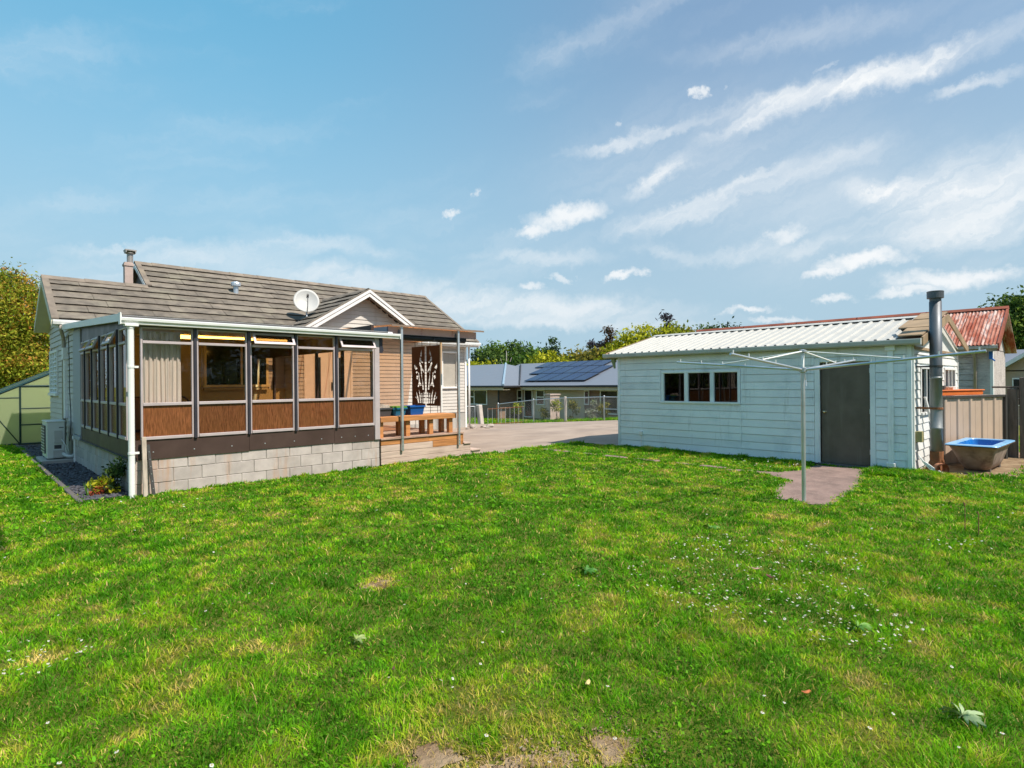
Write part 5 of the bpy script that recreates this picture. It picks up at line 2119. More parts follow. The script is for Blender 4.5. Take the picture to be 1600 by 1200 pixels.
    # orange tray on top
    t = thing('orange_tray', 'bright orange plastic tray resting on top of the tan steel enclosure', 'tray', (14.7, 1.9, 1.28))
    f3 = frame(A + Vector((.16, .05, 1.28)), d, n_)
    b = MB()
    b.cbox(f3, .0, 1.42, .0, .085, -.32, -.02, .015)
    b.obj('base', M['orange_plastic'], t)
    b = MB()
    b.cbox(f3, -.02, 1.44, .085, .11, -.34, -.0, .008)
    b.obj('rim', M['orange_plastic'], t)
    t = thing('clutter_pile', 'small heap of red and pale scraps lying on the orange tray', 'scraps', f3(.55, -.17, .112))
    for k, (a, h, mm) in enumerate(((.42, .0, 'terracotta'), (.55, .0, 'terracotta'), (.66, .0, 'white'), (.30, .0, 'dark_post'))):
        b = MB()
        z0 = .112
        b.prism([f3(a - .08, -.24, z0), f3(a + .12, -.22, z0), f3(a + .14, -.14, z0 + .01), f3(a + .02, -.10, z0 + .0), f3(a - .09, -.15, z0)], (0, 0, .03 + .015 * k))
        b.obj('scrap', M[mm], t)
    # hoses and drain ring
    b = MB()
    for k in range(3):
        b.tube([(11.91, 2.24 - k * .03, .30 - k * .05), (11.92, 2.17 - k * .02, .17), (11.91, 2.08 - k * .04, .07), (11.86, 1.97 - k * .05, .02)], .011, 6)
    tag(b.obj('hose', M['white'], None, smooth=True), 'white hoses curling down at the foot of the shed corner', 'hose')
    b = MB()
    c = Vector((12.02, 1.98, .085))
    dr = Vector((-.8, -.55, .0)).normalized()
    b.tube([c, c + dr * .14], [.085, .085], 16, cap=False)
    b.tube([c + dr * .14, c], [.068, .068], 16, cap=False)
    b.tube([c + dr * .10, c + dr * .14], [.098, .098], 16, cap=False)
    o = b.obj('drain_pipe', M['terracotta'], None, smooth=True)
    tag(o, 'short terracotta drain pipe lying at the foot of the flue', 'pipe')
    b = MB()
    b.tube([(12.72, 2.02, .0), (12.46, 2.24, 1.28)], .024, 6)
    b.tube([(12.80, 2.02, .0), (12.5, 2.24, 1.2)], .016, 6)
    tag(b.obj('leaning_pipe', M['white']), 'white plastic pipes leaning between the flue and the tan enclosure', 'pipe')
    poly_sheet('dirt_patch', [(11.9, 2.28), (11.95, 1.75), (11.6, 1.45), (12.1, 1.0), (13.0, .75), (14.2, .85), (15.6, .6), (16.8, .9), (16.2, 2.28)], M['dirt'], .006)
    for k, (x, y) in enumerate(((15.40, 1.30), (15.32, 1.13))):
        t = thing('fence_post', ('thick dark weathered post just right of the tan enclosure', 'thinner grey leaning post at the right edge beside the dark one')[k], 'post', (x, y, 0))
        b = MB()
        b.cbox(ID, x - .09 + k * .03, x + .09 - k * .03, -.1, (1.40, 1.62)[k], y - .08 + k * .02, y + .08 - k * .02, .012)
        b.v = [(px + z * .02 * (k * 2 - 1), py, z) for px, py, z in b.v]
        b.obj('shaft', M['old_timber'], t)
        b = MB()
        for j in range(6):
            b.tube([(x - .03, y, .2 + j * .2), (x - .05 * k - .02, y - 1.8, .2 + j * .2)], .003, 4)
        b.obj('wire', M['galv'], t)
    b = MB()
    b.cbox(ID, 15.33, 15.47, 1.405, 1.44, 1.19, 1.62, .006)
    tag(b.obj('top_rail', M['old_timber']), 'dark rail lying across the weathered post beside the enclosure', 'rail')


build_shed_end()


# ================================================================== CLOTHESLINE
def build_clothesline():
    bx, by = 7.99, 2.755
    t = thing('clothesline', 'white rotary clothesline with four raised arms on a steel pole', 'clothesline', (bx, by, 0))
    b = MB()
    b.lathe((bx, by, 0), [(.026, 0), (.026, 1.74)], 12)
    b.obj('pole', M['galv'], t, smooth=True)
    b = MB()
    b.lathe((bx, by, 0), [(.018, 1.74), (.018, 1.985), (0, 1.99)], 10)
    b.obj('mast', M['white'], t, smooth=True)
    b = MB()
    b.lathe((bx, by, 1.70), [(.03, 0), (.05, .01), (.05, .06), (.03, .07)], 10)
    b.lathe((bx, by, 1.965), [(.02, 0), (.045, .005), (.045, .03), (0, .04)], 10)
    b.tube([(bx + .05, by, 1.72), (bx + .075, by - .01, 1.60), (bx + .06, by - .02, 1.52)], .006, 5)
    b.obj('hub', M['galv'], t)
    R, ZT, a0 = 1.88, 1.895, math.radians(87)
    tips = []
    for k in range(4):
        a = a0 + k * math.pi / 2
        ca, sa = math.cos(a), math.sin(a)
        P = lambda r: Vector((bx + ca * r, by + sa * r, 1.735 + (ZT - 1.735) * r / R))
        b = MB()
        b.tube([P(.04), P(R)], .016, 8)
        arm = b.obj('arm', M['galv'], t)
        b = MB()
        b.tube([P(R * .60) + Vector((0, 0, .015)), Vector((bx + ca * .03, by + sa * .03, 1.975))], .010, 6)
        b.obj('stay', M['white'], t)
        for r in (.42, .60, .78, .97):
            b = MB()
            p = P(R * r)
            b.tube([p, p + Vector((0, 0, .05))], .008, 5)
            b.obj('line_hook', M['white'], arm)
        tips.append(P)
    b = MB()
    for r in (.36, .48, .60, .70, .80, .90, .97):
        for k in range(4):
            p, q = tips[k](R * r), tips[(k + 1) % 4](R * r)
            mid = (p + q) / 2 - Vector((0, 0, .012))
            b.tube([p + Vector((0, 0, .03)), mid + Vector((0, 0, .02)), q + Vector((0, 0, .03))], .004, 3, cap=False)
    b.obj('line', M['white'], t)


build_clothesline()

# ================================================================== PAVING BY THE SHED
b = MB()
pv = [(7.93, 3.10), (7.88, 2.62), (8.05, 2.44), (9.3, 2.50), (10.6, 2.72), (11.56, 2.92), (11.64, 3.74), (10.9, 3.78), (10.25, 3.95), (10.06, 4.75), (9.93, 4.75), (9.93, 4.0), (9.5, 3.52), (8.7, 3.42)]
b.prism([(x, y, -.02) for x, y in pv], (0, 0, .032))
b.obj('paved_apron', M['paving'], None, 'structure')
strip = thing('stepping_path', 'line of narrow worn concrete pavers sunk in the grass before the shed', 'path', (10.1, 6.8, 0))
y = 4.82
while y < 9.1:
    L_ = random.uniform(.45, .62)
    b = MB()
    b.cbox(ID, 10.03 + random.uniform(-.03, .02), 10.19 + random.uniform(-.03, .03), -.03, .016 + random.uniform(0, .006), y, y + L_ - .05, .01)
    b.obj('paver', M['paving'], strip)
    y += L_ + random.uniform(.0, .35)


# ================================================================== OLD SHED WITH RUSTY ROOF
def build_rusty():
    t = thing('old_shed', 'old timber shed with a rusty red corrugated iron roof', 'shed', (20.5, 6.5, 0))
    ex, ez, rx, rz, ya, yb = 18.85, 2.46, 21.0, 3.56, 1.86, 11.1
    n = 11
    for k in range(n):
        y0, y1 = ya + (yb - ya) * k / n, ya + (yb - ya) * (k + 1) / n
        m = 45
        b = MB()
        vs = []
        for x, z in ((ex, ez), ((ex + rx) / 2, (ez + rz) / 2), (rx, rz)):
            for i in range(m):
                y = y0 + (y1 - y0 + .03) * i / (m - 1)
                vs.append((x, y, z + .015 * math.sin(i * math.pi / 2.0 + .4) + .0015 * k))
        fs = []
        for r in range(2):
            for i in range(m - 1):
                a = r * m + i
                fs.append((a, a + 1, a + m + 1, a + m))
        nv = len(vs)
        vs += [(x, y, z - .004) for x, y, z in vs]
        fs += [tuple(i + nv for i in f) for f in fs]
        b.add(vs, fs)
        b.obj('roof_sheet', M['rust_roof'], t)
    b = MB()
    b.hexa([(rx, ya, rz - .03), (rx + 2.3, ya, rz - 1.2), (rx + 2.3, yb, rz - 1.2), (rx, yb, rz - .03), (rx, ya, rz), (rx + 2.3, ya, rz - 1.17), (rx + 2.3, yb, rz - 1.17), (rx, yb, rz)])
    b.obj('rear_roof', M['rust_roof'], t)
    for k in range(5):
        y0, y1 = ya - .02 + (yb - ya) * k / 5, ya + (yb - ya) * (k + 1) / 5
        b = MB()
        b.prism([(rx - .14, y0, rz - .03), (rx - .05, y0, rz + .05), (rx + .05, y0, rz + .05), (rx + .14, y0, rz - .03)], (0, y1 - y0 + .02, 0))
        b.obj('ridge_cap', mat('rust_ridge', (.26, .07, .04), .8, var=.3, dirt=(.12, .03, .02), dirt_amt=.6) if k == 0 else bpy.data.materials['rust_ridge'], t)
    b = MB()
    b.hexa([(ex, ya - .02, ez - .16), (rx, ya - .02, rz - .16), (rx, ya + .02, rz - .16), (ex, ya + .02, ez - .16), (ex, ya - .02, ez + .03), (rx, ya - .02, rz + .03), (rx, ya + .02, rz + .03), (ex, ya + .02, ez + .03)])
    b.obj('barge_board', bpy.data.materials['rust_ridge'], t)
    b = MB()
    b.box(ex + .03, ex + .06, ya, yb, ez - .17, ez - .02)
    b.obj('fascia', M['old_board'], t)
    b = MB()
    gp = [(ex + .03, ez - .03), (ex - .08, ez - .025), (ex - .09, ez - .10), (ex + .03, ez - .12), (ex + .03, ez - .11), (ex - .08, ez - .09), (ex - .07, ez - .035), (ex + .03, ez - .04)]
    b.prism([(x, ya, z) for x, z in gp], (0, yb - ya, 0))
    b.obj('gutter', M['pale_timber'], t)
    fw = frame((19.25, 0, 0), (0, 1, 0), (-1, 0, 0))
    e = lambda mb: mb.obj('weatherboard', M['old_board'], t)
    boards(fw, 2.32, 10.8, .2, 2.42, .15, emit=e)
    b = MB()
    b.fbox(fw, 2.05, 2.32, 0, 2.42, -.05, .035)
    b.obj('corner_board', M['old_board'], t)
    b = MB()
    b.fbox(fw, 2.0, 2.06, 0, 2.42, -.12, .04)
    b.obj('white_corner_board', M['white'], t)
    b = MB()
    b.box(19.27, 22.9, 2.1, 10.9, 0, 2.4)
    b.add([(19.27, 2.1, 2.38), (22.9, 2.1, 2.38), (rx, 2.1, rz - .1), (19.27, 10.9, 2.38), (22.9, 10.9, 2.38), (rx, 10.9, rz - .1)], [(0, 1, 2), (3, 5, 4), (0, 3, 5, 2), (1, 4, 5, 2)])
    b.obj('wall', M['old_board'], t)
    b = MB()
    b.tube([(ex - .03, ya + .55, ez - .1), (ex + .0, ya + .5, ez - .22), (19.14, ya + .5, ez - .32), (19.14, ya + .5, .3)], .035, 8)
    b.obj('downpipe', M['pale_timber'], t, smooth=True)
    b = MB()
    b.box(19.12, 19.16, 2.0, 2.07, 2.1, 2.36)
    b.tube([(19.13, 2.02, 2.12), (19.1, 1.95, 2.05)], .018, 6)
    tag(b.obj('blue_bag', M['blue_strap']), 'small bright blue plastic hanging at the corner of the rusty roofed shed', 'plastic bag')


build_rusty()


# ================================================================== FAR RIGHT HOUSE
def build_far_house():
    t = thing('tan_house', 'tan house with grey iron roof far off at the right edge', 'house', (36, 0, -.4))
    b = MB()
    b.box(33.0, 33.3, -6, 3.2, -.8, 1.95)
    b.add([(33, 3.2, 1.9), (33, -6.0, 1.9), (33, -1.4, 5.2), (33.3, 3.2, 1.9), (33.3, -6.0, 1.9), (33.3, -1.4, 5.2)], [(0, 1, 2), (3, 5, 4), (0, 3, 4, 1), (1, 4, 5, 2), (2, 5, 3, 0)])
    b.box(33.3, 42, 3.0, 3.2, -.8, 1.95)
    b.box(36.0, 36.2, 3.2, 12, -.8, 1.9)
    b.obj('wall', M['far_wall'], t)
    b = MB()
    b.hexa([(32.6, 3.75, 1.62), (43, 3.75, 1.62), (43, -1.4, 5.3), (32.6, -1.4, 5.3), (32.6, 3.75, 1.72), (43, 3.75, 1.72), (43, -1.4, 5.4), (32.6, -1.4, 5.4)])
    b.obj('gable_roof', M['nb_roof'], t)
    b = MB()
    b.hexa([(35.6, 2.5, 1.72), (40, 2.5, 3.0), (40, 14, 3.0), (35.6, 14, 1.72), (35.6, 2.5, 1.8), (40, 2.5, 3.1), (40, 14, 3.1), (35.6, 14, 1.8)])
    b.obj('rear_roof', M['nb_roof'], t)
    b = MB()
    b.hexa([(32.55, 3.8, 1.5), (32.6, 3.8, 1.5), (32.6, -1.4, 5.2), (32.55, -1.4, 5.2), (32.55, 3.8, 1.68), (32.6, 3.8, 1.68), (32.6, -1.4, 5.36), (32.55, -1.4, 5.36)])
    b.obj('barge_board', M['white'], t)
    for y in (2.55,):
        b = MB()
        b.box(32.94, 33.0, y - .5, y + .25, .4, 1.62)
        w = b.obj('window', M['white'], t)
        for u0, u1 in ((y - .45, y - .15), (y - .1, y + .2)):
            p = MB()
            p.box(32.925, 32.94, u0, u1, .46, 1.56)
            p.obj('pane', M['dark_glass'], w)


build_far_house()


# ================================================================== NEIGHBOUR'S BRICK HOUSE
NZ = -.8
def build_neighbour():
    t = thing('brick_house', 'low brick house with a grey long run roof beyond the chain link fence', 'house', (31, 27, NZ))
    ez = 1.40
    b = MB()
    b.box(28, 28.25, 10, 28.7, NZ - .3, ez)
    b.box(26.4, 28.0, 28.45, 28.7, NZ - .3, ez)
    b.box(26.4, 26.65, 28.7, 46, NZ - .3, ez)
    b.box(26.6, 27.9, 14.0, 14.2, NZ - .3, ez)
    b.obj('wall', M['far_brick'], t)
    b = MB()
    b.box(27.97, 27.999, 22.4, 26.75, NZ - .2, ez - .02)
    b.obj('render_panel', M['nb_cream'], t)
    # roofs: main slope, left block hip, right block
    pit = .30
    rx = 33.0
    rz = ez + .05 + (rx - 27.45) * pit
    def slab(name, p, m, th=.06):
        b = MB()
        n = len(p)
        b.add([Vector(q) for q in p] + [Vector(q) - Vector((0, 0, th)) for q in p],
              [tuple(range(n)), tuple(range(2 * n - 1, n - 1, -1))] + [(i, (i + 1) % n, n + (i + 1) % n, n + i) for i in range(n)])
        return b.obj(name, m, t)
    slab('main_roof', [(27.45, 8, ez), (27.45, 33, ez), (rx, 33, rz), (rx, 8, rz)], M['nb_roof'])
    slab('rear_roof', [(rx, 8, rz), (rx, 33, rz), (38.5, 33, ez), (38.5, 8, ez)], M['nb_roof'])
    # left block: hip end facing the yard
    lx, ly0 = 25.85, 27.45
    hx = 31.5
    hz = ez + (hx - lx) * pit
    slab('left_roof', [(lx, ly0, ez + .02), (lx, 46, ez + .02), (hx, 46, hz), (hx, ly0 + 5.65, hz)], M['nb_roof'])
    slab('hip_roof', [(lx, ly0, ez + .02), (hx, ly0 + 5.65, hz), (hx + 5.6, ly0, ez + .02)], M['nb_roof'])
    b = MB()
    b.tube([(lx, ly0, ez + .05), (hx, ly0 + 5.65, hz + .03)], .09, 6)
    b.obj('hip_cap', M['nb_flash'], t)
    b = MB()
    b.tube([(27.45, ly0 + .1, ez + .05), (rx - .5, ly0 + 5.0, rz - .1)], .06, 6)
    b.obj('valley', M['nb_trim'], t)
    # right hand block
    slab('right_roof', [(26.9, 8, ez + .02), (26.9, 21.9, ez + .02), (32.5, 16.3, ez + 1.72), (32.5, 8, ez + 1.72)], M['nb_roof'])
    slab('right_hip', [(26.9, 21.9, ez + .02), (32.4, 21.9, ez + .02), (32.5, 16.3, ez + 1.72)], M['nb_roof'])
    b = MB()
    b.box(27.5, 27.75, 8, 21.4, NZ - .3, ez)
    b.box(27.75, 28, 21.2, 21.4, NZ - .3, ez)
    b.obj('right_wall', M['far_brick'], t)
    for x, y0, y1 in ((27.42, 21.9, 27.4), (25.82, 27.4, 46), (26.87, 8, 21.9)):
        b = MB()
        b.box(x - .09, x, y0, y1, ez - .10, ez + .005)
        b.obj('gutter', M['nb_trim'], t)
        b = MB()
        b.box(x - .005, x + .03, y0, y1, ez - .28, ez - .102)
        b.obj('fascia', M['nb_cream'], t)
        b = MB()
        b.box(x + .03, x + .62, y0, y1, ez - .27, ez - .25)
        b.obj('soffit', M['nb_cream'], t)
    for x0, x1, y in ((25.8, 27.4, 27.4), (26.87, 27.4, 21.9)):
        b = MB()
        b.box(x0 - .05, x1, y - (.09 if y > 20 else -.0), y + (.0 if y > 20 else .09), ez - .10, ez + .0)
        b.obj('gutter', M['nb_trim'], t)
    def win(x, y0, y1, z0, z1, mull, horiz=None, door=False):
        b = MB()
        w = .07
        b.box(x - .06, x - .005, y0, y1, z1 - w, z1)
        b.box(x - .06, x - .005, y0, y1, z0, z0 + w)
        for yy in [y0, y1 - w] + [m_ - w / 2 for m_ in mull]:
            b.box(x - .058, x - .005, yy, yy + w, z0 + w, z1 - w)
        if horiz:
            b.box(x - .057, x - .005, horiz[0], horiz[1], horiz[2], horiz[2] + w)
        f = b.obj('door' if door else 'window', M['white'], t)
        e = [y0 + w] + sum([[m_ - w / 2, m_ + w / 2] for m_ in mull], []) + [y1 - w]
        for i in range(0, len(e), 2):
            p = MB()
            p.box(x - .03, x - .02, e[i], e[i + 1], z0 + w, z1 - w)
            p.obj('pane', M['dark_glass'], f)
    win(26.4, 29.6, 31.45, .08, 1.13, (30.95,), (30.95, 31.45, .6))
    win(28, 27.78, 28.28, -.1, 1.12, (), (27.78, 28.28, .5))
    win(28, 26.8, 27.6, NZ + .05, 1.13, (), door=True)
    win(27.97, 25.68, 26.45, .1, 1.12, (), (25.68, 26.45, .6))
    win(27.5, 19.5, 20.8, -.3, 1.12, (), None)
    win(28, 22.0, 22.4, .2, 1.1, (), (22.0, 22.4, .6))
    b = MB()
    b.tube([(26.33, 28.4, ez - .1), (26.33, 28.4, NZ)], .06, 6)
    b.obj('downpipe', M['nb_trim'], t)
    # free standing brick pillar before the porch
    b = MB()
    b.box(25.9, 26.75, 23.35, 23.75, NZ - .3, .82)
    b.box(25.85, 26.80, 23.30, 23.80, .82, .90)
    tag(b.obj('brick_pillar', M['brickpaint']), 'square pinkish brick pillar before the porch of the brick house', 'pillar')
    # solar panels in two rows
    sy = math.sqrt(1 + pit * pit)
    def sp(x, y, h):
        return Vector((x, y, ez + (x - 27.45) * pit + h))
    k = 0
    for row, (xa, xb, ys, n) in enumerate(((28.15, 29.75, 22.5, 5), (29.82, 31.42, 22.6, 6), (31.49, 32.85, 23.6, 6))):
        for i in range(n):
            y0 = ys + i * 1.06
            b = MB()
            b.hexa([sp(xa, y0, .08), sp(xb, y0, .08), sp(xb, y0 + 1.02, .08), sp(xa, y0 + 1.02, .08), sp(xa, y0, .12), sp(xb, y0, .12), sp(xb, y0 + 1.02, .12), sp(xa, y0 + 1.02, .12)])
            o = b.obj('solar_panel', M['solar_edge'])
            end = 'rightmost' if i == 0 else ('leftmost' if i == n - 1 else 'inner')
            tag(o, '%s navy solar panel in the %s row on the brick house roof' % (end, ('bottom', 'middle', 'top')[row]), 'solar panel', 'solar panels on the brick house')
            c = MB()
            c.add([sp(xa + .03, y0 + .03, .123), sp(xb - .03, y0 + .03, .123), sp(xb - .03, y0 + .99, .123), sp(xa + .03, y0 + .99, .123)], [(0, 1, 2, 3)])
            c.obj('cells', M['solar'], o)


build_neighbour()


# ================================================================== CHAIN LINK FENCE
def build_fence():
    FX = 22.5
    t = thing('chain_link_fence', 'chain link fence on pale posts along the far side of the driveway', 'fence', (FX, 20, -.4))
    pts = [13.0, 14.8, 16.8, 19.25, 21.5, 24.3]
    tops = [.92, .92, .92, .84, .70, .42]
    for i, y in enumerate(pts):
        g = ground_z(FX, y)
        big = i in (3,)
        b = MB()
        r = .075 if big else .035
        b.lathe((FX, y, 0), [(r, g - .1), (r, tops[i]), (r * .6, tops[i] + .03), (0, tops[i] + .03)], 8)
        b.obj('post', M['post_conc'] if big else M['galv'], t)
    for i in range(len(pts) - 1):
        b = MB()
        b.tube([(FX, pts[i], tops[i] - .04), (FX, pts[i + 1], tops[i + 1] - .04)], .022, 6)
        if i in (1, 2):
            b.tube([(FX, pts[i], tops[i] - .62), (FX, pts[i + 1], tops[i + 1] - .62)], .02, 6) if i == 1 else None
        b.obj('rail', M['galv'], t)
    b = MB()
    w = .0035
    for i in range(len(pts) - 1):
        y0, y1 = pts[i], pts[i + 1]
        z0, z1 = ground_z(FX, y0) + .03, tops[i] - .05
        h = z1 - z0
        st = .11
        n = int((y1 - y0 + h) / st)
        for sgn in (1, -1):
            for k in range(n):
                s = -h + k * st
                a, c = max(0, s), min(y1 - y0, s + h)
                if c - a < .05:
                    continue
                za, zc = (a - s), (c - s)
                if sgn < 0:
                    za, zc = h - za, h - zc
                dz = (tops[i + 1] - tops[i]) / (y1 - y0)
                p, q = (FX, y0 + a, z0 + za + dz * a), (FX, y0 + c, z0 + zc + dz * c)
                b.add([(p[0], p[1], p[2] - w), (p[0], p[1], p[2] + w), (q[0], q[1], q[2] + w), (q[0], q[1], q[2] - w),
                       (p[0] + w, p[1], p[2]), (q[0] + w, q[1], q[2])], [(0, 3, 2, 1), (0, 4, 5, 3), (1, 2, 5, 4)])
    b.obj('wire_mesh', M['galv'], t, 'stuff')
    # lower run beside the house, with a stout end post
    t = thing('low_fence', 'low wire fence between the house corner and the leaning concrete post', 'fence', (20, 26, -.6))
    P0, P1 = Vector((16.5, 26.5, 0)), Vector((20.6, 23.6, 0))
    tops2 = (.55, .45, .36)
    prev = None
    for i, f in enumerate((0, .5, .93)):
        p = P0.lerp(P1, f)
        b = MB()
        b.lathe((p.x, p.y, 0), [(.03, -.9), (.03, tops2[i]), (0, tops2[i] + .02)], 8)
        b.obj('post', M['galv'], t)
        q = Vector((p.x, p.y, tops2[i] - .03))
        if prev is not None:
            b = MB()
            b.tube([prev, q], .018, 6)
            b.obj('rail', M['galv'], t)
            b = MB()
            for k in range(46):
                a = prev.lerp(q, k / 46)
                c = prev.lerp(q, min(1, k / 46 + .16))
                for u, v in ((a - Vector((0, 0, .02)), c - Vector((0, 0, .9))), (c - Vector((0, 0, .02)), a - Vector((0, 0, .9)))):
                    b.add([u - Vector((0, 0, .004)), u + Vector((0, 0, .004)), v + Vector((0, 0, .004)), v - Vector((0, 0, .004))], [(0, 1, 2, 3)])
            b.obj('wire_mesh', M['galv'], t, 'stuff')
        prev = q
    b = MB()
    b.cbox(frame((20.55, 23.55, 0), (1, 0, 0), (0, 1, 0)), -.13, .13, -1.0, .42, -.13, .13, .03)
    b.v = [(x + (z + .8) * -.07, y + (z + .8) * .07, z) for x, y, z in b.v]
    tag(b.obj('gate_post', M['post_conc']), 'stout pale concrete gate post leaning at the end of the driveway', 'post')
    b = MB()
    b.hexa([(14.2, 24.6, -.9), (20.3, 23.1, -.95), (20.35, 23.3, -.95), (14.25, 24.8, -.9), (14.2, 24.6, -.42), (20.3, 23.1, -.62), (20.35, 23.3, -.62), (14.25, 24.8, -.42)])
    tag(b.obj('retaining_board', M['old_timber']), 'dark retaining board along the foot of the low wire fence', 'retaining wall')
    # small iron gate
    t = thing('iron_gate', 'small rusty iron bar gate right of the leaning concrete post', 'gate', (21.3, 22.9, -.7))
    A, B_ = Vector((20.8, 23.3, -.72)), Vector((22.3, 22.1, -.62))
    for k in range(9):
        p = A.lerp(B_, k / 8)
        b = MB()
        b.tube([p, p + Vector((0, 0, .95 if k != 2 else 1.12))], .014, 5)
        b.obj('bar', M['rust'] if k in (2,) else M['galv'], t)
    b = MB()
    for z in (.08, .9):
        b.tube([A + Vector((0, 0, z)), B_ + Vector((0, 0, z))], .02, 5)
    b.obj('rail', M['rust'], t)


build_fence()

# stones at the house corner
for k, (x, y, r) in enumerate(((13.35, 15.75, .13), (13.62, 15.5, .10), (13.1, 15.45, .12), (13.5, 15.15, .09), (14.0, 15.55, .16), (12.75, 15.35, .08))):
    b = MB()
    n = 8
    pr_ = [(0, -.3), (.8, -.2), (1, .1), (.75, .45), (.3, .6), (0, .62)]
    b.lathe((0, 0, 0), pr_, n)
    b.v = [(x + px * r * (1 + .25 * math.sin(px * 9 + k)), y + py * r * (1 + .3 * math.cos(py * 7 + k * 2)), max(-.02, pz * r + .02)) for px, py, pz in b.v]
    tag(b.obj('rock', M['stone']), ('rounded pale rock at the corner of the house beside the driveway', 'small pale rock in the row at the house corner', 'brownish rock nearest the deck steps at the house corner', 'flat rock at the front of the row of rocks', 'largest rock standing out on the driveway edge', 'tiny rock at the left end of the row of rocks')[k], 'rock', 'rocks at the house corner')


# ================================================================== GREENHOUSE
def build_greenhouse():
    t = thing('greenhouse', 'small dark framed greenhouse with cloudy greenish panels behind the left lawn', 'greenhouse', (2.2, 22.5, 0))
    y0, y1, xl, xr, xa, ze, za = 20.95, 24.6, .62, 3.9, 2.26, 1.27, 2.10
    F_ = frame((0, y0, 0), (1, 0, 0), (0, -1, 0))

    def bar(p, q, r=.022, name='frame_bar'):
        b = MB()
        b.tube([p, q], r, 4)
        b.obj(name, M['teal_frame'], t)
    xd = 1.345
    zr = lambda x: ze + (za - ze) * (1 - abs(x - xa) / (xa - xl))
    for y in (y0, y1):
        bar((xl, y, 0), (xl, y, ze))
        bar((xr, y, 0), (xr, y, ze))
        bar((xl, y, ze), (xa, y, za), .03)
        bar((xr, y, ze), (xa, y, za), .03)
        bar((xl, y, .02), (xr, y, .02), .03)
    bar((xd, y0, 0), (xd, y0, zr(xd)), .028)
    for z in (.55, 1.0, 1.62):
        bar((xd, y0, z), (xa + .1, y0, z), .02 if z < 1.5 else .034)
    bar((xa + .1, y0, 0), (xa + .1, y0, za), .022)
    bar((xl, y0, 1.30), (xd, y0, 1.30), .02)
    bar((xd, y0 - .01, .0), (.72, y0 - .01, 1.0), .014, 'brace')
    for x in (xl, xr, xa):
        bar((x, y0, ze if x != xa else za), (x, y1, ze if x != xa else za), .03)
    for y in (22.1, 23.3):
        bar((xl, y, 0), (xl, y, ze))
        bar((xl, y, ze), (xa, y, za))
    def pane(p):
        b = MB()
        p = [Vector(q) for q in p]
        n = (p[1] - p[0]).cross(p[2] - p[0]).normalized() * .008
        b.prism(p, n)
        b.obj('panel', M['gh_glass'], t)
    pane([(xl, y0, .03), (xd, y0, .03), (xd, y0, 1.29), (xl, y0, 1.29)])
    pane([(xl, y0, 1.3), (xd, y0, 1.3), (xd, y0, zr(xd))])
    for z0, z1 in ((.03, .54), (.56, .99), (1.01, 1.6)):
        pane([(xd, y0, z0), (xa + .1, y0, z0), (xa + .1, y0, z1), (xd, y0, z1)])
    pane([(xd, y0, 1.64), (xa + .1, y0, 1.64), (xa + .1, y0, za - .05), (xa, y0, za), (xd, y0, zr(xd))])
    pane([(xa + .1, y0, .03), (xr, y0, .03), (xr, y0, ze), (xa + .1, y0, za - .04)])
    pane([(xl, y0, .03), (xl, y1, .03), (xl, y1, ze), (xl, y0, ze)])
    pane([(xr, y0, .03), (xr, y1, .03), (xr, y1, ze), (xr, y0, ze)])
    pane([(xl, y0, ze), (xl, y1, ze), (xa, y1, za), (xa, y0, za)])
    pane([(xr, y0, ze), (xr, y1, ze), (xa, y1, za), (xa, y0, za)])
    pane([(xl, y1, .03), (xr, y1, .03), (xr, y1, ze), (xa, y1, za), (xl, y1, ze)])


build_greenhouse()


# ================================================================== TREES
def foliage(n, blobs, leaf, palette, gap=.0, flat=.0, droop=.0, asp=2.0):
    """leaf-sized quads in clumps spread through the crown's volume"""
    P, C, S = [], [], []
    w = np.array([b[3] * b[4] * b[5] for b in blobs]) ** .75
    w /= w.sum()
    for b, k in zip(blobs, w):
        m = max(30, int(n * k))
        nc = max(5, m // 55)
        u = RNG.normal(size=(nc, 3))
        u /= np.linalg.norm(u, axis=1)[:, None]
        r = RNG.uniform(.35, 1, nc) ** .45
        cc = u * r[:, None] * np.array(b[3:6]) + np.array(b[:3])
        tint = RNG.uniform(0, 1, nc)
        pick = RNG.integers(0, nc, m)
        sg = .15 * min(b[3:6]) + leaf * 1.1
        q = cc[pick] + RNG.normal(size=(m, 3)) * sg * np.array([1, 1, .7])
        P.append(q)
        C.append(np.clip(tint[pick] + RNG.normal(size=m) * .16, 0, 1))
    P = np.concatenate(P)
    C = np.concatenate(C)
    n = len(P)
    a = RNG.normal(size=(n, 3))
    a[:, 2] *= (1 - flat)
    a[:, 2] -= droop
    a /= np.linalg.norm(a, axis=1)[:, None]
    b2 = np.cross(a, RNG.normal(size=(n, 3)))
    b2 /= np.linalg.norm(b2, axis=1)[:, None]
    l = leaf * RNG.uniform(.6, 1.35, (n, 1))
    a *= l
    b2 *= l / asp
    v = np.stack([P - a, P + b2 * .9, P + a, P - b2 * .9], 1).reshape(-1, 3)
    f = np.arange(n * 4).reshape(-1, 4)
    pal = np.array(palette)
    x = C * (len(pal) - 1)
    i = np.clip(x.astype(int), 0, len(pal) - 2)
    colr = pal[i] + (pal[i + 1] - pal[i]) * (x - i)[:, None]
    colr = colr * RNG.uniform(.75, 1.25, (n, 1))
    return v, f, np.repeat(colr, 4, 0)


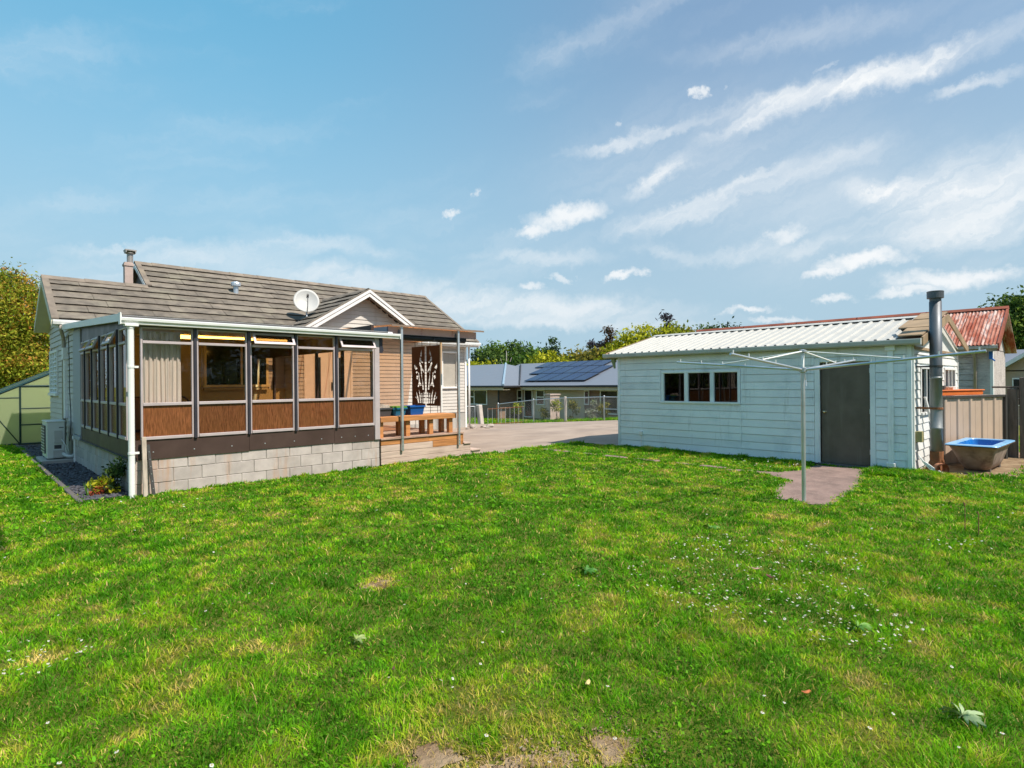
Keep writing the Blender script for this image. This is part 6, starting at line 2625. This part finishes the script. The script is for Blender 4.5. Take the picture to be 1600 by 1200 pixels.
def tree(name, label, base, h, blobs, n, leaf, palette, trunk_r=.14, group=None, cat='tree', branches=5, extra=None, **kw):
    """blobs: crown volumes (x, y, z, rx, ry, rz) relative to the base"""
    x, y, z = base
    t = thing(name, label, cat, base, group)
    bl = [(x + b[0], y + b[1], z + b[2]) + tuple(b[3:]) for b in blobs]
    v, f, c = foliage(n, bl, leaf, palette, **kw)
    if extra:
        v2, f2, c2 = foliage(extra[0], bl, extra[1], extra[2], asp=1.3)
        f = np.concatenate([f, f2 + len(v)])
        v = np.concatenate([v, v2])
        c = np.concatenate([c, c2])
    o = np.array([x, y, z])
    me = np_mesh('crown', v - o, f, c)
    me.materials.append(M['leaf'])
    put('crown', me, base, t)
    b = MB()
    top = Vector((x + blobs[0][0] * .5, y + blobs[0][1] * .5, z + h * .8))
    b.tube([(x, y, z - .3), (x + .05, y, z + h * .3), top], [trunk_r, trunk_r * .75, trunk_r * .2], 8)
    for k in range(branches):
        q = bl[k % len(bl)]
        s = Vector((x, y, z + h * (.2 + .1 * k)))
        e = Vector((q[0] + RNG.normal() * q[3] * .4, q[1] + RNG.normal() * q[4] * .4, q[2] + q[5] * .3))
        b.tube([s, s.lerp(e, .5) + Vector((0, 0, .12 * h * .3)), e], [trunk_r * .5, trunk_r * .3, trunk_r * .08], 6)
    b.obj('trunk', M['bark'], t)
    return t


def at(px, Z):
    """ground position seen at picture column px, Z metres ahead"""
    u = (px - 800) / 900 * Z
    return (math.cos(YAW) * Z + math.sin(YAW) * u, math.sin(YAW) * Z - math.cos(YAW) * u)


def zat(py, Z, px=800):
    return 1.6 + (598 - (px - 800) * .0087 - py) / 900 * Z


G_OLIVE = [(.06, .07, .012), (.14, .145, .02), (.26, .23, .035), (.34, .27, .05)]
G_DARK = [(.016, .035, .014), (.035, .07, .02), (.075, .13, .03), (.12, .19, .04)]
G_MID = [(.035, .075, .012), (.075, .15, .02), (.14, .24, .03), (.21, .30, .045)]
G_LIME = [(.12, .15, .008), (.25, .28, .012), (.40, .41, .02), (.52, .48, .03)]
G_RUST = [(.05, .03, .018), (.10, .055, .03), (.15, .085, .04), (.14, .12, .05)]
G_PURP = [(.018, .014, .022), (.04, .03, .045), (.07, .055, .07), (.09, .08, .08)]


def build_trees():
    # big bottlebrush at the left
    bx, by = at(8, 30)
    k = 30 / 900
    tree('bottlebrush_tree', 'large yellow green bottlebrush tree with red flower spikes behind the greenhouse', (bx, by, 0), 7,
         [(0, 0, 5.6, 1.7, 1.7, 2.0), (-1.6, -.8, 4.2, 2.2, 2.0, 2.0), (.9, .9, 3.6, 1.7, 1.7, 1.6), (0, 0, 2.4, 2.4, 2.4, 1.6), (-2.2, .4, 2.0, 2, 2, 1.6), (1.2, .6, 1.6, 1.9, 1.9, 1.3), (-2.6, -1.5, 5.2, 1.8, 1.8, 1.8)],
         120000, .095, [(.09, .12, .012), (.19, .26, .02), (.33, .38, .03), (.47, .42, .05), (.50, .24, .05)], .28, extra=(2600, .085, [(.45, .05, .02), (.6, .10, .03), (.5, .2, .05)]), asp=2.4)
    bx, by = at(-70, 38)
    tree('broadleaf_tree', 'dark green broadleaf tree filling the left edge behind the bottlebrush', (bx, by, 0), 7.5,
         [(0, 0, 5.0, 3, 3, 2.8), (2.2, 0, 3.2, 2.4, 2.4, 2.2)], 7000, .22, G_MID, .25)
    # hedge and shrubs low behind the greenhouse
    bx, by = at(60, 33)
    tree('shrub', 'dense rusty green shrub low behind the greenhouse', (bx, by, 0), 3, [(0, 0, 1.5, 2.6, 2.0, 1.5), (2.5, 0, 1.4, 2.2, 1.8, 1.4)], 6000, .16, [(.05, .06, .012), (.15, .14, .02), (.28, .18, .04), (.34, .14, .05)], .1, cat='shrub')
    # right edge
    bx, by = at(1600, 40)
    tree('broadleaf_tree', 'tall green tree behind the rusty roofed shed at the right edge', (bx, by, -.5), 8.2,
         [(0, 0, 5.4, 2.4, 2.4, 2.4), (-1.0, 1.2, 3.6, 1.8, 1.8, 2.0), (1.5, -1.5, 5.2, 2.6, 2.6, 2.4), (0, 0, 2.4, 2.8, 2.8, 2.0)], 34000, .15,
         [(.025, .055, .012), (.055, .11, .018), (.11, .19, .03), (.19, .26, .04)], .3)
    # line of trees beyond the brick house: (column, depth, top row, half width m, kind, label)
    L = [(748, 52, 566, 1.5, G_LIME, 'bright green rounded bush above the left end of the brick house roof', 2, 'round_tree'),
         (764, 60, 546, 1.9, G_DARK, 'very dark tree right of the bright green bush', 1, 'dark_tree'),
         (786, 62, 539, 2.4, G_MID, 'tall green tree second from the left in the tree line', 2, 'broadleaf_tree'),
         (806, 62, 538, 2.2, G_DARK, 'dark green tree with pale trunks in the middle of the tree line', 2, 'broadleaf_tree'),
         (827, 64, 540, 2.4, G_MID, 'green tree at the right end of the dense tree group', 2, 'broadleaf_tree'),
         (842, 66, 548, 2.2, G_DARK, 'lower dark tree sloping down to the right of the dense group', 1, 'broadleaf_tree'),
         (818, 50, 558, 2.0, G_MID, 'lighter bush low in front of the dense tree group', 1, 'bush'),
         (856, 48, 555, 1.8, G_LIME, 'yellow green spreading bush above the solar panels', 1, 'bush'),
         (886, 55, 556, 1.9, G_OLIVE, 'olive bush left of the tall rust coloured conifer', 1, 'bush'),
         (908, 52, 553, 2.0, G_OLIVE, 'wide olive hedge tree behind the ridge of the brick house', 1, 'bush'),
         (930, 50, 549, 2.0, G_OLIVE, 'olive brown bush beside the rust coloured conifer', 1, 'bush'),
         (975, 46, 536, 1.6, G_LIME, 'lime green tree just left of the shed roof corner', 1, 'lime_tree'),
         (1005, 44, 513, 2.0, G_LIME, 'broad lime green tree rising over the shed roof', 2, 'lime_tree'),
         (1040, 44, 511, 1.9, G_LIME, 'lime green tree crown below the purple spiky tree', 2, 'lime_tree'),
         (1066, 46, 517, 1.5, G_OLIVE, 'olive tree at the right end of the lime green group', 1, 'lime_tree'),
         (1122, 70, 503, 3.0, G_DARK, 'dark flat topped tree far behind the rusty ridge', 1, 'dark_tree'),
         (700, 55, 560, 2.0, G_MID, 'green tree mostly hidden behind the right end of the house', 1, 'broadleaf_tree')]
    for px, Z, top, r, pal, lab, nb, nm in L:
        x, y = at(px, Z)
        zt = zat(top, Z, px)
        g = NZ
        h = zt - g
        bl = [(0, 0, h - r * .85, r, r, r * .85), (RNG.uniform(-.4, .4) * r, RNG.uniform(-.4, .4) * r, h - 2.1 * r, r * 1.1, r * 1.1, r), (0, 0, h * .3, r * 1.05, r * 1.05, h * .3)]
        if nb == 2:
            bl += [(r * .5, -r * .5, h - r * 1.3, r * .7, r * .7, r * .7), (-r * .5, r * .5, h - r * 1.2, r * .65, r * .65, r * .65)]
        tree(nm, lab, (x, y, g), h, bl, 15000 if Z < 50 else 8000, .15 if Z < 50 else .19, pal, .13, 'trees beyond the brick house', asp=1.8)
    # conifers: whorls of drooping sprays
    for px, Z, top, r, pal, lab, nm, tiers in (
            (865, 62, 530, 1.7, G_DARK, 'dark conifer with tiered branches standing above the bushes', 'conifer', 7),
            (852, 64, 546, 2.0, G_DARK, 'smaller dark conifer with a flat side branch beside the taller one', 'conifer', 4),
            (951, 55, 513, 1.5, G_RUST, 'tall rust brown conifer left of the lime green trees', 'conifer', 9),
            (938, 56, 536, 1.3, G_PURP, 'dark purplish conifer beside the rust brown one', 'conifer', 6),
            (925, 58, 536, 1.2, G_PURP, 'dark purplish conifer with a pointed top, left of the pair', 'conifer', 6),
            (1043, 50, 492, 1.5, G_PURP, 'dark purple spiky tree standing up behind the lime green crowns', 'spiky_tree', 6)):
        x, y = at(px, Z)
        h = zat(top, Z, px) - NZ
        bl = []
        for i in range(tiers):
            f = i / max(1, tiers - 1)
            rr = r * (1 - .86 * f) + .12
            zz = h * (.35 + .62 * f)
            for a in range(3):
                th = RNG.uniform(0, 6.28)
                bl.append((math.cos(th) * rr * .45, math.sin(th) * rr * .45, zz, rr * .55, rr * .55, h * .035))
        bl.append((0, 0, h * .97, .12, .12, h * .035))
        tree(nm, lab, (x, y, NZ), h, bl, 3000, .2, pal, .12, 'trees beyond the brick house', flat=.3, droop=.2 if nm == 'conifer' else -.6, asp=3.0)
    # slim dead stem and pale trunks
    for px, Z, top, lab in ((791, 56, 548, 'pale bare trunk standing before the dark trees'), (903, 54, 541, 'thin bare pale stem rising out of the olive bushes')):
        x, y = at(px, Z)
        b = MB()
        h = zat(top, Z, px)
        b.tube([(x, y, NZ), (x + .1, y, h * .5), (x + .05, y, h)], [.09, .07, .03], 6)
        b.tube([(x + .08, y, h * .6), (x + .6, y - .4, h * .95)], [.04, .015], 5)
        b.tube([(x + .08, y, h * .5), (x - .4, y + .4, h * .85)], [.04, .015], 5)
        tag(b.obj('bare_trunk', M['post_conc']), lab, 'tree trunk')
    # young plants along the brick house
    for i, (px, Z, h, pal, lab) in enumerate(((808, 34.5, 1.25, G_LIME, 'young yellowish plant by the iron gate'), (848, 33, .9, G_OLIVE, 'small pale plant left of the brick pillar'),
                                               (869, 32.5, 1.5, G_LIME, 'tall yellow green plant right of the brick pillar'), (894, 31.5, 1.3, G_OLIVE, 'slender pale plant right of the white fence post'),
                                               (925, 31, 1.35, [(.3, .3, .25), (.4, .4, .33), (.2, .25, .1)], 'pale flowering plant before the dark brick wall'), (941, 30, 1.3, G_OLIVE, 'thin yellowish plant beside the right fence post'))):
        x, y = at(px, Z)
        z = -.75
        tree('young_plant', lab, (x, y, z), h, [(0, 0, h * .55, .22, .22, h * .45), (.06, -.05, h * .85, .13, .13, h * .18)], 420, .07, pal, .02, 'young plants along the brick house', cat='plant', branches=2, asp=2.5)
    # plants at the foot of the sunroom corner
    tree('dark_shrub', 'dark leafy shrub against the block base beside the downpipe', (1.72, 10.3, .01), .55, [(0, 0, .2, .12, .28, .2), (.04, -.1, .42, .07, .1, .14)], 900, .03, G_DARK, .012, cat='plant', branches=3)
    tree('leafy_plant', 'small yellow green leafy plant in the gravel bed', (1.6, 10.25, .01), .3, [(0, 0, .12, .14, .2, .1)], 420, .03, G_LIME, .008, cat='plant', branches=3)
    tree('red_plant', 'small orange red plant in the front of the gravel bed', (1.5, 10.15, .01), .22, [(0, 0, .09, .07, .10, .07)], 200, .022, [(.35, .05, .03), (.5, .14, .06), (.45, .28, .1)], .006, cat='plant', branches=3)
    b = MB()
    for k in range(7):
        a = RNG.uniform(0, 6.28)
        e = (1.38 + .05 * math.cos(a), 10.18 + .06 * math.sin(a), .18 + .08 * RNG.uniform())
        b.add([(1.375, 10.18, .0), (1.395, 10.18, .0), e], [(0, 1, 2)])
        b.add([(1.385, 10.17, .0), (1.385, 10.19, .0), e], [(0, 1, 2)])
    me = b.obj('iris_plant', mat('iris_leaf', (.12, .26, .03), .5))
    tag(me, 'upright bright green strappy plant at the left of the small flower patch', 'plant')
    # leafy boundary behind the viewpoint and on the left: one mass, seen only mirrored in the glass
    bl = []
    for x, y in [(xx, -15 + 1.5 * math.sin(xx)) for xx in range(-12, 34, 3)] + [(-15 + math.sin(yy), yy) for yy in range(-12, 40, 4)]:
        hh = RNG.uniform(3.2, 5.2)
        bl.append((x, y, hh * .55, 2.1, 2.1, hh * .5))
        bl.append((x + .8, y + .6, hh * .25, 2.0, 2.0, hh * .3))
    v, f, c = foliage(30000, bl, .26, [(.03, .06, .012), (.075, .12, .02), (.15, .2, .03), (.24, .25, .04)])
    me = np_mesh('boundary_trees', v, f, c)
    me.materials.append(M['leaf'])
    put('boundary_trees', me, (0, 0, 0), None, 'stuff')


build_trees()


# ================================================================== LAWN
class VNoise:
    def __init__(s, seed):
        s.g = np.random.default_rng(seed).random((256, 256))

    def at(s, x, y):
        xi, yi = np.floor(x).astype(int), np.floor(y).astype(int)
        fx, fy = x - xi, y - yi
        fx, fy = fx * fx * (3 - 2 * fx), fy * fy * (3 - 2 * fy)
        g = s.g
        a = g[xi % 256, yi % 256] * (1 - fx) + g[(xi + 1) % 256, yi % 256] * fx
        b = g[xi % 256, (yi + 1) % 256] * (1 - fx) + g[(xi + 1) % 256, (yi + 1) % 256] * fx
        return a * (1 - fy) + b * fy

    def fbm(s, x, y, o=4):
        r, a, t = 0, .5, 0
        for k in range(o):
            r = r + a * s.at(x * 2 ** k + 17.3 * k, y * 2 ** k + 9.1 * k)
            t += a
            a *= .55
        return r / t


def in_poly(x, y, pts):
    r = np.zeros(len(x), bool)
    n = len(pts)
    for i in range(n):
        (xa, ya), (xb, yb) = pts[i], pts[(i + 1) % n]
        c = ((ya > y) != (yb > y)) & (x < (xb - xa) * (y - ya) / (yb - ya + 1e-12) + xa)
        r ^= c
    return r


NA, NB, NC, ND = VNoise(1), VNoise(2), VNoise(3), VNoise(4)


def lawn_mask(x, y):
    wob = .12 * (NA.at(x * 2.3, y * 2.3) - .5)
    ok = np.ones(len(x), bool)
    ok &= ~((x > 1.2) & (x < 8.55) & (y > 9.80) & (y < 23))
    ok &= ~((x > 8.4) & (y + wob > 9.62) & (x < 22.2) & (y < 40))
    ok &= ~((x + wob > 11.74) & (x < 16.2) & (y > 2.25) & (y < 8.5))
    ok &= ~((x > 11.86) & (x < 22.2) & (y > 8.36) & (y < 9.7))
    ok &= ~in_poly(x + wob, y + wob, pv)
    ok &= ~((np.abs(x - 10.11 + wob * 1.2) < .045) & (y > 4.7) & (y < 9.1))
    ok &= ~in_poly(x, y + wob, [(11.85, 2.3), (11.9, 1.75), (11.7, 1.5), (12.2, 1.05), (13.0, .85), (14.2, .95), (15.6, .75), (16.5, 1.0), (16.2, 2.3)])
    ok &= ~((x > 1.2) & (x < 13.4) & (y > 15) & (y < 23))
    return ok


def dryness(x, y):
    d = NB.fbm(x * .55, y * .55, 2) * .14 + NC.fbm(x * 1.9, y * 1.9, 3) * .32 + ND.fbm(x * 5.5 + 7, y * 5.5, 3) * .54
    d = .5 + (d - .5) * 1.45
    # worn and dry spots where the photograph has them
    for (px, py, r, s) in ((2.41, 4.03, .15, .6), (1.62, 1.72, .13, .45), (1.80, 1.62, .10, .5), (2.06, 1.50, .12, .45), (1.45, 2.0, .13, .35), (1.75, 1.85, .35, .10), (3.9, 2.0, .6, .07), (4.6, 3.4, .6, .07),
                           (5.3, 3.4, .6, .06), (1.9, 6.0, .9, .05), (.9, 4.5, 1.0, .06), (.6, 3.2, .7, .05), (3.0, 2.6, .4, .06), (3.2, .9, .4, .06), (6.5, 1.5, 1.0, .05), (2.6, 7.2, .8, .05)):
        d = d + s * np.exp(-((x - px) ** 2 + (y - py) ** 2) / (r * r))
    for (px, py, r, s) in ((3.7, 3.2, .7, .10), (2.8, 3.6, .6, .07), (1.9, 2.6, .5, .06), (5.0, 5.0, 1.0, .05)):
        d = d - s * np.exp(-((x - px) ** 2 + (y - py) ** 2) / (r * r))
    return d


def lawn_points(n_target, dmin, dmax, half, power):
    """positions spread over the wedge of lawn in front of the house, thinner with distance"""
    u = RNG.random(n_target)
    e = 2 - power
    d = (dmin ** e + u * (dmax ** e - dmin ** e)) ** (1 / e)
    w = RNG.uniform(-half, half, n_target) * d
    x = math.cos(YAW) * d + math.sin(YAW) * w
    y = math.sin(YAW) * d - math.cos(YAW) * w
    m = lawn_mask(x, y)
    return x[m], y[m], d[m]


def blades(name, x, y, d, h0, w0):
    n = len(x)
    dry = dryness(x, y)
    tall = np.clip((NA.fbm(x * 4.2, y * 4.2, 3) - .34) * 3.0, .15, 1.45)
    shade = .66 + .72 * ND.fbm(x * 8.5 + 31, y * 8.5 + 5, 2)
    bare = (dry > .90 + RNG.normal(size=n) * .08) & (RNG.random(n) < .85)
    x, y, d, dry, tall, shade = x[~bare], y[~bare], d[~bare], dry[~bare], tall[~bare], shade[~bare]
    n = len(x)
    h = h0 * RNG.uniform(.55, 1.35, n) * (.55 + .6 * tall)
    ws = w0 * RNG.uniform(.7, 1.4, n) * np.clip(d / 3.2, .8, 4.5)
    az = RNG.uniform(0, 2 * math.pi, n)
    az2 = NC.at(x * 4, y * 4) * 14 + RNG.normal(size=n) * 1.5
    lean = RNG.uniform(.25, 1.25, n)
    z = np.array([ground_z(a, b_) for a, b_ in zip(x, y)]) if (y.max() > 13) else np.zeros(n)
    bx, by = np.cos(az) * ws * .5, np.sin(az) * ws * .5
    lx, ly = np.cos(az2) * h * lean, np.sin(az2) * h * lean
    hz = h / np.sqrt(1 + .5 * lean ** 2)
    V = np.empty((n, 5, 3), np.float32)
    V[:, 0] = np.stack([x - bx, y - by, z], 1)
    V[:, 1] = np.stack([x + bx, y + by, z], 1)
    V[:, 2] = np.stack([x + bx * .8 + lx * .42, y + by * .8 + ly * .42, z + hz * .62], 1)
    V[:, 3] = np.stack([x - bx * .8 + lx * .42, y - by * .8 + ly * .42, z + hz * .62], 1)
    V[:, 4] = np.stack([x + lx, y + ly, z + hz * .9], 1)
    k = np.arange(n)[:, None] * 5
    f4 = k + np.array([[0, 1, 2, 3]])
    f3 = k + np.array([[3, 2, 4]])
    # blade colours: deep green to straw
    pal = np.array(GRASS_PAL)
    t = np.clip((dry - .37) / .58 + RNG.normal(size=n) * .13 - .10 * (tall - .6), 0, 1)
    straw = RNG.random(n) < .05 + .28 * np.clip((dry - .63) * 4, 0, 1)
    t = np.where(straw, RNG.uniform(.8, 1, n), t)
    s = t * (len(pal) - 1)
    i = np.clip(s.astype(int), 0, len(pal) - 2)
    c = pal[i] + (pal[i + 1] - pal[i]) * (s - i)[:, None]
    c = c * RNG.uniform(.72, 1.28, (n, 1)) * shade[:, None]
    me = np_mesh(name, V.reshape(-1, 3), f3, np.repeat(c, 5, 0), f4)
    me.materials.append(M['grass_blade'])
    return put(name, me, (0, 0, 0), None, 'stuff')


GRASS_PAL = [(.068, .230, .006), (.125, .350, .007), (.220, .460, .009), (.37, .49, .018), (.60, .47, .09), (.64, .46, .20)]
x, y, d = lawn_points(500000, 1.9, 15.6, 1.12, 1.5)
blades('grass', x, y, d, .040, .0048)
# lawn left of the sunroom and the strips beyond the driveway
n = 26000
x, y = RNG.uniform(-3.5, 1.2, n), RNG.uniform(9, 22, n)
d = x * math.cos(YAW) + y * math.sin(YAW)
blades('grass', x, y, d, .055, .006)
n = 16000
x, y = RNG.uniform(22.2, 25.8, n), RNG.uniform(14, 32, n)
blades('grass', x, y, np.full(n, 14.0), .10, .006)
n = 9000
x, y = RNG.uniform(14.5, 22, n), RNG.uniform(25.0, 31, n)
keep = y > 27.6 - (x - 14.5) * .5
blades('grass', x[keep], y[keep], np.full(keep.sum(), 14.0), .12, .006)
# rough grass at the edges: shed foot, apron, right hand corner
n = 9000
x, y = RNG.uniform(11.2, 11.76, n), RNG.uniform(3.9, 8.5, n)
m = lawn_mask(x, y)
blades('grass', x[m], y[m], np.full(m.sum(), 7.0), .085, .006)
n = 7000
x, y = RNG.uniform(11.0, 11.76, n), RNG.uniform(1.7, 2.85, n)
m = lawn_mask(x, y)
blades('grass', x[m], y[m], np.full(m.sum(), 7.0), .085, .006)
n = 9000
x, y = RNG.uniform(12.5, 20, n), RNG.uniform(-1.5, 1.6, n)
m = lawn_mask(x, y) & (NB.fbm(x * .9, y * .9) > .46)
blades('grass', x[m], y[m], np.full(m.sum(), 9.0), .07, .006)


for k, (cx, cy, r) in enumerate(((2.41, 4.03, .20), (1.62, 1.72, .2), (1.80, 1.62, .16), (2.06, 1.50, .2), (1.45, 2.0, .2))):
    b = MB()
    pts = []
    for i in range(14):
        t = 2 * math.pi * i / 14
        rr = r * .55 * (1 + .35 * math.sin(3 * t + k) + .15 * math.sin(7 * t + 2 * k))
        pts.append((cx + rr * math.cos(t), cy + rr * math.sin(t) * .8, .003 + .0008 * k))
    b.add(pts, [tuple(range(14))])
    b.obj('bare_patch', M['dirt'], None, 'structure')


def clover(n_target):
    """low round leaves of clover and lawn weeds"""
    x, y, d = lawn_points(n_target, 1.9, 11, 1.12, 1.5)
    k = (dryness(x, y) < .6) & ((ND.fbm(x * .8, y * .8, 4) + .25 * np.exp(-((x - 3.7) ** 2 + (y - 3.1) ** 2) / .7)) > .55)
    x, y, d = x[k], y[k], d[k]
    n = len(x)
    r = .0068 * RNG.uniform(.6, 1.6, n) * np.clip(d / 3.5, .8, 2.2)
    a = RNG.uniform(0, 6.28, n)
    tl = RNG.normal(size=(n, 2)) * .45
    z = RNG.uniform(.012, .045, n)
    V = np.empty((n, 6, 3), np.float32)
    for j in range(6):
        t = a + j * math.pi / 3
        dx, dy = np.cos(t) * r, np.sin(t) * r
        V[:, j] = np.stack([x + dx, y + dy, z + dx * tl[:, 0] + dy * tl[:, 1]], 1)
    f = np.arange(n)[:, None] * 6 + np.array([[0, 1, 2, 3, 4, 5]])
    c = np.array([.10, .29, .008]) * RNG.uniform(.55, 1.6, (n, 1)) + np.array([.04, .04, 0]) * RNG.random((n, 1))
    me = np_mesh('clover', V.reshape(-1, 3), f, np.repeat(c, 6, 0))
    me.materials.append(M['grass_blade'])
    put('clover', me, (0, 0, 0), None, 'stuff')


clover(26000)


def daisies():
    """white daisy heads scattered through the lawn in drifts"""
    x, y, d = lawn_points(24000, 1.9, 12, 1.12, 1.35)
    k = (NB.fbm(x * .45 + 40, y * .45 + 11, 3) + .16 * np.exp(-((x - 4.9) ** 2 + (y - .6) ** 2) / 1.2) + .10 * np.exp(-((x - 1.0) ** 2 + (y - 2.9) ** 2) / 1.0)
         + .10 * np.exp(-((x - 5.2) ** 2 + (y - 6.8) ** 2) / 2.5) + .10 * np.exp(-((x - 2.2) ** 2 + (y - 6.8) ** 2) / 2.0)) > .66
    k |= RNG.random(len(x)) < .025
    k &= RNG.random(len(x)) < .42
    x, y, d = x[k], y[k], d[k]
    n = len(x)
    V, F, C = [], [], []
    r = RNG.uniform(.006, .0105, n) * np.clip(d / 5, 1, 1.5)
    z = RNG.uniform(.035, .065, n)
    for i in range(n):
        o = len(V)
        tx, ty = RNG.normal() * .25, RNG.normal() * .25
        m = 9
        for j in range(m):
            t = 2 * math.pi * j / m
            rr = r[i] * (1 if j % 2 else .82)
            dx, dy = math.cos(t) * rr, math.sin(t) * rr
            V.append((x[i] + dx, y[i] + dy, z[i] + dx * tx + dy * ty))
            C.append((.72, .70, .66))
        F.append(tuple(range(o, o + m)))
        o = len(V)
        for j in range(5):
            t = 2 * math.pi * j / 5
            V.append((x[i] + math.cos(t) * r[i] * .35, y[i] + math.sin(t) * r[i] * .35, z[i] + .003))
            C.append((.6, .42, .05))
        F.append(tuple(range(o, o + 5)))
    me = bpy.data.meshes.new('daisies')
    me.from_pydata(V, [], F)
    at_ = me.attributes.new('Col', 'FLOAT_COLOR', 'POINT')
    at_.data.foreach_set('color', np.concatenate([np.array(C), np.ones((len(C), 1))], 1).astype(np.float32).ravel())
    me.materials.append(M['leaf'])
    put('daisies', me, (0, 0, 0), None, 'stuff')


daisies()


def rosette(name, label, loc, r, n, colr, up=.35, cat='weed', wid=.22):
    t = thing(name, label, cat, loc)
    m = mat(name + '_leaf', colr, .6, var=.2, scale=20)
    for k in range(n):
        a = 2 * math.pi * k / n + RNG.uniform(-.25, .25)
        l = r * RNG.uniform(.65, 1.1)
        w = l * wid
        b = MB()
        pts = []
        for f, ww, hh in ((0, .25, 0), (.3, .9, .8), (.6, 1, 1), (.85, .6, .7), (1, .05, .3)):
            for sg in (-1, 1):
                pts.append((loc[0] + math.cos(a) * l * f - math.sin(a) * w * ww * sg * .5, loc[1] + math.sin(a) * l * f + math.cos(a) * w * ww * sg * .5, loc[2] + .008 + hh * up * l * .6 + (.01 if sg > 0 else 0)))
        b.add(pts, [(2 * i, 2 * i + 1, 2 * i + 3, 2 * i + 2) for i in range(4)])
        b.obj('leaf', m, t)


rosette('thistle', 'pale grey green thistle rosette near the bottom right of the lawn', (3.36, .47, .02), .095, 16, (.27, .36, .17), .28, wid=.16)
rosette('plantain_weed', 'pale dead looking plantain weed left of centre in the lawn', (1.76, 3.2, .02), .085, 9, (.26, .33, .10), .4, wid=.15)
rosette('dock_weed', 'green broad leaved weed right of the middle of the lawn', (5.78, 2.94, .015), .10, 12, (.08, .22, .02), .5, wid=.16)
rosette('dandelion', 'dark green dandelion rosette close to the bottom edge', (2.0, 1.2, .02), .09, 12, (.06, .18, .02), .4, wid=.16)
rosette('mallow_weed', 'low green weed in the lower middle of the lawn', (3.75, 3.0, .015), .11, 14, (.05, .17, .015), .5, wid=.18)
rosette('hawkbit', 'yellow green weed rosette at the lower right of the lawn', (4.1, 1.1, .02), .09, 13, (.12, .27, .03), .4, wid=.15)


def fallen(label, loc, r, c, ang):
    b = MB()
    x, y, z = loc
    pts = []
    for k in range(9):
        t = 2 * math.pi * k / 9
        rr = r * (1 + .25 * math.cos(2 * t))
        dx, dy = math.cos(t) * rr, math.sin(t) * rr * .65
        pts.append((x + dx * math.cos(ang) - dy * math.sin(ang), y + dx * math.sin(ang) + dy * math.cos(ang), z + .5 * r * (dx / r) ** 2 * .5))
    b.prism(pts, (0, 0, .002))
    o = b.obj('fallen_leaf', mat('fallen_leaf_colour', c, .7, var=.15, scale=20))
    tag(o, label, 'leaf', 'fallen leaves on the lawn')


# crumbs of earth in the worn spots
def crumbs(n):
    P = []
    for (cx, cy, r) in ((2.41, 4.03, .13), (1.62, 1.72, .16), (1.80, 1.62, .13), (2.06, 1.50, .15), (1.45, 2.0, .15)):
        q = RNG.normal(size=(n // 5, 2)) * r * .7
        P.append(np.stack([cx + q[:, 0], cy + q[:, 1], np.full(n // 5, .004)], 1))
    return np.concatenate(P)


scatter_stones('soil_crumbs', 900, crumbs, .004, .014, M['dirt'])


def edge_tufts(pts, per_m, spread, h):
    """longer grass left by the mower along hard edges"""
    X, Y = [], []
    for (xa, ya), (xb, yb) in zip(pts[:-1], pts[1:]):
        n = int(math.hypot(xb - xa, yb - ya) * per_m)
        t = RNG.random(n)
        X.append(xa + (xb - xa) * t + RNG.normal(size=n) * spread)
        Y.append(ya + (yb - ya) * t + RNG.normal(size=n) * spread)
    X, Y = np.concatenate(X), np.concatenate(Y)
    k = NA.fbm(X * 3.1, Y * 3.1, 3) > .42
    X, Y = X[k], Y[k]
    blades('grass', X, Y, np.hypot(X, Y), h, .005)


edge_tufts(pv + pv[:1], 420, .045, .05)
edge_tufts([(8.5, 9.66), (10, 9.60), (11.9, 9.62)], 380, .06, .075)
edge_tufts([(11.72, 8.6), (11.72, 3.9)], 420, .05, .085)
edge_tufts([(11.72, 2.8), (11.72, 2.2), (11.85, 2.0), (11.75, 1.5), (12.2, 1.05), (13.0, .85), (14.2, .95), (15.6, .75)], 300, .07, .075)
edge_tufts([(1.9, 9.74), (5.95, 9.76), (8.5, 9.74)], 260, .03, .07)
edge_tufts([(1.24, 20.5), (1.22, 9.75), (1.9, 9.7)], 260, .035, .06)
edge_tufts([(10.0, 9.1), (10.02, 4.8)], 300, .05, .06)
edge_tufts([(10.2, 9.1), (10.2, 4.8)], 300, .05, .06)


fallen('pale yellow fallen leaf in the lower middle of the lawn', (2.35, 1.875, .04), .022, (.62, .48, .20), .4)
fallen('dark red brown fallen leaf on the right part of the lawn', (4.63, 1.85, .045), .035, (.12, .04, .03), 1.2)
fallen('pinkish fallen leaf beside the dark red brown one', (4.75, 2.02, .045), .03, (.40, .22, .18), 2.0)
fallen('small dark fallen leaf standing up left of the centre of the lawn', (1.72, 2.72, .04), .016, (.10, .05, .025), .9)
fallen('orange brown fallen leaf low at the right of the lawn', (3.05, 1.05, .04), .022, (.42, .13, .04), 2.6)
for k, (x, y) in enumerate(((7.6, 1.03), (7.45, .9))):
    b = MB()
    b.tube([(x, y, 0), (x + .01, y, .26 - .05 * k), (x + .015, y + .01, .30 - .05 * k)], [.005, .004, .009], 6)
    tag(b.obj('dry_stalk', mat('dry_stalk_colour', (.22, .11, .05), .8)), ('taller rusty dry dock stalk on the right lawn', 'shorter rusty dry dock stalk on the right lawn')[k], 'stalk')
